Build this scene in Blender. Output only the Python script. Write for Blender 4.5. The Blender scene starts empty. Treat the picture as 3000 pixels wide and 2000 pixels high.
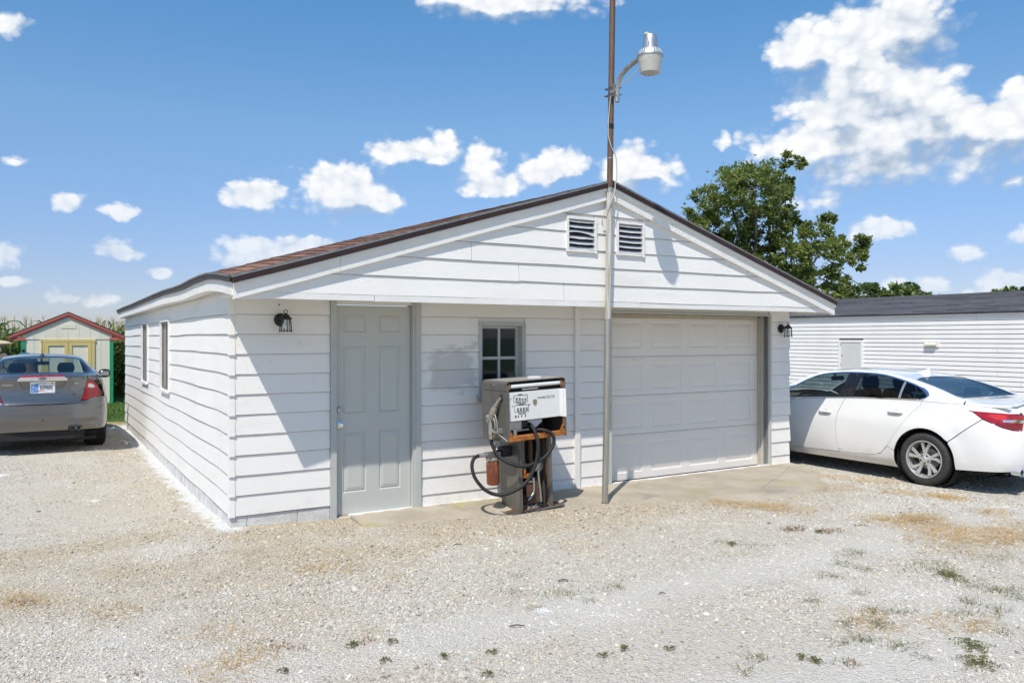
import bpy, bmesh, math, random
from math import sin, cos, pi, radians, sqrt, atan2, exp, floor
from mathutils import Vector, Matrix, Euler, noise as mnoise
from mathutils.geometry import delaunay_2d_cdt
random.seed(7)
S = bpy.context.scene
COL = S.collection

# ------------------------------------------------------------------ frame of the place
# X right, Y away from the photographer, Z up.  The garage stands at CORNER, turned by TH.
CAM_H = 1.75
FPX = 2320.0                      # focal length in photo pixels (3000 wide)
TH = radians(31.0)
CORNER = Vector((-2.601, 7.289, 0.0))
UU = Vector((cos(TH), sin(TH), 0)); VV = Vector((-sin(TH), cos(TH), 0))
def G(u, v, z=0.0):
    p = CORNER + UU * u + VV * v
    return Vector((p.x, p.y, z))
def uv_of(x, y):
    r = Vector((x, y, 0)) - CORNER
    return r.dot(UU), r.dot(VV)

# ------------------------------------------------------------------ camera
cam = bpy.data.cameras.new('camera'); co = bpy.data.objects.new('camera', cam)
COL.objects.link(co); S.camera = co
cam.sensor_width = 36; cam.lens = 36 * FPX / 3000.0
cam.shift_y = -12 / 3000.0
cam.clip_start = 0.05; cam.clip_end = 5000
co.location = (0, 0, CAM_H); co.rotation_euler = (pi / 2, 0, 0)

# ------------------------------------------------------------------ sun, sky, exposure
EL = radians(56.6)
sund = -(UU * 0.76 + VV * 0.65).normalized()          # horizontal direction towards the sun
SUN = Vector((sund.x * cos(EL), sund.y * cos(EL), sin(EL)))
sl = bpy.data.lights.new('sun', 'SUN'); so = bpy.data.objects.new('sun', sl); COL.objects.link(so)
sl.energy = 3.6; sl.angle = radians(0.55); sl.color = (1.0, 0.945, 0.865)
so.rotation_euler = (-SUN).to_track_quat('-Z', 'Y').to_euler(); so.location = (0, -5, 30)
S.view_settings.view_transform = 'Standard'; S.view_settings.look = 'None'
S.view_settings.exposure = 0.36; S.view_settings.gamma = 1.0
S.render.engine = 'CYCLES'
S.cycles.use_adaptive_sampling = True; S.cycles.adaptive_threshold = .02; S.cycles.adaptive_min_samples = 16
S.cycles.max_bounces = 6; S.cycles.diffuse_bounces = 3; S.cycles.glossy_bounces = 4; S.cycles.transparent_max_bounces = 10
SKY_STRENGTH = 0.115

class NT:
    """tiny node-tree writer"""
    def __init__(s, tree): s.t = tree
    def n(s, kind, **kw):
        nd = s.t.nodes.new(kind)
        for k, v in kw.items():
            if k == 'ins':
                for i, val in v.items():
                    if hasattr(val, 'is_output') or hasattr(val, 'links'): s.t.links.new(val, nd.inputs[i])
                    else: nd.inputs[i].default_value = val
            else: setattr(nd, k, v)
        return nd
    def math(s, op, a, b=0.0, c=None, clamp=False):
        ins = {0: a, 1: b}
        if c is not None: ins[2] = c
        return s.n('ShaderNodeMath', operation=op, use_clamp=clamp, ins=ins).outputs[0]
    def vmath(s, op, a, b=None, c=None):
        ins = {0: a}
        if b is not None: ins[1] = b
        if c is not None: ins[2] = c
        nd = s.n('ShaderNodeVectorMath', operation=op, ins=ins)
        return nd.outputs['Value'] if op in ('LENGTH', 'DOT_PRODUCT', 'DISTANCE') else nd.outputs[0]
    def mix(s, fac, a, b, blend='MIX'):
        nd = s.n('ShaderNodeMix', data_type='RGBA', blend_type=blend)
        for i, val in ((0, fac), (6, a), (7, b)):
            if hasattr(val, 'is_output'): s.t.links.new(val, nd.inputs[i])
            else:
                if i and not hasattr(val, '__len__'): val = (val, val, val, 1)
                elif i and len(val) == 3: val = (*val, 1)
                nd.inputs[i].default_value = val
        return nd.outputs[2]
    def noise(s, vec, scale, detail=4, rough=.55, out=0, dist=0.0):
        return s.n('ShaderNodeTexNoise', ins={'Vector': vec, 'Scale': scale, 'Detail': detail, 'Roughness': rough, 'Distortion': dist}).outputs[out]
    def smooth(s, x, a, b, lo=0.0, hi=1.0):
        return s.n('ShaderNodeMapRange', interpolation_type='SMOOTHSTEP', ins={0: x, 1: a, 2: b, 3: lo, 4: hi}).outputs[0]
    def ramp(s, fac, stops):
        nd = s.n('ShaderNodeValToRGB', ins={0: fac}); cr = nd.color_ramp
        while len(cr.elements) < len(stops): cr.elements.new(0.5)
        for e, (p, c) in zip(cr.elements, stops): e.position = p; e.color = (*c, 1)
        return nd.outputs[0]

# world: physical sky, with fair-weather cumulus laid out by compass bearing and height
W = bpy.data.worlds.new('World'); S.world = W; W.use_nodes = True
wt = W.node_tree; wt.nodes.clear(); N = NT(wt)
sky = N.n('ShaderNodeTexSky', sky_type='NISHITA', sun_disc=False, sun_elevation=EL,
          sun_rotation=atan2(SUN.x, SUN.y), altitude=50, air_density=1.0, dust_density=.35, ozone_density=2.8)
tc = N.n('ShaderNodeTexCoord')
sep = N.n('ShaderNodeSeparateXYZ', ins={0: tc.outputs['Generated']})
az = N.math('ARCTAN2', sep.outputs[0], sep.outputs[1])
# bearings repeat in mirrored sectors, so the cumulus field goes on all round the horizon
SECT = 0.66
azp = N.math('SUBTRACT', N.math('PINGPONG', N.math('ADD', az, SECT), 2 * SECT), SECT)
hor = N.math('SQRT', N.math('ADD', N.math('MULTIPLY', sep.outputs[0], sep.outputs[0]), N.math('MULTIPLY', sep.outputs[1], sep.outputs[1])))
elv = N.math('DIVIDE', sep.outputs[2], N.math('MAXIMUM', hor, 0.02))
q0 = N.n('ShaderNodeCombineXYZ', ins={0: azp, 1: elv, 2: 0.0}).outputs[0]
CL = []      # (bearing, height, half width, half height, weight) taken from the photograph's clouds
def cloud(x, y, rx, ry, w=1.0):
    x *= 1.2755; y *= 1.2755; rx *= 1.2755; ry *= 1.2755
    a = math.atan((x - 1500) / FPX); c = cos(a)
    k = 1.26 if rx > 100 else 1.12
    if rx < 70: w *= .86
    CL.append((a, (988 - y) / FPX * c, rx / FPX * c * c * k, ry / FPX * c * k, w))
for c in [(1955, 120, 105, 100), (1985, 180, 110, 75), (2000, 320, 150, 75), (2120, 235, 80, 65), (2075, 55, 95, 85), (1835, 115, 72, 62), (2045, 205, 130, 90), (1940, 255, 125, 75), (2095, 290, 110, 70),
          (1890, 330, 150, 55, .8), (2010, 385, 190, 55, .75), (2290, 290, 110, 62), (2195, 280, 85, 55), (2345, 235, 55, 55), (2250, 355, 110, 50, .7), 
          (1170, 5, 170, 38), (1050, -20, 90, 40), (18, 60, 40, 27), (800, 438, 92, 52), (870, 455, 55, 38), (752, 405, 46, 30), 
          (950, 345, 95, 28, .85), (1020, 320, 40, 22, .7), (1100, 378, 52, 48), (1130, 418, 78, 26), (1285, 380, 62, 36), (1235, 402, 55, 28), 
          (1450, 385, 62, 56), (1515, 392, 36, 42, .7), (588, 448, 74, 32), (155, 467, 38, 21), (280, 483, 45, 18), (272, 568, 58, 20), (366, 620, 27, 11),
          (640, 580, 110, 34), (560, 600, 62, 26), (710, 560, 62, 24), (18, 598, 40, 28), (20, 655, 42, 12, .7), (155, 685, 34, 13, .7), (235, 685, 36, 11, .7), (40, 370, 26, 10, .5), 
          (2025, 520, 72, 32, .9), (2215, 580, 36, 22, .8), (2310, 637, 58, 26), (2145, 650, 52, 17, .8), (2060, 652, 32, 14, .7), (1662, 330, 22, 20, .7), (2335, 415, 40, 16, .5), (2345, 540, 26, 14, .5), (1900, 460, 90, 18, .4), (2200, 665, 40, 12, .6)]:
    cloud(*c)
q0s = N.vmath('MULTIPLY', q0, (1, 1.35, 1))
wn1 = N.noise(q0s, 12, 3, .55, out=1); wn2 = N.noise(q0s, 40, 6, .66, out=1)
def warp(q, a, b):
    q = N.vmath('MULTIPLY_ADD', N.vmath('SUBTRACT', wn1, (.5, .5, .5)), (a, a * .8, 0), q)
    return N.vmath('MULTIPLY_ADD', N.vmath('SUBTRACT', wn2, (.5, .5, .5)), (b, b * .9, 0), q)
def field(q, blobs, join=0.0):
    best = None
    for a, h, rx, ry, w in blobs:
        d = N.vmath('LENGTH', N.vmath('MULTIPLY_ADD', q, (1 / rx, 1 / ry, 0), (-a / rx, -h / ry, 0)))
        v = N.math('MULTIPLY_ADD', d, -w, w)
        best = v if best is None else (N.math('SMOOTH_MAX', best, v, join) if join else N.math('MAXIMUM', best, v))
    return best
BIG = [c for c in CL if c[2] > .033]; SMALL = [c for c in CL if c[2] <= .033]
qa = warp(q0, .042, .016)
f1b = field(qa, BIG, .35)
f1 = N.math('MAXIMUM', f1b, field(qa, SMALL))
f2 = field(N.vmath('ADD', qa, (-.010, .030, 0)), BIG, .35)         # the same masses, looked up a little towards the sun-lit top
def billow(q):
    tot = None
    for sc, am in ((30.0, .62), (72.0, .40)):
        v = N.n('ShaderNodeTexVoronoi', feature='F1', voronoi_dimensions='2D', ins={'Vector': q, 'Scale': sc}).outputs['Distance']
        t = N.math('MULTIPLY_ADD', v, -am, am * .42); tot = t if tot is None else N.math('ADD', tot, t)
    return tot
qb = N.vmath('MULTIPLY', warp(q0, .020, .016), (1, 1.2, 1))
bl = billow(qb)
wisp = N.math('MULTIPLY', N.math('SUBTRACT', N.noise(q0s, 42, 6, .68), .45), .62)
dens = N.math('ADD', N.math('ADD', f1, wisp), N.math('MULTIPLY', bl, .80))
rel = N.math('MAXIMUM', N.math('MINIMUM', N.math('MULTIPLY', N.math('SUBTRACT', f1, f2), 1.6), .18), -.60)      # >0 on the upper, sun-facing side
soft = N.smooth(rel, -.3, .16, .85, .42)                       # crisp tops, hazy bases
alpha = N.n('ShaderNodeMapRange', interpolation_type='SMOOTHSTEP', ins={0: dens, 1: -.10, 2: soft, 3: 0.0, 4: 1.0}).outputs[0]
lit = N.math('ADD', N.math('ADD', rel, N.math('MULTIPLY', N.math('ADD', bl, wisp), .85)), .57, clamp=True)
ccol = N.ramp(lit, [(0.0, (.38, .47, .60)), (.30, (.56, .64, .75)), (.60, (.80, .85, .91)), (.90, (.98, .99, 1.0))])
haze_f = N.smooth(elv, 0.02, .22, .55, 1.0)
alpha2 = N.math('MULTIPLY', alpha, haze_f)
skyc = N.mix(1.0, sky.outputs[0], N.ramp(elv, [(0.0, (.60, .62, .82)), (.08, (.63, .65, .84)), (.26, (.76, .92, 1.0)), (.40, (.60, .96, 1.10)), (.75, (.66, .96, 1.08))]), 'MULTIPLY')
CLOUD_GAIN = .79
cc = N.vmath('MULTIPLY', ccol, (CLOUD_GAIN / SKY_STRENGTH,) * 3)
fin = N.mix(alpha2, skyc, cc)
bg = N.n('ShaderNodeBackground', ins={0: fin, 1: SKY_STRENGTH})
wo = N.n('ShaderNodeOutputWorld', ins={0: bg.outputs[0]})
try:
    W.cycles.sampling_method = 'MANUAL'; W.cycles.sample_map_resolution = 512
except Exception: pass
# ------------------------------------------------------------------ materials
MATS = {}
def mat(name, col, rough=.5, metal=0.0, col2=None, vs=3.0, var=.5, bump=0.0, bs=40.0, stretch=(1, 1, 1), spec=.5,
        spots=None, coat=0.0, detail=5, trans=0.0, dust=0.0):
    """plain procedural surface: two-tone noise, optional blotches of a third colour, fine relief"""
    if name in MATS: return MATS[name]
    m = bpy.data.materials.new(name); m.use_nodes = True; t = m.node_tree; t.nodes.clear(); n = NT(t)
    out = n.n('ShaderNodeOutputMaterial'); b = n.n('ShaderNodeBsdfPrincipled')
    t.links.new(b.outputs[0], out.inputs[0])
    geo = n.n('ShaderNodeNewGeometry').outputs['Position']
    vec = n.vmath('MULTIPLY', geo, stretch)
    c = (*col, 1)
    if col2 is not None:
        f = n.smooth(n.noise(vec, vs, detail, .6), .5 - var * .5, .5 + var * .5)
        c = n.mix(f, col, col2)
    if spots:
        for (scol, sscale, lo, hi) in spots:
            f = n.smooth(n.noise(vec, sscale, 6, .65, dist=.4), lo, hi)
            c = n.mix(f, c if not isinstance(c, tuple) else c[:3], scol)
    if isinstance(c, tuple): b.inputs['Base Color'].default_value = c
    else: t.links.new(c, b.inputs['Base Color'])
    b.inputs['Roughness'].default_value = rough; b.inputs['Metallic'].default_value = metal
    b.inputs['Specular IOR Level'].default_value = spec
    if dust:
        zz = n.n('ShaderNodeSeparateXYZ', ins={0: n.n('ShaderNodeTexCoord').outputs['Object']}).outputs[2]
        f = n.math('MULTIPLY', n.smooth(zz, .62, .20, 0, 1), n.smooth(n.noise(geo, 4, 6, .65), .30, .75, .15, dust))
        c2 = n.mix(f, c[:3] if isinstance(c, tuple) else c, (.40, .35, .28)); t.links.new(c2, b.inputs['Base Color'])
    if coat: b.inputs['Coat Weight'].default_value = coat; b.inputs['Coat Roughness'].default_value = .04
    if bump:
        bn = n.n('ShaderNodeBump', ins={'Height': n.noise(vec, bs, 4, .6), 'Strength': 1.0, 'Distance': bump})
        t.links.new(bn.outputs[0], b.inputs['Normal'])
    MATS[name] = m
    return m

def glass_mat(name, tint=(.5, .55, .55), rough=.0, ior=1.5):
    """sheet glass: mirror-like by angle, otherwise a tinted see-through pane"""
    m = bpy.data.materials.new(name); m.use_nodes = True; t = m.node_tree; t.nodes.clear(); n = NT(t)
    out = n.n('ShaderNodeOutputMaterial')
    bf = n.n('ShaderNodeNewGeometry').outputs['Backfacing']
    fr = n.n('ShaderNodeFresnel', ins={0: n.math('ADD', n.math('MULTIPLY', bf, 1 / ior - ior), ior)}).outputs[0]
    tr = n.n('ShaderNodeBsdfTransparent', ins={0: (*tint, 1)}); gl = n.n('ShaderNodeBsdfGlossy', ins={0: (1, 1, 1, 1), 1: rough})
    mx = n.n('ShaderNodeMixShader', ins={0: fr}); t.links.new(tr.outputs[0], mx.inputs[1]); t.links.new(gl.outputs[0], mx.inputs[2])
    t.links.new(mx.outputs[0], out.inputs[0]); MATS[name] = m
    return m

def wood_paint(name, base, dirt, along, wear=.10):
    """old brush-painted clapboard: grain along the board, scuffs, thin grey patches"""
    m = bpy.data.materials.new(name); m.use_nodes = True; t = m.node_tree; t.nodes.clear(); n = NT(t)
    out = n.n('ShaderNodeOutputMaterial'); b = n.n('ShaderNodeBsdfPrincipled'); t.links.new(b.outputs[0], out.inputs[0])
    pos = n.n('ShaderNodeNewGeometry').outputs['Position']
    mp = n.n('ShaderNodeMapping', ins={0: pos}); mp.inputs['Rotation'].default_value = (0, 0, -TH)
    loc = mp.outputs[0]
    st = (.10, 1, 1) if along == 'u' else (1, .10, 1)
    gr = n.noise(n.vmath('MULTIPLY', loc, st), 55, 6, .7)
    big = n.noise(loc, 1.3, 4, .6); mid = n.noise(loc, 7.0, 5, .65)
    c = n.mix(n.smooth(big, .35, .75, 0, .55), base, tuple(x * .93 for x in base))
    c = n.mix(n.smooth(mid, .62, .80, 0, wear * 3), c, dirt)
    if along == 'u':      # bare filler smeared over three boards left of the small window
        px = n.n('ShaderNodeMapping', vector_type='TEXTURE', ins={0: pos}); px.inputs['Location'].default_value = CORNER; px.inputs['Rotation'].default_value = (0, 0, TH)
        sx = n.n('ShaderNodeSeparateXYZ', ins={0: px.outputs[0]}); nn = n.math('MULTIPLY', n.math('SUBTRACT', n.noise(n.vmath('MULTIPLY', loc, (.5, 1, 1.6)), 6, 5, .65), .5), .5)
        f = n.math('MULTIPLY', n.smooth(n.math('ADD', sx.outputs[0], nn), 2.0, 2.12), n.smooth(n.math('ADD', sx.outputs[0], nn), 2.62, 2.52))
        f = n.math('MULTIPLY', f, n.math('MULTIPLY', n.smooth(n.math('ADD', sx.outputs[2], nn), 1.18, 1.26), n.smooth(n.math('ADD', sx.outputs[2], nn), 1.66, 1.58)))
        c = n.mix(n.math('MULTIPLY', f, .8), c, (.56, .54, .50))
    sp = n.n('ShaderNodeTexVoronoi', ins={'Vector': loc, 'Scale': 5.0}); 
    c = n.mix(n.smooth(sp.outputs['Distance'], .022, .045, .5, 0.0), c, (.30, .27, .24))
    zz = n.n('ShaderNodeSeparateXYZ', ins={0: pos}).outputs[2]      # rain-splashed dirt on the lowest boards, chipped paint here and there
    spl = n.math('MULTIPLY', n.smooth(zz, .42, .0, 0, 1), n.smooth(n.noise(loc, 11, 6, .7), .50, .72, 0, .40))
    c = n.mix(spl, c, (.50, .44, .36))
    chip = n.smooth(n.noise(n.vmath('MULTIPLY', loc, (.6, .6, 1.6)), 19, 5, .62, dist=.6), .735, .75, 0, .75)
    c = n.mix(chip, c, (.46, .43, .39))
    c = n.mix(n.smooth(n.noise(n.vmath('MULTIPLY', loc, (.35, .35, 2.2)), 2.3, 5, .6), .56, .74, 0, .30), c, (.62, .60, .565))
    t.links.new(c, b.inputs['Base Color']); b.inputs['Roughness'].default_value = .62; b.inputs['Specular IOR Level'].default_value = .3
    hh = n.math('ADD', n.math('MULTIPLY', gr, .55), n.math('ADD', n.math('MULTIPLY', mid, .9), n.math('MULTIPLY', n.noise(loc, 26, 4, .6), .5)))
    bn = n.n('ShaderNodeBump', ins={'Height': hh, 'Strength': .8, 'Distance': .0036})
    t.links.new(bn.outputs[0], b.inputs['Normal']); MATS[name] = m
    return m

WHITE_U = wood_paint('white clapboard paint front', (.83, .805, .76), (.64, .62, .58), 'u')
WHITE_V = wood_paint('white clapboard paint side', (.83, .805, .76), (.62, .61, .59), 'v')
TRIMW = mat('white trim paint', (.83, .805, .76), .55, col2=(.76, .735, .69), vs=4, var=.6, bump=.003, bs=30)
SASH = mat('pale grey green trim paint', (.49, .505, .475), .5, col2=(.44, .455, .425), vs=5, var=.6, bump=.0015, bs=60)
DOORP = mat('pale grey door paint', (.53, .535, .495), .42, col2=(.50, .505, .465), vs=2.5, var=.6, bump=.0006, bs=120)
OHDOOR = mat('white overhead door steel', (.79, .75, .69), .45, col2=(.75, .71, .65), vs=1.5, var=.7, bump=.0006, bs=160, spots=[((.50, .46, .40), 9, .70, .86)])
CREAM = mat('yellowed cream trim', (.56, .49, .38), .6, col2=(.46, .39, .29), vs=6, bump=.002, bs=40)
DARK = mat('dark interior', (.02, .02, .02), .8)
BRONZE = mat('dark brown drip edge', (.030, .017, .014), .45, col2=(.045, .027, .022), vs=4, spec=.3)
LAPSHADE = mat('butt edge lap shadow', (.26, .24, .21), .9, col2=(.42, .40, .37), vs=9, var=.5)  # grey-brown lower edges paint in the shadow line under each lap
GREYEDGE = mat('grey shingle edge', (.22, .205, .195), .85, col2=(.12, .11, .10), vs=12, bump=.004, bs=80)
SHING = [mat('brown asphalt shingle %d' % i, c, .95, col2=tuple(x * .55 for x in c), vs=60, var=.5, bump=.004, bs=260) for i, c in
         enumerate([(.30, .155, .10), (.23, .12, .08), (.34, .18, .12), (.19, .105, .075)])]
SHINGD = mat('shingle underlay', (.17, .10, .075), .95, col2=(.10, .06, .05), vs=30, bump=.004, bs=200)
BLOCKM = mat('whitewashed concrete block', (.76, .755, .74), .9, col2=(.56, .53, .49), vs=6, var=.5, bump=.010, bs=70)
CONC = None
BLACKM = mat('black lantern metal', (.012, .012, .012), .35, metal=.3, bump=.0008, bs=300)
GALV = mat('galvanised steel', (.52, .52, .50), .42, metal=.75, col2=(.34, .33, .30), vs=7, stretch=(3, 3, 1), bump=.001, bs=90)
ALU = mat('aluminium', (.54, .55, .56), .42, metal=.8, col2=(.44, .44, .44), vs=20, bump=.0006, bs=200)
CHROME = mat('chrome', (.85, .86, .87), .07, metal=1.0)
BLACKPL = mat('black plastic', (.014, .014, .015), .45)
RUBBER = mat('tyre rubber', (.022, .022, .022), .75, col2=(.045, .043, .04), vs=30, bump=.001, bs=200)
SLATM = mat('dull vent slat', (.52, .53, .54), .5, col2=(.42, .43, .44), vs=9)
STEELG = mat('worn grey painted steel', (.19, .178, .158), .40, metal=.35, col2=(.125, .115, .10), vs=9, var=.6, stretch=(1, 1, .35),
             spots=[((.10, .075, .05), 22, .64, .76)], bump=.0012, bs=60)
RUST = mat('orange rusted steel', (.50, .18, .025), .75, col2=(.22, .07, .018), vs=20, var=.5, bump=.003, bs=90, spots=[((.55, .26, .07), 34, .58, .72), ((.06, .03, .02), 48, .66, .74)])
RUSTD = mat('dark oily rust', (.075, .045, .03), .7, col2=(.16, .08, .035), vs=26, bump=.004, bs=90)
POLER = mat('rust brown pipe', (.135, .072, .05), .55, metal=.4, col2=(.20, .125, .085), vs=9, stretch=(4, 4, .6), var=.6, bump=.0015, bs=80, spots=[((.085, .04, .03), 6, .58, .75)])
POLEW = mat('grey pipe with worn white paint', (.66, .65, .62), .5, metal=.15, col2=(.36, .31, .23), vs=5, stretch=(14, 14, .55), var=.35, bump=.001, bs=80)
POLEG = mat('bare galvanised pipe', (.46, .455, .43), .40, metal=.5, col2=(.30, .275, .21), vs=6, stretch=(12, 12, .4), var=.5, bump=.001, bs=80, spots=[((.70, .69, .66), 5, .63, .70)])
HOSE = mat('black rubber hose', (.012, .012, .013), .55, spec=.3, col2=(.025, .025, .025), vs=60, var=.5, spots=[((.30, .28, .25), 70, .73, .78)], bump=.001, bs=200)
PUMPW = mat('white enamel dial panel', (.80, .80, .77), .28, col2=(.74, .73, .68), vs=5, spots=[((.42, .25, .12), 26, .74, .82)], coat=.3)
INK = mat('black print', (.015, .015, .015), .6)
CABLE = mat('pale grey cable', (.50, .48, .42), .6)
PLASTW = mat('white tube glass', (.80, .80, .76), .3, coat=.4)
PANE_W = glass_mat('window pane', (.75, .78, .76))
PANE_L = glass_mat('lantern pane', (.88, .90, .88))
SCREEN = mat('side window film', (.30, .30, .30), .22, col2=(.48, .48, .48), vs=2, stretch=(1, 1, .3))
SASHM = mat('dull aluminium sash', (.30, .28, .26), .4, metal=.5, col2=(.20, .18, .165), vs=8)

# ------------------------------------------------------------------ objects
def link(name, me, m=None, parent=None, loc=None, rot=None):
    o = bpy.data.objects.new(name, me); COL.objects.link(o)
    if m is not None and me is not None and not me.materials: me.materials.append(m)
    if parent is not None: o.parent = parent
    if loc is not None: o.location = loc
    if rot is not None: o.rotation_euler = rot
    return o
def tag(o, label=None, cat=None, group=None, kind=None):
    if label: o['label'] = label
    if cat: o['category'] = cat
    if group: o['group'] = group
    if kind: o['kind'] = kind
    return o
def thing(name, label, cat, loc=(0, 0, 0), rz=0.0, group=None, rot=None):
    o = bpy.data.objects.new(name, None); COL.objects.link(o); o.empty_display_size = .2
    o.location = loc; o.rotation_euler = rot or (0, 0, rz)
    return tag(o, label, cat, group)
def copy_tree(o, parent=None):
    c = o.copy(); COL.objects.link(c); c.parent = parent
    for ch in list(o.children): copy_tree(ch, c)
    return c

class MB:
    def __init__(s): s.v = []; s.f = []
    def add(s, vs, fs):
        b = len(s.v); s.v += [tuple(p) for p in vs]; s.f += [tuple(b + i for i in f) for f in fs]; return s
    def box(s, x0, x1, y0, y1, z0, z1, M=None):
        vs = [Vector((x, y, z)) for z in (z0, z1) for y in (y0, y1) for x in (x0, x1)]
        if M is not None: vs = [M @ p for p in vs]
        return s.add(vs, [(0, 2, 3, 1), (4, 5, 7, 6), (0, 1, 5, 4), (2, 6, 7, 3), (0, 4, 6, 2), (1, 3, 7, 5)])
    def quad(s, a, b, c, d): return s.add([a, b, c, d], [(0, 1, 2, 3)])
    def prism(s, poly, d0, d1, axis='y'):
        """polygon of (a,b) pushed from d0 to d1 along axis: y -> (a,d,b); x -> (d,a,b); z -> (a,b,d)"""
        f = {'y': lambda a, b, d: (a, d, b), 'x': lambda a, b, d: (d, a, b), 'z': lambda a, b, d: (a, b, d)}[axis]
        n = len(poly); vs = [f(a, b, d0) for a, b in poly] + [f(a, b, d1) for a, b in poly]
        return s.add(vs, [tuple(range(n))[::-1], tuple(range(n, 2 * n))] + [(i, (i + 1) % n, n + (i + 1) % n, n + i) for i in range(n)])
    def lathe(s, prof, n=20, M=None, a0=0, a1=2 * pi, cap=False):
        full = abs(a1 - a0 - 2 * pi) < 1e-6; k = n if full else n + 1
        vs = []
        for i in range(k):
            a = a0 + (a1 - a0) * i / n
            for r, z in prof:
                p = Vector((r * cos(a), r * sin(a), z)); vs.append(M @ p if M is not None else p)
        L = len(prof); fs = []
        for i in range(n):
            j = (i + 1) % k
            for q in range(L - 1): fs.append((i * L + q, j * L + q, j * L + q + 1, i * L + q + 1))
        if cap and full:
            fs.append(tuple(i * L for i in range(k))[::-1]); fs.append(tuple(i * L + L - 1 for i in range(k)))
        return s.add(vs, fs)
    def tube(s, path, r, n=10, cap=True):
        path = [Vector(p) for p in path]; m = len(path)
        rs = r if hasattr(r, '__len__') else [r] * m
        vs = []; T0 = (path[1] - path[0]).normalized()
        nrm = T0.orthogonal().normalized()
        for i, p in enumerate(path):
            T = ((path[min(i + 1, m - 1)] - path[max(i - 1, 0)])).normalized()
            nrm = (nrm - T * nrm.dot(T)).normalized(); bi = T.cross(nrm)
            for k in range(n):
                a = 2 * pi * k / n; vs.append(p + (nrm * cos(a) + bi * sin(a)) * rs[i])
        fs = [(i * n + k, i * n + (k + 1) % n, (i + 1) * n + (k + 1) % n, (i + 1) * n + k) for i in range(m - 1) for k in range(n)]
        if cap: fs += [tuple(range(n))[::-1], tuple((m - 1) * n + k for k in range(n))]
        return s.add(vs, fs)
    def rings(s, x0, x1, z0, z1, prof, y=0.0, out=-1):
        """nested rectangles (inset, relief) in the x-z plane: a panel moulding; relief goes along out*y"""
        vs = []; fs = []
        for ins, d in prof:
            yy = y + out * d
            vs += [(x0 + ins, yy, z0 + ins), (x1 - ins, yy, z0 + ins), (x1 - ins, yy, z1 - ins), (x0 + ins, yy, z1 - ins)]
        for k in range(len(prof) - 1):
            for i in range(4):
                j = (i + 1) % 4; fs.append((4 * k + i, 4 * k + j, 4 * k + 4 + j, 4 * k + 4 + i))
        L = 4 * (len(prof) - 1); fs.append((L, L + 1, L + 2, L + 3))
        return s.add(vs, fs)
    def mesh(s, name, smooth=False, angle=None):
        me = bpy.data.meshes.new(name); me.from_pydata(s.v, [], s.f); me.validate()
        bm = bmesh.new(); bm.from_mesh(me); bmesh.ops.recalc_face_normals(bm, faces=bm.faces); bm.to_mesh(me); bm.free()
        if smooth:
            me.polygons.foreach_set('use_smooth', [True] * len(me.polygons))
            me.set_sharp_from_angle(angle=radians(angle or 40))
        return me
    def build(s, name, m, parent=None, smooth=False, angle=None, loc=None, rot=None):
        return link(name, s.mesh(name, smooth, angle), m, parent, loc, rot)

def text(name, body, size, m, parent, M, extrude=.0006, align='CENTER', bold=0.0, sx=1.0):
    cu = bpy.data.curves.new('txt', 'FONT'); cu.body = body; cu.size = size; cu.extrude = extrude; cu.offset = bold
    cu.align_x = align; cu.align_y = 'CENTER'; cu.resolution_u = 3
    tmp = bpy.data.objects.new('txt', cu); COL.objects.link(tmp)
    dg = bpy.context.evaluated_depsgraph_get(); me = bpy.data.meshes.new_from_object(tmp.evaluated_get(dg)); 
    bpy.data.objects.remove(tmp); bpy.data.curves.remove(cu)
    me.transform(M @ Matrix.Diagonal((sx, 1, 1, 1))); me.name = name
    me.materials.clear(); me.materials.append(m)
    return link(name, me, None, parent)

def catmull(pts, n=8, closed=False):
    P = [Vector(p) for p in pts]; out = []; m = len(P)
    for i in range(m if closed else m - 1):
        p0, p1, p2, p3 = (P[(i - 1) % m] if closed or i else P[0] * 2 - P[1]), P[i], P[(i + 1) % m], (P[(i + 2) % m] if closed or i + 2 < m else P[-1] * 2 - P[-2])
        for k in range(n):
            t = k / n
            out.append(.5 * ((2 * p1) + (p2 - p0) * t + (2 * p0 - 5 * p1 + 4 * p2 - p3) * t * t + (3 * p1 - p0 - 3 * p2 + p3) * t ** 3))
    if not closed: out.append(P[-1])
    return out
def interp(x, tab):
    if x <= tab[0][0]: return tab[0][1]
    for (a, b), (c, d) in zip(tab, tab[1:]):
        if x <= c:
            t = (x - a) / (c - a); return b + (d - b) * t
    return tab[-1][1]
def smoothtab(tab, n=10):
    return [(p.x, p.y) for p in catmull([(a, b, 0) for a, b in tab], n)]
def sstep(x, a, b):
    t = min(1, max(0, (x - a) / (b - a))); return t * t * (3 - 2 * t)
def wob(*a, amp=1.0): return amp * mnoise.noise(Vector((a + (0, 0, 0))[:3]))
# ------------------------------------------------------------------ the ground
def gz(x, y):
    """height of the gravel lot"""
    u, v = uv_of(x, y)
    z = -.055
    z += .05 * exp(-(u / .8) ** 2 - ((v - .1) / .9) ** 2)                  # heap of stone at the garage corner
    z += -.082 * sstep(u, 6.9, 8.3) * (1 - sstep(v, 9, 14))                # falls away under the white car
    z += .055 * sstep(-u, .15, .8) * sstep(v, 3.5, 6.5) * (1 - sstep(v, 12, 15))
    z += .008 * mnoise.noise(Vector((x * .9, y * .9, 3))) + .004 * mnoise.noise(Vector((x * 3.1, y * 3.1, 7)))
    z -= .012 * sstep(-abs(u - 3.2), -2.4, -1.8) * sstep(v, -.55, -.3) * (1 - sstep(v, -.1, .1))
    return z

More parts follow.
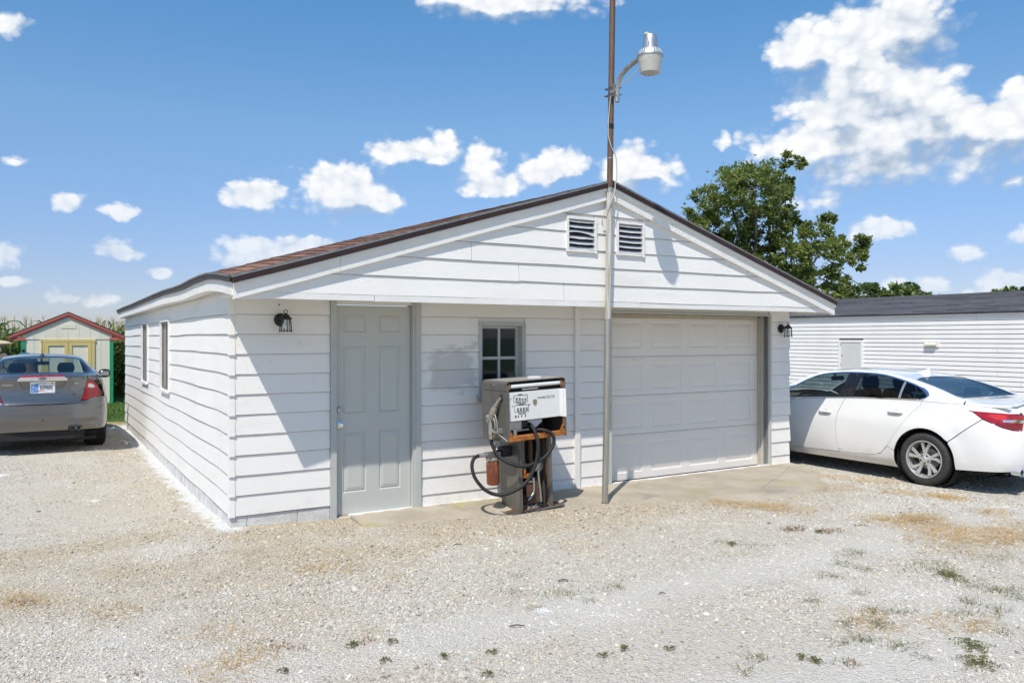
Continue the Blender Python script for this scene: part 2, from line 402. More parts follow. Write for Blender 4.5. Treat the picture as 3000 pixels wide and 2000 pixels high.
def gravel_color(n, pos, rnd):
    """stone colour at a place: grey limestone, tan by the wall, dusty pale patches, whitewash overspray by the side wall"""
    mp = n.n('ShaderNodeMapping', vector_type='TEXTURE', ins={0: pos}); mp.inputs['Location'].default_value = CORNER; mp.inputs['Rotation'].default_value = (0, 0, TH)
    sp = n.n('ShaderNodeSeparateXYZ', ins={0: mp.outputs[0]}); u, v = sp.outputs[0], sp.outputs[1]
    c = n.ramp(rnd, [(0, (.20, .175, .15)), (.09, (.36, .33, .29)), (.26, (.47, .445, .40)), (.44, (.53, .51, .465)), (.58, (.59, .52, .42)), (.66, (.56, .50, .41)), (.80, (.57, .56, .535)), (.93, (.64, .625, .60)), (1, (.48, .36, .24))])
    c = n.mix(1.0, c, (1.01, 1.0, .965), 'MULTIPLY')
    big = n.noise(pos, .55, 3, .6); mid = n.noise(pos, 1.7, 3, .6); nf = n.noise(pos, 7, 4, .7)
    # tan earth along the front of the building
    band = n.math('MULTIPLY', n.math('MULTIPLY', n.smooth(n.math('ADD', v, n.math('MULTIPLY', mid, 1.0)), -1.9, -.6), n.smooth(v, .2, .6, 1, 0)), n.smooth(u, 5.2, 7.2, 1, .25))
    lft = n.math('MULTIPLY', n.smooth(n.math('ADD', u, mid), -1.6, .2), n.smooth(u, .1, .4, 1, 0))
    tan = n.math('MAXIMUM', band, n.math('MULTIPLY', lft, .40))
    c = n.mix(n.math('MULTIPLY', tan, .75), c, (.89, .815, .70), 'MULTIPLY')
    c = n.mix(n.smooth(mid, .52, .72, 0, .55), c, (.96, .91, .83), 'MULTIPLY')
    c = n.mix(n.smooth(big, .50, .70, 0, .6), c, (.62, .59, .535))           # trodden dusty patches
    ovs = n.math('MULTIPLY', n.smooth(n.math('ADD', u, n.math('MULTIPLY', n.math('SUBTRACT', nf, .5), .55)), -.20, -.03), n.math('MULTIPLY', n.smooth(v, -.25, .0), n.smooth(u, .05, .2, 1, 0)))
    c = n.mix(n.math('MULTIPLY', ovs, .88), c, (.74, .735, .72))
    # two packed wheel tracks running in from the left and past the doors
    tr = n.math('MINIMUM', n.math('ABSOLUTE', n.math('ADD', n.math('ADD', v, n.math('MULTIPLY', mid, .5)), 3.05)), n.math('ABSOLUTE', n.math('ADD', n.math('ADD', v, n.math('MULTIPLY', mid, .5)), 4.6)))
    c = n.mix(n.smooth(tr, .10, .42, .42, 0), c, (.63, .60, .545))
    # whitewash spilled on the lot
    spn = n.math('MULTIPLY', n.math('SUBTRACT', nf, .5), 3.2)
    for su, sv, r in ((1.35, -3.2, .11), (6.1, -1.45, .10), (-1.9, 4.6, .14), (-1.0, 2.3, .12)):
        d = n.vmath('DISTANCE', mp.outputs[0], (su, sv, 0))
        d = n.math('ADD', n.math('DIVIDE', d, r), spn)
        c = n.mix(n.smooth(d, .25, .9, .85, 0), c, (.78, .78, .77))
    return c, u, v

def ground_mat():
    m = bpy.data.materials.new('gravel lot and lawn'); m.use_nodes = True; t = m.node_tree; t.nodes.clear(); n = NT(t)
    out = n.n('ShaderNodeOutputMaterial'); b = n.n('ShaderNodeBsdfPrincipled'); t.links.new(b.outputs[0], out.inputs[0])
    pos = n.n('ShaderNodeNewGeometry').outputs['Position']
    vo = n.n('ShaderNodeTexVoronoi', ins={'Vector': n.vmath('MULTIPLY', pos, (1, 1, .3)), 'Scale': 62.0, 'Randomness': 1.0})
    vo2 = n.n('ShaderNodeTexVoronoi', ins={'Vector': n.vmath('MULTIPLY', pos, (1, 1, .3)), 'Scale': 150.0, 'Randomness': 1.0})
    rn = n.n('ShaderNodeSeparateColor', ins={0: vo.outputs['Color']}).outputs[0]
    rn2 = n.n('ShaderNodeSeparateColor', ins={0: vo2.outputs['Color']}).outputs[0]
    c, u, v = gravel_color(n, pos, n.math('ADD', n.math('MULTIPLY', rn, .55), n.math('MULTIPLY', rn2, .4)))
    gap = n.smooth(vo.outputs['Distance'], .45, .75, 1, .70)
    lawn = n.smooth(n.math('ADD', v, n.math('MULTIPLY', n.noise(pos, 2.2, 4, .6), 1.1)), 11.5, 12.1)
    sep = n.n('ShaderNodeSeparateXYZ', ins={0: pos})
    far = n.math('MAXIMUM', n.smooth(n.math('ABSOLUTE', sep.outputs[0]), 26, 34), n.smooth(sep.outputs[1], -24, -16, 1, 0))
    lawn = n.math('MAXIMUM', lawn, far)
    g = n.mix(n.smooth(n.noise(pos, 9, 5, .6), .35, .7), (.055, .105, .022), (.10, .16, .04))
    straw = n.math('MULTIPLY', n.smooth(n.math('ADD', v, n.math('MULTIPLY', n.noise(pos, 2.2, 4, .6), 1.1)), 10.7, 11.3), n.smooth(u, 1.0, 2.0, 1, 0))
    c = n.mix(straw, c, (.46, .34, .17)); c = n.mix(lawn, c, g)
    t.links.new(c, b.inputs['Base Color']); b.inputs['Roughness'].default_value = .95; b.inputs['Specular IOR Level'].default_value = .15
    hh = n.math('ADD', n.math('MULTIPLY', vo.outputs['Distance'], -1.0), n.math('MULTIPLY', vo2.outputs['Distance'], -.45))
    bn = n.n('ShaderNodeBump', ins={'Height': hh, 'Strength': .9, 'Distance': .012}); t.links.new(bn.outputs[0], b.inputs['Normal'])
    return m

def axis_pts(dense0, dense1, step, far):
    a = [dense0 + step * i for i in range(int((dense1 - dense0) / step) + 1)]
    lo = []; hi = []; d = step * 2
    p = a[0]
    while p > far[0]: p -= d; d *= 1.6; lo.append(p)
    d = step * 2; p = a[-1]
    while p < far[1]: p += d; d *= 1.6; hi.append(p)
    return lo[::-1] + a + hi
GX = axis_pts(-14, 16, .25, (-2500, 2500)); GY = axis_pts(2, 24, .25, (-400, 3500))
mb = MB()
nx = len(GX)
mb.v = [(x, y, gz(x, y)) for y in GY for x in GX]
mb.f = [(j * nx + i, j * nx + i + 1, (j + 1) * nx + i + 1, (j + 1) * nx + i) for j in range(len(GY) - 1) for i in range(nx - 1)]
ground = mb.build('ground', ground_mat(), smooth=True); tag(ground, kind='structure')

# loose stones that lie on the sheet: uncountable, one object, scattered by geometry nodes
def stone_mat():
    m = bpy.data.materials.new('limestone chips'); m.use_nodes = True; t = m.node_tree; t.nodes.clear(); n = NT(t)
    out = n.n('ShaderNodeOutputMaterial'); b = n.n('ShaderNodeBsdfPrincipled'); t.links.new(b.outputs[0], out.inputs[0])
    geo = n.n('ShaderNodeNewGeometry'); oi = n.n('ShaderNodeObjectInfo')
    c, u, v = gravel_color(n, geo.outputs['Position'], oi.outputs['Random'])
    t.links.new(c, b.inputs['Base Color']); b.inputs['Roughness'].default_value = .9; b.inputs['Specular IOR Level'].default_value = .2
    return m
STONE = stone_mat()

def scatter_stones(name, label, mesh, smin, smax, seed, subdiv=1):
    me = mesh; o = link(name, me, STONE); tag(o, label, kind='stuff')
    ng = bpy.data.node_groups.new(name, 'GeometryNodeTree')
    ng.interface.new_socket('Geometry', in_out='INPUT', socket_type='NodeSocketGeometry')
    ng.interface.new_socket('Geometry', in_out='OUTPUT', socket_type='NodeSocketGeometry')
    g = NT(ng); gi = g.n('NodeGroupInput'); go = g.n('NodeGroupOutput'); L = ng.links.new
    at = g.n('GeometryNodeInputNamedAttribute', data_type='FLOAT'); at.inputs['Name'].default_value = 'dens'
    di = g.n('GeometryNodeDistributePointsOnFaces', distribute_method='RANDOM'); di.inputs['Seed'].default_value = seed
    L(gi.outputs[0], di.inputs['Mesh']); L(at.outputs['Attribute'], di.inputs['Density'])
    stones = g.n('GeometryNodeGeometryToInstance')
    for k in range(4):
        ic = g.n('GeometryNodeMeshIcoSphere'); ic.inputs['Radius'].default_value = 1.0; ic.inputs['Subdivisions'].default_value = 2 if subdiv == 2 else 1
        sp = g.n('GeometryNodeSetPosition')
        ps = g.n('GeometryNodeInputPosition')
        nz = g.n('ShaderNodeTexNoise', noise_dimensions='4D'); nz.inputs['Scale'].default_value = 1.1; nz.inputs['W'].default_value = 3.7 * k + seed
        L(ps.outputs[0], nz.inputs['Vector'])
        sub = g.n('ShaderNodeVectorMath', operation='SUBTRACT'); L(nz.outputs['Color'], sub.inputs[0]); sub.inputs[1].default_value = (.5, .5, .5)
        sc = g.n('ShaderNodeVectorMath', operation='SCALE'); L(sub.outputs[0], sc.inputs[0]); sc.inputs['Scale'].default_value = 1.5
        L(ic.outputs[0], sp.inputs['Geometry']); L(sc.outputs[0], sp.inputs['Offset'])
        sm = g.n('GeometryNodeSetMaterial'); sm.inputs['Material'].default_value = STONE; L(sp.outputs[0], sm.inputs[0])
        L(sm.outputs[0], stones.inputs[0])
    inst = g.n('GeometryNodeInstanceOnPoints'); L(di.outputs['Points'], inst.inputs['Points']); L(stones.outputs[0], inst.inputs['Instance'])
    inst.inputs['Pick Instance'].default_value = True
    rr = g.n('FunctionNodeRandomValue', data_type='FLOAT_VECTOR'); rr.inputs[0].default_value = (-.5, -.5, 0); rr.inputs[1].default_value = (.5, .5, 6.28); rr.inputs['Seed'].default_value = seed + 1
    L(rr.outputs[0], inst.inputs['Rotation'])
    rs = g.n('FunctionNodeRandomValue', data_type='FLOAT_VECTOR'); rs.inputs[0].default_value = (.65, .50, .34); rs.inputs[1].default_value = (1.4, 1.0, .72); rs.inputs['Seed'].default_value = seed + 2
    r1 = g.n('FunctionNodeRandomValue', data_type='FLOAT'); r1.inputs[2].default_value = 0.0; r1.inputs[3].default_value = 1.0; r1.inputs['Seed'].default_value = seed + 3
    pw = g.n('ShaderNodeMath', operation='POWER'); L(r1.outputs[1], pw.inputs[0]); pw.inputs[1].default_value = 2.6
    mr = g.n('ShaderNodeMapRange'); L(pw.outputs[0], mr.inputs[0]); mr.inputs[3].default_value = smin; mr.inputs[4].default_value = smax
    ss = g.n('ShaderNodeVectorMath', operation='SCALE'); L(rs.outputs[0], ss.inputs[0]); L(mr.outputs[0], ss.inputs['Scale'])
    L(ss.outputs[0], inst.inputs['Scale']); L(inst.outputs[0], go.inputs[0])
    md = o.modifiers.new('scatter', 'NODES'); md.node_group = ng
    return o

def dens_mesh(name, x0, x1, y0, y1, step, dens):
    nx = int((x1 - x0) / step); ny = int((y1 - y0) / step)
    P = [(x0 + i * step, y0 + j * step) for j in range(ny + 1) for i in range(nx + 1)]
    vs = [(x, y, gz(x, y) + .001) for x, y in P]; d = [dens(x, y) for x, y in P]
    fs = []
    for j in range(ny):
        for i in range(nx):
            q = (j * (nx + 1) + i, j * (nx + 1) + i + 1, (j + 1) * (nx + 1) + i + 1, (j + 1) * (nx + 1) + i)
            if max(d[k] for k in q) > 1: fs.append(q)
    me = bpy.data.meshes.new(name); me.from_pydata(vs, [], fs)
    a = me.attributes.new('dens', 'FLOAT', 'POINT'); a.data.foreach_set('value', d)
    return me
APRON = [(1.15, -.42), (1.7, -.50), (2.3, -.60), (3.1, -.66), (3.9, -.78), (4.6, -1.18), (5.2, -1.55), (5.75, -1.68), (6.5, -1.66), (7.05, -1.40), (7.45, -.85), (7.62, -.30), (7.62, .06), (1.15, .06)]
def in_poly(px, py, poly):
    c = False; n = len(poly)
    for i in range(n):
        (x0, y0), (x1, y1) = poly[i], poly[i - 1]
        if (y0 > py) != (y1 > py) and px < (x1 - x0) * (py - y0) / (y1 - y0) + x0: c = not c
    return c
def edge_d(u, v):
    return min(math.hypot(u - a - (c - a) * t / 6, v - b - (d - b) * t / 6) for (a, b), (c, d) in zip(APRON[:11], APRON[1:12]) for t in range(6))
def inview(x, y): return y > 3.2 and abs(x) < y * .70 + .5
def lot_density(x, y, near, mid, far):
    u, v = uv_of(x, y)
    if not inview(x, y): return 0
    if u > -.02 and u < 7.64 and v > -.02: return 0
    if in_poly(u, v + .05, APRON): return 40 if edge_d(u, v) > .3 else 500
    d = near + (mid - near) * sstep(y, 5.0, 8.5); d += (far - d) * sstep(y, 8.5, 14)
    d *= .16 + 1.15 * sstep(mnoise.noise(Vector((x * .55, y * .8, 11))) + .35 * mnoise.noise(Vector((x * 2, y * 2, 4))), -.45, .35)
    tk = min(abs(v + 3.3 + .2 * mnoise.noise(Vector((x, y, 2)))), abs(v + 4.85 + .2 * mnoise.noise(Vector((x, y, 6)))))
    d *= .35 + .65 * sstep(tk, .12, .5)
    if v > 11.2: d = 0
    if y > 19: d = 0
    return max(d, 0)
scatter_stones('gravel', 'small loose limestone chips covering the parking lot', dens_mesh('gravel', -13, 13, 3.2, 19, .2, lambda x, y: lot_density(x, y, 3300, 1800, 480)), .0040, .0150, 3)
def coarse_density(x, y):
    u, v = uv_of(x, y)
    if not inview(x, y) or (u > -.02 and u < 7.64 and v > -.02): return 0
    if in_poly(u, v + .12, APRON): return 0
    d = 10.0
    d += 320 * exp(-((u + .15) / .75) ** 2 - ((v + .35) / .35) ** 2)
    d += 260 * exp(-((v + 1.25 + .25 * sin(u * 1.3)) / .38) ** 2) * sstep(u, -.2, .6) * (1 - sstep(u, 4.6, 6.2))
    d += 130 * exp(-((u + .3) / .28) ** 2) * sstep(v, -.3, .3) * (1 - sstep(v, 9, 10))
    d += 55 * sstep(u, 3.5, 5.5) * (1 - sstep(v, -1.2, -.6))
    d *= .35 + 1.2 * (mnoise.noise(Vector((x * 1.7, y * 1.7, 5))) * .5 + .5)
    return d if v < 11 else 0
scatter_stones('coarse_gravel', 'coarser tan stones heaped along the garage walls', dens_mesh('coarse_gravel', -9, 10, 3.2, 17, .2, coarse_density), .009, .024, 9, 2)

# concrete apron before the doors
def conc_mat():
    m = bpy.data.materials.new('old concrete apron'); m.use_nodes = True; t = m.node_tree; t.nodes.clear(); n = NT(t)
    out = n.n('ShaderNodeOutputMaterial'); b = n.n('ShaderNodeBsdfPrincipled'); t.links.new(b.outputs[0], out.inputs[0])
    pos = n.n('ShaderNodeNewGeometry').outputs['Position']
    c = n.mix(n.smooth(n.noise(pos, 2.1, 5, .62), .35, .68), (.36, .31, .235), (.46, .40, .315))
    c = n.mix(n.smooth(n.noise(pos, 1.1, 4, .6), .53, .68, 0, .75), c, (.40, .35, .16))      # lichen yellow
    c = n.mix(n.smooth(n.noise(pos, 1.6, 4, .6, dist=.5), .60, .70, 0, .6), c, (.24, .22, .20))      # damp stain
    mp = n.n('ShaderNodeMapping', vector_type='TEXTURE', ins={0: pos}); mp.inputs['Location'].default_value = CORNER; mp.inputs['Rotation'].default_value = (0, 0, TH)
    v = n.n('ShaderNodeSeparateXYZ', ins={0: mp.outputs[0]}).outputs[1]
    c = n.mix(n.smooth(n.math('ADD', v, n.math('MULTIPLY', n.noise(pos, 6, 5, .7), .22)), .07, .15, 0, .9), c, (.78, .78, .77))  # paint drips by the wall
    c = n.mix(n.smooth(n.noise(pos, 16, 4, .7), .69, .74, 0, .8), c, (.72, .71, .69))
    c = n.mix(n.smooth(n.noise(pos, 90, 3, .6), .42, .3, 0, .4), c, (.22, .2, .17))
    t.links.new(c, b.inputs['Base Color']); b.inputs['Roughness'].default_value = .93
    bn = n.n('ShaderNodeBump', ins={'Height': n.math('ADD', n.noise(pos, 70, 5, .7), n.noise(pos, 8, 4, .6)), 'Strength': .8, 'Distance': .008}); t.links.new(bn.outputs[0], b.inputs['Normal'])
    return m
CONC = conc_mat()
ap = thing('concrete_apron', None, None); tag(ap, kind='structure')
def apron_piece(poly):
    mb = MB(); pts = []
    for (a, b), (c, d) in zip(poly, poly[1:] + poly[:1]):
        k = max(1, int(math.hypot(c - a, d - b) / .12))
        for i in range(k): pts.append((a + (c - a) * i / k, b + (d - b) * i / k))
        def z_at(u, v): return -.045 + .018 * sstep(v, -1.2, 0) - .05 * sstep(u, 6.4, 7.6) * sstep(-v, .2, 1.2) - .034 * (1 - sstep(edge_d(u, v), .0, .32)) + .01
    V = [Vector(p) for p in pts]; nb = len(V); E = [(i, (i + 1) % nb) for i in range(nb)]
    u0, u1 = min(p[0] for p in pts), max(p[0] for p in pts); v0, v1 = min(p[1] for p in pts), max(p[1] for p in pts)
    uu = u0 + .05
    while uu < u1:
        vv = v0 + .05
        while vv < v1:
            if in_poly(uu, vv, pts) and min(math.hypot(uu - p[0], vv - p[1]) for p in pts) > .05: V.append(Vector((uu, vv)))
            vv += .12
        uu += .12
    vo, eo, fo, _, _, _ = delaunay_2d_cdt(V, E, [], 0, 1e-6)
    tri = [tuple(f) for f in fo if in_poly(sum(vo[i].x for i in f) / 3, sum(vo[i].y for i in f) / 3, pts)]
    top = [(*G(p.x, p.y)[:2], z_at(p.x, p.y)) for p in vo]
    mb.add(top, tri)
    cnt = {(t[i], t[(i + 1) % 3]) for t in tri for i in range(3)}
    for a, b in [e for e in cnt if (e[1], e[0]) not in cnt]:
        k = len(mb.v); mb.v += [(top[a][0], top[a][1], top[a][2] - .16), (top[b][0], top[b][1], top[b][2] - .16)]; mb.f.append((b, a, k, k + 1))
    return mb
A = APRON
for poly in ([(1.15, .06), (1.15, -.42), (1.7, -.50), (2.3, -.60), (3.1, -.66), (3.9, -.78), (4.3425, -1.0), (4.3675, .06)],
             [(4.370, .06), (4.344, -1.0), (4.6, -1.18), (5.2, -1.55), (5.75, -1.68), (5.8, -1.1), (6.15, -.9), (6.7, -.62), (7.3, -.25), (7.6, -.12), (7.62, .06)],
             [(5.752, -1.68), (6.5, -1.66), (7.05, -1.40), (7.45, -.85), (7.62, -.30), (7.601, -.123), (7.301, -.253), (6.702, -.623), (6.152, -.903), (5.802, -1.103)]):
    apron_piece(poly).build('slab', CONC, ap, True, 40)
# ------------------------------------------------------------------ the garage (local axes: x along the front, y into the building)
garage = thing('garage', 'white clapboard garage with overhanging front gable and grey door', 'garage', (CORNER.x, CORNER.y, 0), TH)
GW, GL, OV = 7.62, 10.05, -.65                 # width, length, gable plane
def part(name, parent=garage, m=None, mb=None, smooth=False):
    if mb is None:
        o = bpy.data.objects.new(name, None); COL.objects.link(o); o.parent = parent; o.empty_display_size = .1; return o
    return mb.build(name, m, parent, smooth)
def plank(name, parent, m, a0, b0, a1, b1, z0, z1, side='front', plane=0.0, wave=.004, seed=0, proud=.0):
    """one lapped board: lower edge stands proud, upper edge tucks under the next"""
    n = max(2, int(abs(b0 - a0) / .22)); mb = MB(); vs = []
    for i in range(n + 1):
        t = i / n; sb = a0 + (b0 - a0) * t; st = a1 + (b1 - a1) * t
        if side == 'left':
            w = .006 * sin(sb * 1.05 + .7) + .004 * sin(sb * 2.3 + z0 * 1.5) + .004 * mnoise.noise(Vector((sb * 2.2, z0 * 4, seed)))
            w *= sstep(sb, .0, .8); wv = .011 * mnoise.noise(Vector((sb * .9, z0 * .8, 4.2))) * sstep(sb, 0, .6)
        else:
            w = wave * mnoise.noise(Vector((sb * 1.6, z0 * 3, seed + .5))); wv = .003 * mnoise.noise(Vector((sb * 1.2, z0 * 2, seed + 8)))
        d0 = plane + wv - proud; d1 = plane + .014 + wv * .6
        for (s, d, z) in ((sb, d0 + .0008, z0 + w + .005), (st, d1, z1 + .012 + w), (st, plane + .024, z1 + .012), (sb, plane + .024, z0 + w), (sb, d0 + .004, z0 + w)):
            vs.append((s, d, z) if side == 'front' else (d, s, z))
    fs = [(5 * i + k, 5 * i + (k + 1) % 5, 5 * i + 5 + (k + 1) % 5, 5 * i + 5 + k) for i in range(n) for k in range(5)]
    fs += [(4, 3, 2, 1, 0), (5 * n, 5 * n + 1, 5 * n + 2, 5 * n + 3, 5 * n + 4)]
    mb.add(vs, fs)
    o = mb.build(name, m, parent, smooth=True, angle=30); o.data.materials.append(LAPSHADE)
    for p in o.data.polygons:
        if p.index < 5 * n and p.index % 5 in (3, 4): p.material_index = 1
    return o

# --- front wall: sheathing with the openings left free, then boards
DOOR = (1.0, 1.845); WIN = (2.625, 3.20, 1.125, 1.90); OHD = (4.43, 7.21, 2.04)
fb = MB()
for a, b, z0, z1 in ((0.02, .955, -.15, 2.2), (.955, 1.915, 2.08, 2.2), (1.915, WIN[0], -.15, 2.2), (WIN[0], WIN[1], -.15, WIN[2]), (WIN[0], WIN[1], WIN[3], 2.2), (WIN[1], 4.43, -.15, 2.2), (4.43, 7.21, 2.04, 2.2), (7.21, GW, -.15, 2.2)):
    fb.box(a, b, .025, .11, z0, z1)
front_wall = part('front_wall', garage, TRIMW, fb)
ROW = lambda k: .093 + .1871 * k
pl = lambda a, b, k, top=None, bot=None, sd=0: plank('plank', front_wall, WHITE_U, a, b, a, b, ROW(k) if bot is None else bot, (ROW(k + 1)) if top is None else top, seed=sd + k * 3)
for k in range(0, 11): pl(.048, .95, k, sd=1)
for k in range(-1, 11):
    bot = -.052 if k < 0 else None
    z0 = ROW(k); z1 = ROW(k + 1)
    if z1 < 1.10 or z0 > 1.91: pl(1.918, 3.888, k, bot=bot, sd=40)
    else:
        pl(1.918, 2.612, k, sd=40); pl(3.212, 3.888, k, sd=70)
    pl(3.962, 4.352, k, bot=bot, sd=90)
    pl(7.214, GW + random.uniform(.0, .035), k, bot=-.045 if k < 0 else None, sd=120)
MB().lathe([(0, 0), (.007, 0), (.007, .006)], 10, Matrix.Translation((.455, .006, 2.06)) @ Matrix.Rotation(pi / 2, 4, 'X')).build('bolt_hole', DARK, front_wall)
# filler strips under / over the little window where a course is cut
# corner caps, one per course, where the two walls meet
for k in range(0, 11):
    w = .048 + .003 * random.random(); z0 = ROW(k) - .004; z1 = ROW(k + 1) - .006
    mb = MB(); mb.add([(w, -.007, z0), (-.007, -.007, z0), (-.007, w, z0), (w, .010, z1), (.008, .008, z1), (.010, w, z1), (w, .02, z0), (.02, w, z0)],
                      [(0, 1, 4, 3), (1, 2, 5, 4), (0, 6, 7, 2, 1)])
    mb.build('corner_cap', WHITE_U, front_wall)
MB().box(3.888, 3.96, -.022, .024, -.05, 2.11).build('batten', TRIMW, front_wall)
# --- foundation blocks
fo = part('foundation', garage, BLOCKM, MB().box(.03, .95, .05, .30, -.3, .10).box(.03, .30, .30, GL, -.3, .10).box(1.0, GW, .06, .3, -.3, -.06))
for a, b in ((.012, .155), (.168, .625), (.637, .948)):
    MB().box(a, b, .014 + random.uniform(0, .006), .06, -.14, .088).build('block', BLOCKM, fo)
for i in range(24):
    MB().box(.014 + random.uniform(0, .006), .04, .055 + i * .413, .055 + i * .413 + .402, -.14, .09).build('block', BLOCKM, fo)

# --- entry door
ed = part('entry_door')
sx0, sx1, dv = 1.018, 1.828, .052
cols = ((1.100, 1.342), (1.478, 1.716)); rows = ((.198, .806), (.988, 1.668), (1.80, 1.986))
mb = MB(); xs = [sx0, cols[0][0], cols[0][1], cols[1][0], cols[1][1], sx1]
for a, b in ((xs[0], xs[1]), (xs[2], xs[3]), (xs[4], xs[5])): mb.box(a, b, dv, dv + .04, -.018, 2.07)
mb.build('stile', DOORP, ed)
for a, b in cols:
    for z0, z1 in ((-.018, rows[0][0]), (rows[0][1], rows[1][0]), (rows[1][1], rows[2][0]), (rows[2][1], 2.07)):
        MB().box(a, b, dv, dv + .04, z0, z1).build('rail', DOORP, ed)
    for z0, z1 in rows:
        MB().rings(a, b, z0, z1, [(0, 0), (.010, -.009), (.018, -.009), (.022, -.004), (.045, .000), (.047, .0015)], y=dv).build('panel', DOORP, ed)
Mk = Matrix.Translation((1.062, dv, .884)) @ Matrix.Rotation(pi / 2, 4, 'X')
MB().lathe([(0, 0), (.034, 0), (.034, .004), (.026, .010), (.013, .014), (.012, .035), (.022, .041), (.027, .050), (.026, .062), (.016, .069), (.008, .069), (.007, .066), (0, .066)], 24, Mk).build('knob', CHROME, ed, True)
Mk = Matrix.Translation((1.060, dv, 1.028)) @ Matrix.Rotation(pi / 2, 4, 'X')
MB().lathe([(0, 0), (.033, 0), (.032, .012), (.024, .020), (.012, .020), (.011, .015), (.004, .015), (0, .016)], 24, Mk).build('deadbolt', ALU, ed, True)
df = part('door_frame')
MB().box(.953, 1.012, -.016, .024, -.10, 2.12).build('casing', SASH, df)
MB().box(1.862, 1.920, -.016, .024, -.09, 2.12).build('casing', SASH, df)
MB().box(1.832, 1.862, -.004, .11, -.07, 2.12).box(1.818, 1.832, .094, .108, -.02, 2.1).build('jamb', SASH, df)
MB().box(.996, 1.0165, .0, .11, -.07, 2.12).build('jamb', SASH, df)
MB().box(1.013, 1.831, -.048, .09, -.085, -.032).box(1.013, 1.831, .02, .09, -.032, -.024).build('threshold', CREAM, df)

# --- small four-light window
wn = part('window')
a, b, z0, z1 = WIN; sv = .075
MB().box(a, a + .032, .0, .10, z0, z1).build('jamb', SASH, wn); MB().box(b - .032, b, .0, .10, z0, z1).build('jamb', SASH, wn)
MB().box(a + .032, b - .032, .0, .10, z1 - .022, z1).build('head', SASH, wn)
for xa, xb, za, zb in ((a - .014, a + .012, z0 - .02, z1 + .012), (b - .010, b + .014, z0 - .02, z1 + .012), (a + .012, b - .010, z1 - .006, z1 + .012)):
    MB().box(xa, xb, -.010, .024, za, zb).build('casing', SASH, wn)
MB().add([(a - .06, -.045, z0 - .045), (b + .02, -.045, z0 - .045), (b + .02, -.045, z0 - .018), (a - .06, -.045, z0 - .018), (a - .06, .06, z0 - .045), (b + .02, .06, z0 - .045), (b + .02, .06, z0 + .004), (a - .06, .06, z0 + .004)],
         [(0, 1, 2, 3), (3, 2, 6, 7), (0, 4, 5, 1), (1, 5, 6, 2), (0, 3, 7, 4)]).build('sill', SASH, wn)
sa, sb_ = a + .032, b - .032; mid = (sa + sb_) / 2; zm = 1.52
MB().box(sa, sa + .03, sv, sv + .03, z0, z1 - .022).box(sb_ - .04, sb_, sv, sv + .03, z0, z1 - .022).box(sa + .03, sb_ - .04, sv, sv + .03, z1 - .052, z1 - .022).box(sa + .03, sb_ - .04, sv, sv + .03, z0, z0 + .04).build('sash', SASH, wn)
MB().box(mid - .014, mid + .014, sv + .002, sv + .028, z0 + .04, z1 - .052).build('muntin', SASH, wn)
MB().box(sa + .03, mid - .014, sv + .004, sv + .026, zm - .016, zm + .016).box(mid + .014, sb_ - .04, sv + .004, sv + .026, zm - .016, zm + .016).build('muntin', SASH, wn)
for xa, xb in ((sa + .03, mid - .014), (mid + .014, sb_ - .04)):
    for za, zb in ((z0 + .04, zm - .016), (zm + .016, z1 - .052)):
        MB().quad((xa, sv + .015, za), (xb, sv + .015, za), (xb, sv + .015, zb), (xa, sv + .015, zb)).build('pane', PANE_W, wn)

# --- overhead door, four sections of four pressed panels
od = part('overhead_door'); ov = .20
pc = ((4.565, 5.09), (5.235, 5.755), (5.90, 6.425), (6.56, 7.085))
zs = (-.038, .530, 1.018, 1.508, 2.03)
for i in range(4):
    z0, z1 = zs[i] + .002, zs[i + 1] - .002; pz = {0: (.050, .435), 1: (.60, .94), 2: (1.085, 1.425), 3: (1.612, 1.952)}[i]
    mb = MB(); x = 4.43
    lip = .008
    for a, b in pc:
        mb.box(x, a, ov, ov + .04, z0, z1); mb.box(a, b, ov, ov + .04, z0, pz[0]); mb.box(a, b, ov, ov + .04, pz[1], z1)
        mb.rings(a, b, pz[0], pz[1], [(0, 0), (.014, -.007), (.026, -.007), (.066, -.001), (.070, -.0006)], y=ov)
        x = b
    mb.box(x, 7.21, ov, ov + .04, z0, z1)
    mb.box(4.43, 7.21, ov - .004, ov - .0005, z1 - .030, z1 - .012)      # pressed bead along the joint
    mb.build('section', OHDOOR, od)
MB().box(4.44, 7.2, ov - .006, ov + .05, -.062, -.0375).build('bottom_seal', BLACKPL, od)
MB().box(4.93, 5.10, ov - .012, ov - .001, 1.462, 1.476).build('pull_handle', OHDOOR, od)
of = part('overhead_door_frame')
MB().box(7.210, 7.235, -.012, .30, -.06, 2.075).build('jamb', SASH, of)
MB().box(7.183, 7.209, ov - .035, ov - .007, -.06, 2.02).build('stop', CREAM, of)
MB().box(4.352, 4.43, -.020, .024, -.06, 2.075).box(4.405, 4.429, .024, .30, -.06, 2.05).build('jamb', SASH, of)
MB().box(4.43, 7.21, -.012, .30, 2.040, 2.066).build('head', SASH, of)
MB().box(4.43, 7.145, ov - .05, ov - .007, 1.992, 2.038).build('stop', CREAM, of)

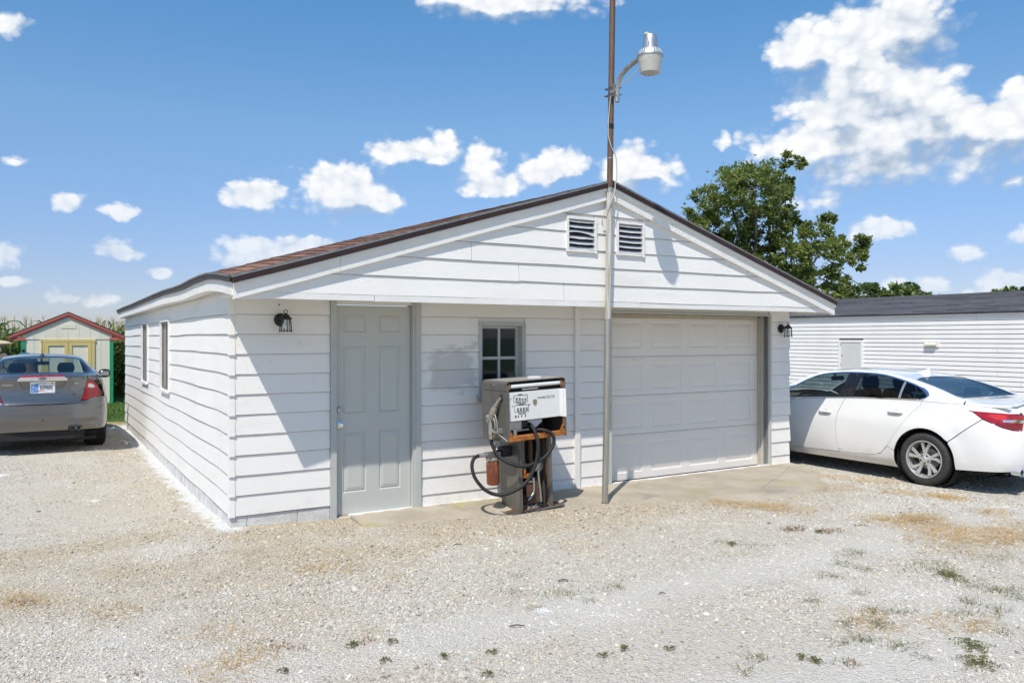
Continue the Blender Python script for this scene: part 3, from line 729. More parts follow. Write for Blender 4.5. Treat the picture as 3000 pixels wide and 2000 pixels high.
# --- side wall (faces -x)
sw = MB()
for a, b, z0, z1 in ((.11, 3.86, -.05, 2.35), (3.86, 4.64, -.05, 1.03), (3.86, 4.64, 1.965, 2.35), (4.64, 6.21, -.05, 2.35), (6.21, 6.98, -.05, 1.03), (6.21, 6.98, 1.965, 2.35), (6.98, GL, -.05, 2.35)):
    sw.box(.025, .11, a, b, z0, z1)
side_wall = part('side_wall', garage, TRIMW, sw)
sp = lambda a, b, z0, z1, sd: plank('plank', side_wall, WHITE_V, a, b, a, b, z0, z1, 'left', seed=sd)
joints = {0: (2.9, 6.4), 1: (4.9, 8.2), 2: (2.1, 6.9), 3: (5.6,), 4: (3.0, 8.0), 9: (3.3, 6.6), 10: (5.2,)}
for k in range(0, 11):
    z0, z1 = ROW(k), ROW(k + 1)
    cuts = [.05] + list(joints.get(k, ())) + [GL + .01]
    for a, b in zip(cuts, cuts[1:]):
        segs = [(a, b)]
        if z1 > 1.06 and z0 < 1.93:
            for wa, wb in ((3.83, 4.67), (6.18, 7.01)):
                ns = []
                for s0, s1 in segs:
                    if s1 <= wa or s0 >= wb: ns.append((s0, s1)); continue
                    if s0 < wa: ns.append((s0, wa))
                    if s1 > wb: ns.append((wb, s1))
                segs = ns
        for s0, s1 in segs: sp(s0, s1 - .003, z0, z1, k * 7)
for va, vb in ((3.86, 4.64), (6.21, 6.98)):
    w = part('side_window'); za, zb = 1.03, 1.965
    for y0, y1, z0, z1 in ((va - .032, va, za - .02, zb + .03), (vb, vb + .032, za - .02, zb + .03), (va, vb, zb, zb + .03)):
        MB().box(-.018, .026, y0, y1, z0, z1).build('casing', TRIMW, w)
    MB().box(-.035, .026, va - .02, vb + .02, za - .03, za).build('sill', TRIMW, w)
    for y0, y1, z0, z1 in ((va, va + .03, za, zb), (vb - .03, vb, za, zb), (va + .03, vb - .03, zb - .03, zb), (va + .03, vb - .03, za, za + .03), (va + .36, va + .40, za + .03, zb - .03)):
        MB().box(.008, .05, y0, y1, z0, z1).build('sash', SASHM, w)
    for y0, y1 in ((va + .03, va + .36), (va + .40, vb - .03)):
        MB().quad((.03, y0, za + .03), (.03, y1, za + .03), (.03, y1, zb - .03), (.03, y0, zb - .03)).build('pane', SCREEN, w)
# --- the two walls out of sight and the floor
part('back_wall', garage, TRIMW, MB().box(.11, GW, GL - .1, GL, -.15, 2.3))
part('far_wall', garage, TRIMW, MB().box(GW - .085, GW, .11, GL - .1, -.15, 2.3))
part('floor', garage, CONC, MB().box(.11, GW - .085, .31, GL - .1, -.12, -.02))
# things dimly seen through the small window
part('workbench', garage, RUSTD, MB().box(2.3, 3.8, 1.3, 1.9, 1.1, 1.16).box(2.35, 2.43, 1.35, 1.43, -.02, 1.1).box(3.65, 3.73, 1.35, 1.43, -.02, 1.1))

# --- roof: a hump behind the gable, as the old rafters have settled
RIDGE_U, RIDGE_Z, E0, E1 = 3.897, 3.464, -.103, 7.70
HUMP = smoothtab([(-.65, 0), (0, .065), (.6, .095), (2, .070), (3.8, .075), (6.5, .05), (10.3, .025)], 6)
def roof_z(u, v):
    if u <= RIDGE_U:
        t = (u - E0) / (RIDGE_U - E0); z = 2.268 + (RIDGE_Z - 2.268) * t
        return z + interp(v, HUMP) * max(0, 1 - t) ** .6 * (1 if t > 0 else 1) + .006 * mnoise.noise(Vector((u * 1.4, v * 1.1, 2)))
    t = (u - RIDGE_U) / (E1 - RIDGE_U); return RIDGE_Z + (2.248 - RIDGE_Z) * t
roof = part('roof')
mb = MB(); us = [E0 - .02 + (RIDGE_U - E0 + .02) * i / 20 for i in range(21)] + [RIDGE_U + (E1 - RIDGE_U + .02) * i / 8 for i in range(1, 9)]
vs_ = [OV + .01 + (GL + .25 - OV) * j / 40 for j in range(41)]
nu = len(us)
for dz in (-.006, -.035):
    mb.v += [(u, v, roof_z(u, v) + dz) for v in vs_ for u in us]
NN = nu * len(vs_)
for off in (0, NN): mb.f += [(off + j * nu + i, off + j * nu + i + 1, off + (j + 1) * nu + i + 1, off + (j + 1) * nu + i) for j in range(len(vs_) - 1) for i in range(nu - 1)]
for i in range(nu - 1): mb.f.append((i, i + 1, NN + i + 1, NN + i)); b = (len(vs_) - 1) * nu; mb.f.append((b + i, b + i + 1, NN + b + i + 1, NN + b + i))
for j in range(len(vs_) - 1): mb.f.append((j * nu, (j + 1) * nu, NN + (j + 1) * nu, NN + j * nu)); e = nu - 1; mb.f.append((j * nu + e, (j + 1) * nu + e, NN + (j + 1) * nu + e, NN + j * nu + e))
mb.build('decking', SHINGD, roof)
# shingle tabs on the slope that shows, row by row
tabs = []
for q in range(8):
    w = .296 + .01 * random.random(); h = .150; th = .009; dx = random.uniform(-.006, .006)
    tabs.append(MB().add([(-w / 2, 0, 0), (w / 2, 0, 0), (w / 2 + dx * .3, h, .000), (-w / 2, h, .000), (-w / 2, -.004 + dx * .4, th + .003 * random.random()), (w / 2, dx * .6, th + .006 * random.random()), (w / 2, h, .0035), (-w / 2, h, .0035)],
                [(4, 5, 6, 7), (0, 1, 5, 4), (1, 2, 6, 5), (3, 0, 4, 7), (0, 3, 2, 1)]).mesh('shingle'))
    tabs[-1].materials.append(SHING[q % 4])
R_ = 0; sl = sqrt((RIDGE_U - E0) ** 2 + (RIDGE_Z - 2.268) ** 2)
for r in range(32):
    s = r * .1285 - .015; u = E0 - .012 + (RIDGE_U - E0) * (s + .012) / sl
    for c in range(9):
        v = OV + .02 + (c + (.0 if r % 2 else .5)) * .302 + .01 * random.uniform(-1, 1)
        if v < OV + .15: v = OV + .155
        p = Vector((u, v, roof_z(u, v))); e = .05
        ty = Vector((e, 0, roof_z(u + e, v) - p.z)).normalized(); tx = Vector((0, -e, roof_z(u, v - e) - p.z)).normalized()
        nz = tx.cross(ty).normalized(); tx = ty.cross(nz)
        M = Matrix((tx, ty, nz)).transposed().to_4x4(); M.translation = p + nz * .002
        o = link('shingle', random.choice(tabs), None, roof); o.matrix_local = M
# ridge cap over the front
MB().add([(RIDGE_U - .12, OV - .01, RIDGE_Z - .025), (RIDGE_U, OV - .01, RIDGE_Z + .014), (RIDGE_U + .12, OV - .01, RIDGE_Z - .028), (RIDGE_U - .12, GL + .2, RIDGE_Z - .02), (RIDGE_U, GL + .2, RIDGE_Z + .014), (RIDGE_U + .12, GL + .2, RIDGE_Z - .028)],
         [(0, 1, 4, 3), (1, 2, 5, 4)]).build('ridge_cap', SHING[3], roof)
# --- gable end
def rake(u): return roof_z(u, OV) if u <= RIDGE_U else RIDGE_Z + (2.248 - RIDGE_Z) * (u - RIDGE_U) / (E1 - RIDGE_U)
def band_along(off0, off1, v0, v1, ua, ub, n=14):
    mb = MB(); L = []
    for i in range(n + 1):
        u = ua + (ub - ua) * i / n; z = rake(u)
        L += [(u, v0, z - off0), (u, v0, z - off1), (u, v1, z - off1), (u, v1, z - off0)]
    mb.add(L, [(4 * i + k, 4 * i + (k + 1) % 4, 4 * i + 4 + (k + 1) % 4, 4 * i + 4 + k) for i in range(n) for k in range(4)] + [(0, 1, 2, 3), (4 * n + 3, 4 * n + 2, 4 * n + 1, 4 * n)])
    return mb
for ua, ub in ((E0 - .02, RIDGE_U - .001), (RIDGE_U + .001, E1 + .01)):
    band_along(-.012, .006, OV - .058, OV + .02, ua, ub).build('shingle_edge', GREYEDGE, roof)
    band_along(.006, .012, OV - .062, OV + .02, ua, ub).build('edge_strip', ALU, roof)
ge = part('gable')
LX = lambda z: (E0 + (z + .075 - 2.268) / (RIDGE_Z - 2.268) * (RIDGE_U - E0))
RX = lambda z: (RIDGE_U + (RIDGE_Z - z - .075) / (RIDGE_Z - 2.248) * (E1 - RIDGE_U))
MB().prism([(E0 + .02, 2.09), (E1 - .02, 2.09), (E1 - .02, 2.17), (RIDGE_U, RIDGE_Z - .06), (E0 + .02, 2.19)], OV + .026, OV + .06).build('sheathing', TRIMW, ge)
gl = [2.138, 2.322, 2.510, 2.693, 2.880, 3.078, 3.26, 3.40]
jn = {0: 3.292, 1: 2.731, 2: 2.178}
V1 = (3.318, 3.718, 2.668, 3.045); V2 = (3.992, 4.392, 2.664, 3.04)
for i in range(7):
    z0, z1 = gl[i], gl[i + 1]; a0, b0, a1, b1 = max(LX(z0), E0 + .01), min(RX(z0), E1 - .01), LX(z1), RX(z1)
    if i == 0: a0 = E0 + .06
    cuts = []
    if i in jn: cuts.append((jn[i] - .003, jn[i] + .003))
    if i in (3, 4): cuts += [(V1[0] + .01, V1[1] - .01), (V2[0] + .01, V2[1] - .01)]
    s0, s1 = a0, a1
    for ca, cb in cuts:
        plank('plank', ge, WHITE_U, s0, ca, s1, ca, z0, z1, plane=OV, seed=i * 9, wave=.006); s0 = s1 = cb
    plank('plank', ge, WHITE_U, s0, b0, s1, b1, z0, z1, plane=OV, seed=i * 9 + 4, wave=.006)
for a, b in ((E0 + .24, 1.157), (1.163, 4.336), (4.342, E1 - .16)):
    MB().box(a, b, OV + .002 + .004 * random.random(), OV + .05, 2.083 + random.uniform(0, .004), 2.140).build('skirt_board', TRIMW, ge)
for ua, ub in ((E0, .82), (.823, RIDGE_U - .001), (RIDGE_U + .001, E1)):
    band_along(.058, .096, OV - .052, OV + .02, ua, ub).build('rake_moulding', TRIMW, ge)
    band_along(.096, .198, OV - .030, OV + .024, ua, ub).build('rake_board', TRIMW, ge)
for ua, ub in ((E0 - .015, .55), (.545, 2.95), (2.945, RIDGE_U - .001), (RIDGE_U + .001, 5.4), (5.395, E1 + .005)):
    o = random.uniform(-.002, .002)
    band_along(.012, .064, OV - .068 + o, OV - .05 + o, ua, ub).build('drip_edge', BRONZE, ge)
# boxed corner returns at both ends of the overhang
MB().prism([(E0 + .004, 2.075), (E0 + .24, 2.083), (E0 + .24, 2.139), (E0 + .004, 2.13)], OV + .004, OV + .05).build('return_board', TRIMW, ge)
MB().prism([(E1 - .16, 2.083), (E1 - .03, 2.07), (E1 - .005, 2.07), (E1 - .005, 2.15), (E1 - .16, 2.139)], OV - .006, OV + .05).build('return_board', TRIMW, ge)
MB().box(E0 + .02, E1 - .02, OV + .061, .022, 2.112, 2.13).build('soffit', TRIMW, ge)
MB().box(E1 - .012, E1, OV - .02, GL + .1, 2.07, 2.2).build('fascia', TRIMW, ge)
for (va, vb, z0, z1), bent in ((V1, 2), (V2, None)):
    vt = part('gable_vent')
    for k, (xa, xb, za, zb) in enumerate(((va, va + .028, z0, z1), (vb - .030, vb, z0 - .01, z1), (va + .028, vb - .030, z1 - .026, z1 + .004), (va + .028, vb - .030, z0, z0 + .022))):
        mb = MB(); n = 8; L = []
        for i in range(n + 1):
            t = i / n; w = .003 * mnoise.noise(Vector((t * 4, k, va * 3)))
            if zb - za > xb - xa: c = [(xa + w, OV - .016, za + (zb - za) * t), (xb + w, OV - .016, za + (zb - za) * t), (xb + w, OV + .03, za + (zb - za) * t), (xa + w, OV + .03, za + (zb - za) * t)]
            else: c = [(xa + (xb - xa) * t, OV - .016, za + w), (xa + (xb - xa) * t, OV - .016, zb + w), (xa + (xb - xa) * t, OV + .03, zb + w), (xa + (xb - xa) * t, OV + .03, za + w)]
            L += c
        mb.add(L, [(4 * i + q, 4 * i + (q + 1) % 4, 4 * i + 4 + (q + 1) % 4, 4 * i + 4 + q) for i in range(n) for q in range(4)] + [(0, 1, 2, 3), (4 * n, 4 * n + 1, 4 * n + 2, 4 * n + 3)])
        mb.build('frame', TRIMW, vt)
    MB().quad((va + .02, OV + .0255, z0), (vb - .02, OV + .0255, z0), (vb - .02, OV + .0255, z1), (va + .02, OV + .0255, z1)).build('backing', DARK, vt)
    for i in range(6):
        zc = z0 + .028 + (z1 - z0 - .085) * i / 5; n = 8; L = []
        for j in range(n + 1):
            t = j / n; x = va + .029 + (vb - va - .060) * t; dz = -.006 * sin(pi * t) * random.uniform(.6, 1.3)
            if bent is not None and i == 3: dz = .010 * sin(t * 5.2) - .020 * sstep(t, .75, 1.0)
            L += [(x, OV - .012, zc + dz), (x, OV - .009, zc + .004 + dz), (x, OV + .020, zc + .034 + dz * .3), (x, OV + .022, zc + .029 + dz * .3)]
        MB().add(L, [(4 * j + q, 4 * j + (q + 1) % 4, 4 * j + 4 + (q + 1) % 4, 4 * j + 4 + q) for j in range(n) for q in range(4)]).build('slat', SLATM, vt, True)
# --- eave along the side wall: bowed fascia, drip edge, narrow soffit
def along_eave(off0, off1, x0, x1, n=34, va=OV, vb=GL + .12):
    mb = MB(); L = []
    for i in range(n + 1):
        v = va + (vb - va) * i / n; z = roof_z(E0, v) - .004 + .004 * mnoise.noise(Vector((v * 3, 1, 1)))
        L += [(x0, v, z - off0), (x0, v, z - off1), (x1, v, z - off1), (x1, v, z - off0)]
    return mb.add(L, [(4 * i + k, 4 * i + (k + 1) % 4, 4 * i + 4 + (k + 1) % 4, 4 * i + 4 + k) for i in range(n) for k in range(4)] + [(0, 1, 2, 3), (4 * n + 3, 4 * n + 2, 4 * n + 1, 4 * n)])
ev = part('eave')
along_eave(-.010, .006, E0 - .045, E0 + .02).build('shingle_edge', GREYEDGE, ev)
for a, b in ((OV - .03, .55), (.53, 3.1), (3.06, 4.4), (4.36, 7.3), (7.28, GL + .12)): along_eave(.006, .052, E0 - .030 - .006 * random.random(), E0 - .014, 16, a, b).build('drip_edge', BRONZE, ev)
for a, b in ((OV - .004, 4.2), (4.21, GL + .1)): along_eave(.040, .160, E0 - .012, E0 + .012, 20, a, b).build('fascia', TRIMW, ev)
along_eave(.150, .158, E0 + .012, .022).build('soffit', TRIMW, ev)
# ------------------------------------------------------------------ wall lanterns
BULB = mat('frosted bulb glass', (.80, .80, .78), .25, coat=.3)
def lantern(label, u, z, lean):
    t = thing('wall_lantern', label, 'wall lamp', G(u, -.004, z), TH, 'black wall lanterns on the garage front')
    Mx = Matrix.Rotation(pi / 2, 4, 'X')
    MB().lathe([(0, -.004), (.062, -.004), (.062, .006), (.052, .016), (.020, .022), (0, .022)], 24, Mx).build('back_plate', BLACKM, t, True)
    MB().tube(catmull([(0, -.018, 0), (0, -.05, .018), (0, -.085, .03), (0, -.10, .038)], 5), .008, 8).build('arm', BLACKM, t, True)
    c = (lean, -.105)
    P = lambda x, y, z_: (c[0] + x, c[1] + y, z_)
    Mc = Matrix.Translation((c[0], c[1], 0))
    MB().lathe([(.0, .056), (.016, .056), (.022, .046), (.036, .036), (.046, .022), (.060, .012), (.060, .004), (.0, .004)], 6, Mc @ Matrix.Rotation(pi / 6, 4, 'Z')).build('cap', BLACKM, t)
    MB().lathe([(.004, .0), (.004, .0)], 3)
    ring = [P(.017 * cos(a), 0, .074 + .017 * sin(a)) for a in [2 * pi * i / 16 for i in range(17)]]
    MB().tube(ring, .0035, 6).build('hanging_ring', BLACKM, t, True)
    top, bot = .046, .058
    H = [(cos(pi / 3 * i + pi / 6), sin(pi / 3 * i + pi / 6)) for i in range(6)]
    for x, y in H: MB().tube([P(x * top, y * top, .012), P(x * bot, y * bot, -.118)], .004, 6).build('cage_bar', BLACKM, t, True)
    for r, z_ in ((bot, -.105), (top + .002, .004)):
        mb = MB()
        for i in range(6):
            a, b = H[i], H[(i + 1) % 6]; mb.tube([P(a[0] * r, a[1] * r, z_), P(b[0] * r, b[1] * r, z_)], .0042, 6)
        mb.build('cage_ring', BLACKM, t, True)
    for i in range(6):
        a, b = H[i], H[(i + 1) % 6]
        MB().quad(P(a[0] * top * .95, a[1] * top * .95, .004), P(b[0] * top * .95, b[1] * top * .95, .004), P(b[0] * bot * .95, b[1] * bot * .95, -.103), P(a[0] * bot * .95, a[1] * bot * .95, -.103)).build('pane', PANE_L, t)
    MB().lathe([(.0, -.086), (.018, -.082), (.028, -.066), (.029, -.052), (.020, -.034), (.014, -.018), (.014, .002), (0, .002)], 16, Mc).build('bulb', BULB, t, True)
lantern('black wall lantern with clear panes beside the grey entry door', .466, 1.917, .020)
lantern('black wall lantern beside the wide overhead door', 7.440, 1.872, .020)

# ------------------------------------------------------------------ pipe mast with the yard light
pole_b = G(3.795, -.705, -.06); pole_t = G(3.915, -.705, 6.3)
pl_ = thing('pipe_mast', 'tall pipe mast standing against the gable, grey below and rusty above', 'pole', pole_b)
pdir = (pole_t - pole_b)
def pole_at(z): return pdir * ((z + .06) / pdir.z)
MB().tube([pole_at(z) for z in (-.06, .6, 1.3, 1.95)], .0345, 16).build('lower_pipe', POLEG, pl_, True)
MB().tube([pole_at(z) for z in (1.951, 2.7, 3.36)], .0346, 16).build('painted_pipe', POLEW, pl_, True)
MB().tube([pole_at(z) for z in (3.361, 4.2, 5.2, 6.3)], .0325, 16).build('upper_pipe', POLER, pl_, True)
MB().lathe([(.035, -.05), (.047, -.05), (.048, -.01), (.045, .01), (.035, .012)], 16).build('base_collar', RUSTD, pl_, True)
MB().tube([pole_at(3.34), pole_at(3.385)], .037, 16).build('joint_sleeve', GALV, pl_, True)
MB().tube([pole_at(3.70), pole_at(3.715)], .0338, 16).build('band', GALV, pl_, True)
MB().tube([pole_at(4.03), pole_at(4.085)], .0355, 16).build('tape_wrap', BLACKPL, pl_, True)
# yard light, bolted to the mast and reaching out over the lot
YL = thing('yard_light', 'bell-shaped metal yard light on a curved arm bolted to the mast', 'lamp', pole_b + pole_at(4.42), TH)
def ylp(x, y, z): return (x, y, z)
MB().box(-.045, .045, -.085, -.0335, -.055, .075).build('bracket', GALV, YL)
for z in (-.03, .045):
    MB().tube([(-.055, .045, z), (-.055, -.11, z)], .005, 6).tube([(.055, .045, z), (.055, -.11, z)], .005, 6).tube([(-.06, .040, z), (.06, .040, z)], .006, 6).build('clamp_bolt', RUSTD, YL, True)
armp = catmull([(0, -.105, -.12), (0, -.106, .0), (0, -.122, .075), (0, -.18, .150), (0, -.29, .20), (0, -.42, .232), (0, -.55, .252)], 6)
MB().tube(armp, .026, 12).build('arm', GALV, YL, True)
LX_, LY, LZ = -.075, -.73, .0          # lens bottom centre
Ml = Matrix.Translation((LX_, LY, LZ))
LENS = mat('ribbed lamp lens', (.56, .54, .48), .35, col2=(.46, .44, .38), vs=14, bump=.0015, bs=90, coat=.2)
LBOT = mat('speckled lens bottom', (.58, .59, .60), .3, col2=(.24, .23, .22), vs=60, var=.25, spots=[((.05, .045, .04), 75, .60, .66)])
MB().lathe([(.0, .0), (.092, .0)], 32, Ml).build('lens_bottom', LBOT, YL)
MB().lathe([(.092, .0), (.098, .004), (.108, .06), (.116, .11), (.122, .155), (.126, .172)], 40, Ml).build('lens', LENS, YL, True)
mb = MB(); prof = [(.129, .165), (.129, .178), (.118, .200), (.106, .228), (.084, .248), (.078, .252)]
mb.lathe(prof, 36, Ml); 
mb.build('reflector', ALU, YL, True)
for i in range(28):
    a = 2 * pi * i / 28; M2 = Ml @ Matrix.Rotation(a, 4, 'Z')
    MB().add([M2 @ Vector(p) for p in ((.127, -.004, .182), (.127, .004, .182), (.108, .004, .230), (.108, -.004, .230), (.121, 0, .181), (.104, 0, .226))], [(0, 1, 2, 3), (0, 4, 5, 3), (1, 4, 5, 2)]).build('fin', PLASTW, YL)
MB().lathe([(.078, .250), (.076, .262), (.072, .33), (.066, .375), (.058, .384), (.0, .386)], 32, Ml).build('housing', ALU, YL, True)
MB().lathe([(.030, .0), (.030, .014), (.022, .022), (0, .023)], 18, Ml @ Matrix.Translation((-.035, .01, .385))).build('photocell', mat('yellowed photocell', (.62, .58, .30), .4), YL, True)
MB().box(-.035 + LX_ * .5, .035 + LX_ * .5, -.655, -.52, .222, .284).build('clamp', ALU, YL)
MB().box(-.06, -.005, -.685, -.64, .19, .32).build('socket_block', BLACKPL, YL)
MB().tube([Ml @ Vector((-.06, -.05, .26)), Ml @ Vector((-.062, -.052, .30))], .006, 6).build('latch', ALU, YL, True)
# cable down the mast
cb = []
for (x, y, z) in [(-.02, -.65, .21), (-.035, -.52, .14), (-.045, -.42, .07), (-.05, -.24, .03), (-.05, -.10, -.01), (-.046, -.05, -.06), (-.05, -.03, -.2), (-.062, -.028, -.36), (-.055, -.03, -.5), (-.02, -.044, -.62), (.03, -.045, -.70), (.046, -.04, -.86), (.044, -.035, -.98)]: cb.append((x, y, z))
base = pole_b + pole_at(4.42)
cw = [base + UU * x + VV * y + Vector((0, 0, z)) for x, y, z in catmull(cb, 5)]
dn = [(.044, -.035, 3.44), (.038, -.045, 3.37), (-.005, -.058, 3.27), (-.055, -.045, 3.19), (-.085, -.02, 3.10), (-.088, .01, 3.02), (-.07, .028, 2.98), (-.058, .03, 2.96)]
cw += [pole_b + pole_at(z) * 0 + Vector((pole_at(z).x, pole_at(z).y, z + .06)) + UU * x + VV * y for x, y, z in catmull(dn, 6)]
rel_ = [p - cw[-1] for p in cw]
cab = MB().tube(rel_, .0055, 6).build('cable', CABLE, None, True, loc=cw[-1]); tag(cab, 'thin pale cable winding down the mast into the gable', 'cable')
# ------------------------------------------------------------------ the old fuel pump
gp = thing('fuel_pump', 'old grey fuel pump with white dial panel, black hose and rusty innards', 'fuel pump', G(2.942, -.674, -.05))
gp.rotation_euler = Euler((0, radians(-2.2), TH + radians(3.0)), 'XYZ')
# base plate with rolled rim
MB().box(-.33, .33, 0, .44, .004, .014).build('base_plate', RUSTD, gp)
MB().tube([(-.335, -.004, .012), (.34, -.012, .012)], .011, 8).tube([(-.335, 0, .012), (-.335, .44, .012)], .009, 8).tube([(.34, 0, .012), (.335, .44, .012)], .009, 8).build('base_rim', STEELG, gp, True)
# pedestal: left side panel, right post, back, cross members
PSD = STEELG
pd = MB().box(-.200, -.190, .03, .37, .014, .745).box(-.190, -.168, .022, .034, .014, .745).box(-.200, .215, .360, .370, .014, .745).build('pedestal_panel', PSD, gp)
MB().box(.172, .180, .028, .36, .014, .745).box(.180, .218, .022, .032, .014, .745).box(.210, .218, .032, .36, .014, .745).build('pedestal_post', PSD, gp)
MB().box(.158, .1715, .030, .050, .05, .74).build('rust_strip', RUSTD, gp)
MB().box(-.1675, -.156, .030, .050, .30, .74).build('rust_strip', RUSTD, gp)
# innards of the pedestal
MB().lathe([(0, -.03), (.062, -.03), (.066, -.02), (.066, .02), (.030, .026), (0, .026)], 22, Matrix.Translation((.10, .12, .445)) @ Matrix.Rotation(pi / 2, 4, 'X')).build('pulley', GALV, gp, True)
MB().box(-.06, .12, .10, .34, .06, .27).box(-.03, .09, .12, .30, .27, .32).build('motor_block', RUSTD, gp)
MB().lathe([(0, 0), (.05, 0), (.055, .02), (.055, .14), (.05, .16), (0, .16)], 16, Matrix.Translation((-.08, .17, .10)) @ Matrix.Rotation(pi / 2, 4, 'Y')).build('motor', RUSTD, gp, True)
MB().tube(catmull([(.02, .09, .33), (.022, .085, .25), (.015, .085, .18), (-.02, .08, .14), (-.06, .08, .11)], 5), .013, 10).build('pipe', GALV, gp, True)
MB().tube(catmull([(.085, .09, .40), (.09, .09, .30), (.11, .10, .20), (.12, .10, .06)], 5), .014, 10).build('pipe', GALV, gp, True)
MB().tube([(.04, .16, .30), (.04, .16, .74)], .026, 12).build('pipe', RUSTD, gp, True)
MB().tube([(.13, .13, .50), (.13, .13, .745)], .022, 12).build('pipe', RUSTD, gp, True)
MB().box(-.14, -.09, .08, .16, .50, .74).box(-.15, -.08, .07, .17, .44, .50).build('conduit_box', STEELG, gp)
MB().tube([(-.10, .09, .49), (-.06, .08, .47), (-.02, .09, .50)], .012, 8).build('conduit', BLACKPL, gp, True)
MB().box(-.13, -.03, .07, .14, .345, .385).tube([(-.10, .08, .385), (-.10, .08, .44)], .02, 10).build('valve', RUST, gp)
MB().box(-.15, .02, .09, .20, .285, .30).build('shelf', GALV, gp)
for i in range(26):     # straw nest in the bottom
    a = random.uniform(0, 6.28); x, y = random.uniform(-.1, .15), random.uniform(.05, .2)
    MB().tube([(x, y, .016), (x + .05 * cos(a), y + .03 * sin(a), .03 + .03 * random.random()), (x + .1 * cos(a), y + .06 * sin(a), .018)], .0016, 4).build('straw', CABLE, gp)
# housing shell: top lid, sides, back, floor; front open
hx0, hx1, hy0, hy1, hz0, hz1 = -.382, .366, -.06, .412, .755, 1.368
hs = part('housing', gp)
def rounded_lid():
    mb = MB(); r = .03; prof = []
    for i in range(6): a = pi - (pi / 2) * i / 5; prof.append((hx0 + r + r * cos(a), hz1 - r + r * sin(a)))
    for i in range(6): a = pi / 2 - (pi / 2) * i / 5; prof.append((hx1 - r + r * cos(a), hz1 - r + r * sin(a)))
    prof = [(hx0, 1.272)] + prof + [(hx1, 1.272)]
    inner = [(x + (.006 if x < 0 else -.006), z - .006 if 0 < i < len(prof) - 1 else z) for i, (x, z) in enumerate(prof)]
    for p in (prof, inner):
        b = len(mb.v); mb.v += [(x, hy0, z) for x, z in p] + [(x, hy1, z) for x, z in p]; k = len(p)
        mb.f += [(b + i, b + i + 1, b + k + i + 1, b + k + i) for i in range(k - 1)]
    k = len(prof); mb.f += [(i, i + 1, 2 * k + i + 1, 2 * k + i) for i in range(k - 1)]
    mb.f.append(tuple(k + i for i in range(k)))
    return mb
LIDT = mat('chalky grey pump lid', (.36, .34, .31), .6, col2=(.24, .22, .20), vs=7, var=.6, spots=[((.6, .58, .55), 20, .68, .78)], bump=.001, bs=50)
rounded_lid().build('lid', STEELG, hs)
MB().box(hx0 + .03, hx1 - .03, hy0 + .02, hy1 - .005, hz1 + .0005, hz1 + .003).build('lid_top', LIDT, hs)
MB().box(hx0 + .001, hx0 + .007, hy0, hy1 - .002, hz0, 1.268).box(hx0 + .007, hx0 + .030, hy0, hy0 + .012, hz0, 1.33).build('side_panel', STEELG, hs)
MB().box(hx1 - .007, hx1 - .001, hy0, hy1 - .002, hz0, 1.268).box(hx1 - .030, hx1 - .007, hy0, hy0 + .012, hz0, 1.33).build('side_panel', STEELG, hs)
MB().box(hx0 + .007, hx1 - .007, hy1 - .010, hy1 - .003, hz0, 1.268).build('back_panel', STEELG, hs)
MB().box(hx0 + .007, hx1 - .007, hy0 + .03, hy1 - .011, hz0 + .01, hz0 + .018).build('floor_pan', RUSTD, hs)
MB().box(hx0 + .010, hx0 + .028, hy0 + .0125, hy0 + .03, hz0 + .05, 1.33).box(hx1 - .028, hx1 - .010, hy0 + .0125, hy0 + .03, hz0 + .05, 1.33).build('rust_channel', RUST, hs)
cbm = MB(); n = 14; L = []
for i in range(n + 1):
    t = i / n; x = hx0 + .012 + (hx1 - hx0 - .024) * t; w = .004 * mnoise.noise(Vector((t * 7, 3, 1)))
    L += [(x, hy0 - .006 + w, .762), (x, hy0 - .006 + w, .806), (x, hy0 + .045, .812), (x, hy0 + .045, .764)]
cbm.add(L, [(4 * i + k, 4 * i + (k + 1) % 4, 4 * i + 4 + (k + 1) % 4, 4 * i + 4 + k) for i in range(n) for k in range(4)] + [(0, 1, 2, 3), (4 * n, 4 * n + 1, 4 * n + 2, 4 * n + 3)]).build('crossbar', RUST, hs)
MB().prism([(hx1 - .09, .812), (hx1 - .016, .812), (hx1 - .030, .912)], hy0 + .004, hy0 + .010).build('gusset', RUST, hs)
MB().prism([(hx0 + .016, .812), (hx0 + .075, .812), (hx0 + .026, .885)], hy0 + .004, hy0 + .010).build('gusset', RUST, hs)
MB().lathe([(0, 0), (.010, 0), (.010, .008), (0, .008)], 10, Matrix.Translation((hx1 - .036, hy0 + .003, .845)) @ Matrix.Rotation(pi / 2, 4, 'X')).build('bolt', BLACKPL, hs)
MB().quad((hx0 + .03, hy0 + .06, .95), (hx1 - .03, hy0 + .06, .95), (hx1 - .03, hy0 + .06, 1.33), (hx0 + .03, hy0 + .06, 1.33)).build('inner_plate', DARK, hs)
MB().lathe([(0, -.31), (.020, -.31), (.022, -.29), (.022, .29), (.020, .31), (0, .31)], 16, Matrix.Translation((-.005, hy0 + .028, 1.316)) @ Matrix.Rotation(pi / 2, 4, 'Y')).build('light_tube', PLASTW, hs, True)
MB().box(hx0 + .03, hx0 + .052, hy0 + .012, hy0 + .05, 1.29, 1.345).build('tube_holder', RUST, hs); MB().box(hx1 - .054, hx1 - .03, hy0 + .012, hy0 + .05, 1.285, 1.35).build('tube_holder', RUST, hs)
MB().box(-.18, .02, hy0 + .012, hy0 + .016, 1.276, 1.282).build('reflector_lip', PLASTW, hs)
MB().box(.01, .115, .03, .13, hz1 + .0035, hz1 + .022).box(.02, .105, .04, .12, hz1 + .022, hz1 + .026).build('lid_label', PLASTW, hs)
MB().box(.02, .10, .032, .036, hz1 + .0, hz1 + .02).build('lid_clip', BLACKPL, hs)
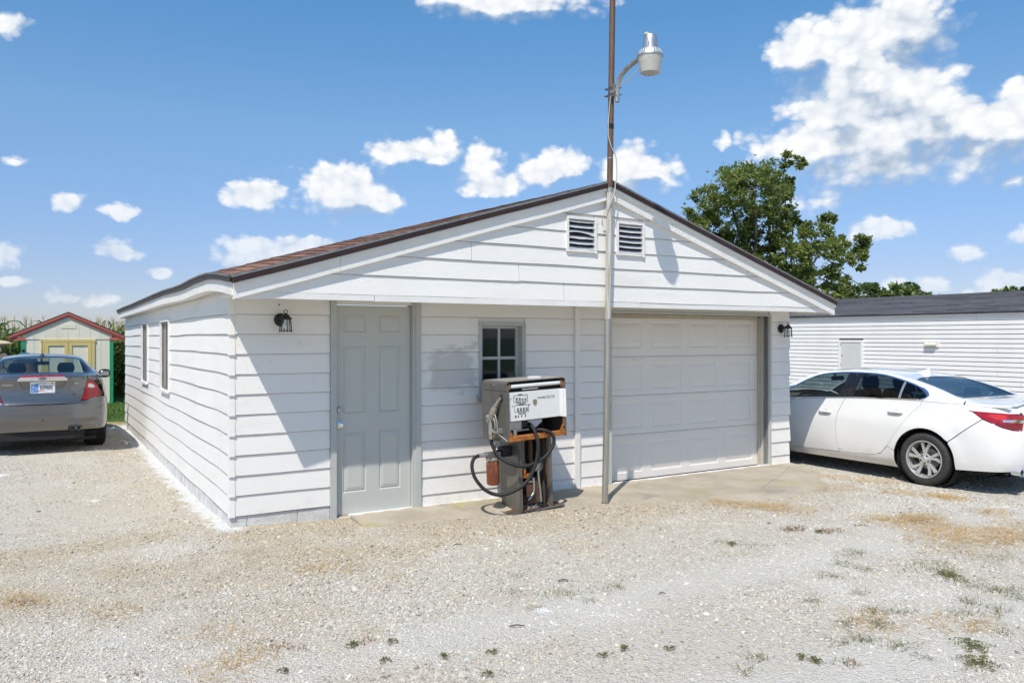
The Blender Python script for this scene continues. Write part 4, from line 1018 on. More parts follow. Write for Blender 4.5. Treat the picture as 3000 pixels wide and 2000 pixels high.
MB().lathe([(0, 0), (.009, 0), (.009, .012), (0, .014)], 12, Matrix.Translation((hx0, .165, 1.325)) @ Matrix.Rotation(-pi / 2, 4, 'Y')).build('lock', ALU, hs, True)
MB().prism([(-.10, .955), (.10, .945), (.095, .92), (.01, .865), (-.06, .92)], hy0 + .07, hy0 + .074).build('sheet_scrap', mat('dull white sheet', (.55, .56, .56), .5), hs)
MB().box(-.33, -.17, .0, .10, .87, .96).tube([(-.25, .02, .81), (-.25, .02, .88)], .03, 12).box(-.30, -.06, .03, .16, .845, .862).build('meter', GALV, hs)
MB().box(-.15, -.05, .02, .12, .88, .95).build('register', BLACKPL, hs)
# dial panel: a shallow white tray with canted ends
dp = part('dial_panel', gp); dy = hy0 - .006
mb = MB(); z0, z1 = .962, 1.258
mb.add([(-.357, dy - .002, z0), (-.338, dy + .020, z0 + .004), (.300, dy + .030, z0 + .002), (.358, dy - .008, z0 - .010), (-.357, dy - .002, z1 + .008), (-.338, dy + .020, z1), (.300, dy + .030, z1 - .004), (.358, dy - .008, z1 - .008)],
       [(0, 1, 5, 4), (1, 2, 6, 5), (2, 3, 7, 6)])
mb.add([(-.357, dy - .002, z0), (-.338, dy + .020, z0 + .004), (.300, dy + .030, z0 + .002), (.358, dy - .008, z0 - .010), (.358, dy + .012, z0 - .010), (.300, dy + .045, z0 - .004), (-.338, dy + .035, z0 - .002), (-.357, dy + .02, z0)], [(0, 1, 6, 7), (1, 2, 5, 6), (2, 3, 4, 5)])
mb.build('tray', PUMPW, dp)
def dy_at(x): return dy + .020 + (x + .338) / .638 * .010
def plate(name, x0, x1, za, zb, m, off=.0012):
    return MB().add([(x0, dy_at(x0) - off, za), (x1, dy_at(x1) - off, za), (x1, dy_at(x1) - off, zb), (x0, dy_at(x0) - off, zb)], [(0, 1, 2, 3)]).build(name, m, dp)
def frame(x0, x1, za, zb, t=.0035):
    mb = MB()
    for a, b, c, d in ((x0, x1, za, za + t), (x0, x1, zb - t, zb), (x0, x0 + t, za + t, zb - t), (x1 - t, x1, za + t, zb - t)):
        mb.box(a, b, dy_at(x0) - .0016, dy_at(x0) - .0004, c, d)
    return mb.build('window_frame', INK, dp)
Mt = lambda x, z, off=.0022: Matrix.Translation((x, dy_at(x) - off, z)) @ Matrix.Rotation(pi / 2, 4, 'X')
frame(-.293, -.116, 1.155, 1.224); frame(-.284, -.106, 1.053, 1.124)
plate('tab', -.235, -.180, 1.222, 1.232, INK); plate('tab', -.225, -.170, 1.122, 1.131, INK)
WPRINT = mat('white drum figure', (.75, .75, .73), .5)
for zc, x0 in ((1.183, -.262), (1.077, -.250)):
    for i in range(4):
        x = x0 + i * .036; h = .030 if (i < 2 or zc < 1.1) else .020
        plate('drum', x, x + .023, zc - .015, zc - .015 + h, INK, .0018)
        text('figure', '0', .026, WPRINT, dp, Mt(x + .0125, zc, .0030), sx=.8)
text('lettering', 'TOTAL SALE', .030, INK, dp, Mt(-.200, 1.140), sx=.72)
text('lettering', 'GALLONS', .030, INK, dp, Mt(-.191, 1.036), sx=.72)
text('lettering', 'Price Per Gallon', .0185, INK, dp, Mt(.062, 1.178), sx=.78, bold=.0004)
frame(.121, .230, 1.167, 1.190, .0025); plate('divider', .153, .157, 1.167, 1.190, INK)
text('lettering', '¢', .015, INK, dp, Mt(.214, 1.179))
text('lettering', '$', .018, INK, dp, Mt(-.279, 1.200))
BRASS = mat('tarnished brass shield', (.42, .37, .24), .4, metal=.6, col2=(.25, .22, .14), vs=40)
MB().prism([(-.046, 1.162), (-.024, 1.168), (-.002, 1.162), (.001, 1.135), (-.008, 1.115), (-.024, 1.104), (-.040, 1.115), (-.049, 1.135)], dy_at(0) - .006, dy_at(0) - .0005).build('shield_badge', BRASS, dp)
oval = [(-.321 + .014 * cos(a), 1.192 + .008 * sin(a)) for a in [2 * pi * i / 20 for i in range(21)]]
MB().tube([(x, dy_at(x) - .001, z) for x, z in oval], .0008, 4).build('oval_mark', INK, dp)
for x in (-.275, -.243, -.201, -.155): plate('slot', x, x + .012, .994, 1.018, RUSTD, .002)
plate('slot', -.283, -.257, 1.012, 1.020, RUSTD, .0023)
MB().box(-.250, -.125, dy_at(-.2) - .004, dy_at(-.2) - .0005, .966, .992).build('label_plate', PUMPW, dp)
for x, z in ((-.307, 1.117), (-.094, 1.117)):
    MB().lathe([(0, 0), (.008, 0), (.006, .002), (0, .003)], 10, Matrix.Translation((x, dy_at(x) - .0005, z)) @ Matrix.Rotation(pi / 2, 4, 'X')).build('screw', RUST, dp)
# hoses, filter and nozzle
h1 = [(-.43, .19, .80), (-.423, .19, .766), (-.418, .17, .696), (-.39, .10, .601), (-.323, .0, .534), (-.207, -.08, .502), (-.078, -.12, .533), (.04, -.13, .591), (.134, -.13, .696), (.135, -.11, .794), (.066, -.06, .84), (.017, .02, .845), (.08, .10, .90), (.16, .14, .90), (.19, .15, .84)]
h2 = [(.02, .14, .90), (-.03, .10, .93), (-.059, .04, .914), (-.053, -.03, .880), (-.047, -.10, .756), (-.073, -.13, .619), (-.139, -.14, .459), (-.249, -.13, .331), (-.387, -.08, .259), (-.499, -.02, .244), (-.601, .05, .297), (-.668, .12, .408), (-.675, .17, .515), (-.643, .19, .593), (-.578, .2, .619), (-.54, .2, .619)]
for nm, h in (('nozzle_hose', h1), ('filter_hose', h2)): MB().tube(catmull(h, 6), .0185, 12).build(nm, HOSE, gp, True)
fl = part('filter', gp)
MB().lathe([(0, .30), (.050, .30), (.066, .312), (.068, .33), (.068, .53), (.062, .548), (.058, .555), (0, .555)], 24, Matrix.Translation((-.408, .20, 0))).build('canister', mat('rusted orange canister', (.24, .065, .018), .55, col2=(.13, .035, .014), vs=14, stretch=(1, 1, .4), spots=[((.45, .20, .07), 12, .56, .70), ((.66, .62, .56), 9, .60, .68)], bump=.001, bs=80), fl, True)
MB().lathe([(0, .556), (.070, .556), (.072, .575), (.060, .585), (0, .585)], 24, Matrix.Translation((-.408, .20, 0))).build('collar', GALV, fl, True)
MB().box(-.475, -.340, .145, .255, .585, .635).build('filter_head', STEELG, fl)
MB().tube([(-.575, .2, .619), (-.475, .2, .616)], .021, 12).tube([(-.535, .2, .618), (-.515, .2, .617)], .027, 6).build('fitting', ALU, fl, True)
MB().tube([(-.34, .20, .61), (-.20, .20, .63)], .035, 12).box(-.32, -.21, .14, .24, .58, .68).build('inlet', BLACKPL, fl, True)
MB().tube([(-.36, .22, .635), (-.36, .22, .75)], .008, 8).tube(catmull([(-.385 + .028 * cos(a), .18, .69 + .036 * sin(a)) for a in [2 * pi * i / 10 for i in range(11)]], 2), .010, 8).box(-.37, -.30, .16, .24, .735, .75).build('hanger', GALV, fl, True)
nz = part('nozzle', gp)
X = -.425
MB().tube([(X + .03, .030, 1.205), (X + .012, .060, 1.165), (X + .004, .085, 1.125)], [.014, .015, .015], 12).build('spout', BRASS if False else ALU, nz, True)
for i in range(5):
    t = i / 5; MB().tube([Vector((X + .028 - .020 * t, .034 + .044 * t, 1.198 - .060 * t)), Vector((X + .026 - .020 * t, .039 + .044 * t, 1.190 - .060 * t))], .0175, 12).build('spring_coil', BRASS, nz, True)
MB().tube([(X + .003, .080, 1.135), (X, .090, 1.118)], .024, 12).build('collar', GALV, nz, True)
NZ = mat('cast alloy nozzle', (.50, .48, .43), .45, metal=.55, col2=(.36, .33, .28), vs=25, bump=.001, bs=120)
MB().tube(catmull([(X, .090, 1.118), (X, .115, 1.08), (X, .150, 1.03), (X, .180, .98), (X, .188, .93), (X, .188, .87)], 4), [.022 + .016 * sin(pi * min(1, i / 14)) for i in range(21)], 14).build('body', NZ, nz, True)
MB().lathe([(0, -.03), (.020, -.03), (.024, -.02), (.024, .025), (.016, .034), (0, .036)], 14, Matrix.Translation((X, .212, 1.00)) @ Matrix.Rotation(pi / 2, 4, 'Y') ).build('valve_cap', NZ, nz, True)
MB().lathe([(0, 0), (.026, 0), (.030, .012), (.026, .030), (0, .032)], 14, Matrix.Translation((X, .205, .955)) @ Matrix.Rotation(radians(-70), 4, 'X')).build('valve_cap', ALU, nz, True)
MB().tube(catmull([(X, .110, 1.045), (X - .005, .075, .99), (X - .004, .060, .93), (X, .070, .875), (X, .11, .852), (X, .165, .862)], 5), .007, 8).build('guard', NZ, nz, True)
MB().tube(catmull([(X, .135, 1.00), (X, .110, .955), (X, .105, .90), (X, .125, .87)], 5), .008, 8).build('lever', NZ, nz, True)
MB().tube([(X, .188, .885), (X - .0, .189, .83)], .026, 8).build('swivel', ALU, nz, True); MB().tube([(X, .189, .83), (X, .19, .775)], .023, 12).build('coupling', GALV, nz, True)
MB().box(hx0 - .055, hx0 - .0, .035, .060, .845, .90).box(hx0 - .055, hx0 - .048, .035, .12, .842, .85).build('nozzle_rest', GALV, nz)
MB().lathe([(0, 0), (.032, 0), (.030, .006), (0, .006)], 14, Matrix.Translation((hx0 + .0005, .035, 1.20)) @ Matrix.Rotation(-pi / 2, 4, 'Y') @ Matrix.Diagonal((1.3, .7, 1, 1))).build('nozzle_hole', DARK, nz)
MB().tube(catmull([(X, .10, .862), (X + .005, .05, .835), (X + .02, -.02, .80), (X + .04, -.055, .775)], 5), .0022, 5).build('cord', PLASTW, nz)
MB().tube([(X, .12, .85), (X, .13, .80)], .010, 8).build('tag', RUST, nz)
# ------------------------------------------------------------------ painted garden shed
SHEDW = mat('cream shed siding', (.82, .765, .62), .75, col2=(.77, .715, .575), vs=3, bump=.003, bs=60)
SHEDY = mat('yellow shed trim', (.72, .56, .22), .6, col2=(.66, .51, .20), vs=5, bump=.001, bs=60)
SHEDG = mat('green shed trim', (.02, .33, .15), .5, col2=(.018, .28, .13), vs=5)
SHEDR = mat('red shed trim', (.58, .135, .10), .5, col2=(.52, .12, .09), vs=5)
SHEDS = mat('dark shed shingles', (.055, .045, .045), .9, col2=(.09, .07, .065), vs=30, bump=.004, bs=120)
SV = 16.4; SC = G(-.797, SV, gz(*G(-.797, SV)[:2]))
shed = thing('garden_shed', 'cream garden shed with red gable trim, green corners and yellow doors', 'shed', SC, TH)
zb = -SC.z; hw = 1.03; ez = 1.80 + zb; pkz = 2.36 + zb; dpt = 2.6
wl = part('front_wall', shed)
gx = [-hw + .0 + i * (2 * hw) / 8 for i in range(9)]
for a, b in zip(gx, gx[1:]):       # grooved panels, each board its own piece
    MB().box(a + .002, b - .002, 0, .03, -.02, ez - .115).build('board', SHEDW, wl)
    za = lambda x: pkz - .005 - (pkz - ez + .06) * abs(x) / 1.34
    m_ = [(a + .002, ez - .105), (b - .002, ez - .105), (b - .002, za(b))] + ([(0, za(0))] if a < 0 < b else []) + [(a + .002, za(a))]
    MB().prism(m_, -.012, .03).build('board', SHEDW, wl)
MB().box(-hw, hw, .0305, .06, -.02, ez).build('sheathing', SHEDW, wl)
MB().box(-.18, .18, -.022, -.013, ez + .19, ez + .30).build('vent_panel', SHEDW, wl)
part('side_wall', shed, SHEDW, MB().box(-hw, -hw + .06, .061, dpt, -.02, ez)); part('side_wall', shed, SHEDW, MB().box(hw - .06, hw, .061, dpt, -.02, ez)); part('back_wall', shed, SHEDW, MB().box(-hw, hw, dpt, dpt + .06, -.02, ez))
for x0, x1 in ((-hw - .035, -hw + .055), (hw - .055, hw + .035)): MB().box(x0, x1, -.028, -.001, -.03, ez - .108).build('corner_board', SHEDG, shed)
MB().box(hw + .004, hw + .03, -.0, .09, -.03, ez - .108).build('corner_board', SHEDG, shed)
rf = part('roof', shed)
ow = 1.34
for s in (-1, 1):
    MB().prism([(0, pkz + .03), (s * ow, ez - .03), (s * ow, ez + .005), (0, pkz + .068)], -.07, dpt + .2).build('slope', SHEDS, rf)
    for zz, th_, y in ((.0, .10, -.052), (.045, .05, -.072)):
        MB().prism([(0, pkz + .03 - .0), (s * ow, ez - .03), (s * ow, ez - .03 - th_), (0, pkz + .03 - th_)], y, y + .022 - zz * .1).build('rake_board', SHEDR, rf)
    MB().prism([(s * ow, ez - .03), (s * (hw - .06), ez - .06), (s * (hw - .06), ez - .125), (s * ow, ez - .125)], -.040, -.0285).build('return_board', SHEDR, rf)
    MB().box(min(s * ow, s * (ow - .02)), max(s * ow, s * (ow - .02)), -.028, dpt + .15, ez - .125, ez - .032).build('fascia', SHEDR, rf)
dr = part('double_door', shed); zt = 1.70 + zb
dx0, dx1 = -.62, .62
MB().box(dx0 - .01, dx1 + .02, -.032, -.001, zt - .075, zt).build('header', SHEDY, dr)
for a, b in ((dx0, dx0 + .075), (dx1 - .075, dx1)): MB().box(a, b, -.028, -.001, .05, zt - .075).build('casing', SHEDY, dr)
for a, b in ((dx0 + .08, -.004), (.004, dx1 - .08)):
    MB().box(a, b, -.012, -.0008, .06, zt - .085).build('leaf', SHEDW, dr)
    for c, d, e, f in ((a, a + .085, .06, zt - .085), (b - .085, b, .06, zt - .085), (a + .085, b - .085, zt - .165, zt - .085), (a + .085, b - .085, .06, .15), (a + .085, b - .085, .78, .86)):
        MB().box(c, d, -.034, -.0125, e, f).build('trim', SHEDY, dr)
part('lamp_box', shed, BLACKM, MB().box(-hw - .01, -hw + .05, -.06, -.029, 1.36 + zb, 1.44 + zb))

# ------------------------------------------------------------------ white mobile home
VIN = mat('white vinyl siding', (.83, .805, .765), .4, col2=(.78, .755, .715), vs=2, stretch=(1, 1, .3), bump=.0006, bs=60)
MHROOF = None
def mh_roof():
    m = bpy.data.materials.new('grey asphalt roll roof'); m.use_nodes = True; t = m.node_tree; t.nodes.clear(); n = NT(t)
    out = n.n('ShaderNodeOutputMaterial'); b = n.n('ShaderNodeBsdfPrincipled'); t.links.new(b.outputs[0], out.inputs[0])
    pos = n.n('ShaderNodeNewGeometry').outputs['Position']
    c = n.mix(n.smooth(n.noise(pos, 1.2, 4, .6), .35, .7), (.075, .075, .085), (.13, .13, .14))
    c = n.mix(n.smooth(n.noise(pos, 16, 4, .6), .4, .7, 0, .6), c, (.06, .058, .065))
    t.links.new(c, b.inputs['Base Color']); b.inputs['Roughness'].default_value = .9
    return m
MHROOF = mh_roof()
MU = 14.3; Z0 = -.25
mh = thing('mobile_home', 'long white mobile home with lap siding and dark grey shingle roof', 'mobile home', G(MU, 0, Z0), TH)
v0, v1 = -3.5, 9.5; eave = 2.235 - Z0; ridge = 2.73 - Z0
mw = part('side_wall', mh)
MB().box(.02, .10, v0, v1, .1, eave).build('sheathing', mat('dark backer for groove shadow', (.10, .10, .10), .9), mw)  # coloured dark so gaps between strips read as groove shadows
cw_ = .0905; AD = (3.577, 4.094)        # access door
k = 0; z = eave - .06
VINP = VIN
while z > .15:
    z0 = z - cw_
    segs = [(v0, v1)] if not (z0 < 1.66 - Z0 and z > .55) else [(v0, AD[0] - .05), (AD[1] + .05, v1)]
    for a, b in segs:
        j = a + (b - a) * (.35 + .3 * ((k * 7) % 5) / 5)
        for c, d in ((a, j - .001), (j + .001, b)):
            MB().add([(-.002, c, z0 + .007), (-.002, d, z0 + .007), (.004, d, z0 + cw_ * .75), (.004, c, z0 + cw_ * .75), (.013, d, z), (.013, c, z), (.018, c, z0 + .007), (.018, d, z0 + .007)],
                     [(0, 1, 3 - 1, 3), (3, 2, 4, 5), (0, 6, 7, 1)]).build('siding_strip', VINP, mw)
    z -= cw_; k += 1
MB().box(-.03, .02, v0, v1, eave - .06, eave + .005).build('eave_trim', VIN, mw)
dd = part('access_door', mh)
MB().box(-.012, .02, AD[0], AD[1], .6, 1.64 - Z0).build('leaf', mat('plain putty panel', (.62, .62, .58), .5, col2=(.58, .58, .54), vs=2), dd)
for a, b, c, d in ((AD[0] - .05, AD[0], .55, 1.69 - Z0), (AD[1], AD[1] + .05, .55, 1.69 - Z0), (AD[0], AD[1], 1.64 - Z0, 1.69 - Z0)): MB().box(-.024, .02, a, b, c, d).build('frame', ALU if False else VIN, dd)
MB().box(-.020, -.0125, AD[1] - .045, AD[1] - .02, 1.33 - Z0, 1.35 - Z0).build('latch', BLACKPL, dd)
for zz in (1.55, 1.1): MB().box(-.018, -.0125, AD[1] - .008, AD[1] - .001, zz - Z0, zz - Z0 + .06).build('hinge', BLACKPL, dd)
vt = part('wall_vent', mh); CRV = mat('cream vent plastic', (.66, .63, .50), .45)
MB().box(-.030, .018, 1.79, 2.10, 1.555 - Z0, 1.675 - Z0).build('frame', VIN, vt)
MB().add([(-.036, 1.83, 1.655 - Z0), (-.036, 2.06, 1.655 - Z0), (-.085, 2.06, 1.595 - Z0), (-.085, 1.83, 1.595 - Z0), (-.031, 1.83, 1.58 - Z0), (-.031, 2.06, 1.58 - Z0)], [(0, 1, 2, 3), (3, 2, 5, 4), (0, 3, 4), (1, 5, 2)]).build('flap', CRV, vt)
part('end_wall', mh, VIN, MB().prism([(.02, .1), (4.2, .1), (4.2, eave), (2.1, ridge - .03), (.02, eave)], v0, v0 + .06)); part('end_wall', mh, VIN, MB().prism([(.02, .1), (4.2, .1), (4.2, eave), (2.1, ridge - .03), (.02, eave)], v1 - .06, v1))
part('back_wall', mh, VIN, MB().box(4.14, 4.2, v0 + .06, v1 - .06, .1, eave)); part('skirting', mh, VIN, MB().box(.05, 4.15, v0 + .06, v1 - .06, -.1, .1))
mr = part('roof', mh)
for s in (0, 1):
    a, b = (-.06, 2.1) if s == 0 else (4.26, 2.1)
    MB().prism([(a, eave + .006), (b, ridge), (b, ridge - .03), (a, eave - .02)], v0 - .1, v1 + .1).build('slope', MHROOF, mr)
# overlapping shingle courses on the slope that faces the lot
sl2 = sqrt(2.16 ** 2 + (ridge - eave) ** 2); nrow = 16
MHS = [mat('grey shingle %d' % i, (c, c, c * 1.08), .92, col2=(c * .7, c * .7, c * .76), vs=9, var=.5, bump=.004, bs=80, stretch=(1, 1, 2)) for i, c in enumerate((.095, .115, .08, .13))]
strips = []
for i in range(4):
    w = 1.0 - .004; h = sl2 / nrow + .02; strips.append(MB().add([(0, -w / 2, .010), (0, w / 2, .010), (h, w / 2, .001), (h, -w / 2, .001), (0, -w / 2, 0), (0, w / 2, 0)], [(0, 1, 2, 3), (0, 4, 5, 1)]).mesh('shingle_strip')); strips[-1].materials.append(MHS[i])
ang = math.atan2(ridge - eave, 2.16)
for r in range(nrow):
    d = r * sl2 / nrow
    for c in range(13):
        o = link('shingle_strip', strips[random.randrange(4)], None, mr, (-.07 + d * cos(ang), v0 - .1 + .5 + c + (.33 * (r % 3)) - .3, eave + .008 + d * sin(ang)), (0, -ang, 0))
# patch of white sealant by the eave end
# ------------------------------------------------------------------ cars (local axes: x forward from the rear bumper, y to the car's left, z up)
class Shell:
    """a saloon body: a plan contour with side and tail profiles below the belt, rails and a centre line above"""
    def __init__(s, contour, side, tail, belt, rail_y, rail_z, centre, flare=()):
        pts = catmull([(x, y, 0) for x, y in contour], 12); s.c = pts; s.t = [0.0]
        for a, b in zip(pts, pts[1:]): s.t.append(s.t[-1] + (b - a).length)
        s.side = smoothtab(side, 6); s.tail = smoothtab(tail, 6); s.belt = smoothtab(belt, 6)
        s.ry = smoothtab(rail_y, 8); s.rz = smoothtab(rail_z, 8); s.cz = smoothtab(centre, 8); s.flare = flare
        s.half = next(t for t, p in zip(s.t, pts) if p.x > 2.4)
    def plan(s, t):
        sg = 1; 
        if t < 0: t = -t; sg = -1
        T = s.t
        if t >= T[-1]: i = len(T) - 2
        else:
            lo, hi = 0, len(T) - 1
            while hi - lo > 1:
                m = (lo + hi) // 2
                if T[m] <= t: lo = m
                else: hi = m
            i = lo
        a, b = s.c[i], s.c[i + 1]; f = (t - T[i]) / (T[i + 1] - T[i]); p = a + (b - a) * f
        def tang(j):
            j0, j1 = max(j - 1, 0), min(j + 1, len(s.c) - 1); return (s.c[j1] - s.c[j0]).normalized()
        d = (tang(i) * (1 - f) + tang(i + 1) * f).normalized()
        if i == 0 and t < .02: d = Vector((0, 1, 0))
        n = Vector((-d.y, d.x, 0))           # outward for a contour run from the tail round the left side
        n = Vector((-abs(d.y) if p.x < 2.4 else abs(d.y), abs(d.x), 0)).normalized()
        return Vector((p.x, p.y * sg, 0)), Vector((n.x, n.y * sg, 0))
    def t_of_x(s, x):
        for i in range(len(s.c) - 1):
            if s.c[i].x <= x <= s.c[i + 1].x and s.t[i] > .3: return s.t[i] + (x - s.c[i].x) / max(1e-6, s.c[i + 1].x - s.c[i].x) * (s.t[i + 1] - s.t[i])
        return s.t[-1]
    def B(s, t, z, off=0.0):
        p, n = s.plan(t); w = abs(n.y) ** 2
        o = interp(z, s.tail) * (1 - w) + interp(z, s.side) * w
        if p.x > 3.5: o = interp(z, s.side) * w + (interp(z, s.side) + .10 * max(0, z - .55) * 2) * (1 - w)
        for fx, fz, r, a in s.flare:
            d = math.hypot(p.x - fx, z - fz); o -= a * exp(-((d - r) / .07) ** 2) * w
        q = p - n * (o - off); return Vector((q.x, q.y, z))
    def yb(s, x):
        t = s.t_of_x(x); return s.B(t, interp(x, s.belt))
    def rail(s, x): 
        return interp(x, s.ry), interp(x, s.rz)
    def Gs(s, x, z, sg=1, off=0.0):
        zb = interp(x, s.belt); yb = abs(s.yb(x).y); yr, zr = s.rail(x); f = min(1.2, max(-.2, (z - zb) / max(.02, zr - zb)))
        y = yb + (yr - yb) * f + .022 * 4 * f * (1 - f) + off
        return Vector((x, y * sg, z))
    def T(s, x, y, off=0.0):
        yr, zr = s.rail(x); zc = interp(x, s.cz); f = min(1.0, abs(y) / yr)
        return Vector((x, y, zc - (zc - zr) * f ** 2.4 + off))

def resample(poly, h):
    out = []
    for (a, b), (c, d) in zip(poly, poly[1:] + poly[:1]):
        k = max(1, int(round(math.hypot(c - a, d - b) / h)))
        for i in range(k): out.append((a + (c - a) * i / k, b + (d - b) * i / k))
    return out
def patch(name, poly, lift, m, parent, h=.06, holes=(), rim=.012, thick=None, inside=None, smooth=True):
    """a sheet cut to an outline and laid on a body surface, with its edges turned in"""
    loops = [resample(list(poly), h)] + [resample(list(q), h) for q in holes]
    V = []; E = []
    for L in loops:
        b = len(V); V += [Vector(p) for p in L]; E += [(b + i, b + (i + 1) % len(L)) for i in range(len(L))]
    nb = len(V); xs = [p.x for p in V[:len(loops[0])]]; ys = [p.y for p in V[:len(loops[0])]]
    x = min(xs) + h * .5; r = 0
    def ok(px, py):
        return in_poly(px, py, loops[0]) and not any(in_poly(px, py, q) for q in loops[1:])
    while x < max(xs):
        y = min(ys) + h * (.3 + .35 * (r % 2))
        while y < max(ys):
            if ok(x, y) and all((x - p.x) ** 2 + (y - p.y) ** 2 > (h * .42) ** 2 for p in V[:nb]): V.append(Vector((x, y)))
            y += h
        x += h; r += 1
    vo, eo, fo, ov, oe, of = delaunay_2d_cdt(V, E, [], 0, 1e-6)
    tri = []
    for f in fo:
        cx = sum(vo[i].x for i in f) / len(f); cy = sum(vo[i].y for i in f) / len(f)
        if ok(cx, cy): tri.append(tuple(f))
    P = [lift(p.x, p.y) for p in vo]
    ref = inside if inside is not None else Vector((2.3, 0, .6))
    # orient outward as a whole
    s = 0
    for a, b, c in tri:
        n = (P[b] - P[a]).cross(P[c] - P[a]); s += n.dot((P[a] + P[b] + P[c]) / 3 - ref)
    if s < 0: tri = [t[::-1] for t in tri]
    NV = [Vector() for _ in P]
    for a, b, c in tri:
        n = (P[b] - P[a]).cross(P[c] - P[a])
        for i in (a, b, c): NV[i] += n
    cnt = {}
    for t in tri:
        for i in range(3): cnt[(t[i], t[(i + 1) % 3])] = 1
    rims = [(a, b) for (a, b) in cnt if (b, a) not in cnt]
    mb = MB(); mb.v = [tuple(p) for p in P]; mb.f = list(tri); extra = {}
    def low(i):
        if i not in extra:
            extra[i] = len(mb.v); n = NV[i].normalized() if NV[i].length > 0 else Vector((0, 0, 1)); mb.v.append(tuple(P[i] - n * rim))
        return extra[i]
    if rim:
        for a, b in rims: mb.f.append((b, a, low(a), low(b)))
    me = bpy.data.meshes.new(name); me.from_pydata(mb.v, [], mb.f); me.validate()
    bm = bmesh.new(); bm.from_mesh(me); loose = [v for v in bm.verts if not v.link_faces]; bmesh.ops.delete(bm, geom=loose, context='VERTS'); bm.to_mesh(me); bm.free()
    if smooth:
        me.polygons.foreach_set('use_smooth', [True] * len(me.polygons)); me.set_sharp_from_angle(angle=radians(38))
    return link(name, me, m, parent)

def arc(cx, cz, r, a0, a1, n=14): return [(cx + r * cos(radians(a0 + (a1 - a0) * i / n)), cz + r * sin(radians(a0 + (a1 - a0) * i / n))) for i in range(n + 1)]

def wheel(parent, x, y, r, wd, side, spokes, rimm, rr):
    """tyre + alloy with its spokes; side=+1: outer face towards +y"""
    w = part('wheel', parent)
    w.location = (x, y, r); 
    w.rotation_euler = (0, 0, 0 if side > 0 else pi)
    M = Matrix.Rotation(-pi / 2, 4, 'X')      # lathe axis z -> +y
    h = wd / 2
    MB().lathe([(rr + .004, -h + .012), (rr + .03, -h), (r - .045, -h - .004), (r - .015, -h + .012), (r - .004, -h + .03), (r, -h * .45), (r, h * .45), (r - .004, h - .03), (r - .015, h - .012), (r - .045, h + .004), (rr + .03, h), (rr + .004, h - .012)], 56, M).build('tyre', RUBBER, w, True, 50)
    for yy in (-.045, -.015, .015, .045): MB().lathe([(r - .0055, yy - .004), (r + .0008, yy - .0045), (r + .0008, yy + .0045), (r - .0055, yy + .004)], 4, M) 
    tr = MB()
    for i in range(70):
        a = 2 * pi * i / 70
        for s_ in (-1, 1):
            q = [Vector((r + .0015, s_ * (h - .012) , 0)), Vector((r + .0015, s_ * .035, .006)), Vector((r + .0015, s_ * .035, .020)), Vector((r - .004, s_ * (h - .010), .014)),]
            R = Matrix.Rotation(a, 4, 'Y'); tr.add([R @ p for p in q], [(0, 1, 2, 3)])
    tr.build('tread', RUBBER, w)
    MB().lathe([(rr + .005, h - .014), (rr + .005, h - .004), (rr - .006, h - .002), (rr - .012, h - .020), (rr - .030, -h + .04), (rr - .012, -h + .02)], 56, M).build('rim', rimm, w, True, 50)
    MB().lathe([(0, -.03), (rr - .032, -.03), (rr - .028, -.045), (0, -.045)], 40, M).build('brake_backing', mat('dark wheel well metal', (.02, .02, .02), .7), w)
    MB().lathe([(.0, -.012), (.135, -.012), (.135, -.022), (0, -.022)], 36, M).build('brake_disc', GALV, w, True)
    mb = MB(); n = spokes
    for i in range(n):
        for d_, wd0, wd1 in ((-.19, .015, .024), (.19, .015, .024)):
            a = 2 * pi * i / n + pi / 2; L = []
            for k in range(7):
                t = k / 6; ra = .055 + (rr - .022 - .055) * t; sw = a + d_ * (.45 + .85 * t) + .10 * t * t; wdt = (wd0 + (wd1 - wd0) * t)
                yo = h - .030 - .016 * t * (1 - t) * 2 + .012 * t - .004
                cx, cz = ra * cos(sw), ra * sin(sw); tx, tz = -sin(sw), cos(sw)
                L += [(cx - tx * wdt, yo - .016, cz - tz * wdt), (cx - tx * wdt * .8, yo, cz - tz * wdt * .8), (cx + tx * wdt * .8, yo + .003, cz + tz * wdt * .8), (cx + tx * wdt, yo - .016, cz + tz * wdt)]
            b = len(mb.v); mb.v += L; mb.f += [(b + 4 * k + q, b + 4 * k + q + 1, b + 4 * k + 5 + q, b + 4 * k + 4 + q) for k in range(6) for q in range(3)]
    mb.build('spokes', rimm, w, True, 35)
    MB().lathe([(0, h - .020), (.030, h - .020), (.036, h - .026), (.072, h - .030), (.078, h - .045)], 26, M).build('hub', rimm, w, True)
    for i in range(5):
        a = 2 * pi * i / 5 + pi / 2 + pi / 5; MB().lathe([(0, .0), (.010, 0), (.010, .012), (.006, .014), (0, .012)], 8, Matrix.Translation((.054 * cos(a), h - .031, .054 * sin(a))) @ M).build('lug_nut', BLACKPL, w)
    return w

TRIMB = mat('gloss black pillar', (.012, .012, .013), .18, coat=.4)
GLASSC = glass_mat('tinted car glass', (.30, .36, .37)); GLASSR = glass_mat('clear car glass', (.62, .72, .70))
GLASSD = glass_mat('privacy tinted glass', (.20, .24, .26))
SEAT = mat('dark seat cloth', (.022, .023, .026), .85, col2=(.035, .036, .04), vs=20)
REDL = mat('red lamp plastic', (.42, .008, .010), .15, coat=.7, col2=(.25, .003, .006), vs=14, var=.4)
REDD = mat('dark red lamp plastic', (.20, .004, .008), .12, coat=.7)
CLEARL = mat('clear lamp plastic', (.62, .62, .60), .12, coat=.6, col2=(.45, .45, .44), vs=120, var=.3)
ALLOY = mat('silver alloy', (.66, .65, .63), .38, metal=.55, col2=(.56, .55, .53), vs=20)
UNDER = mat('underbody black', (.012, .012, .012), .8)

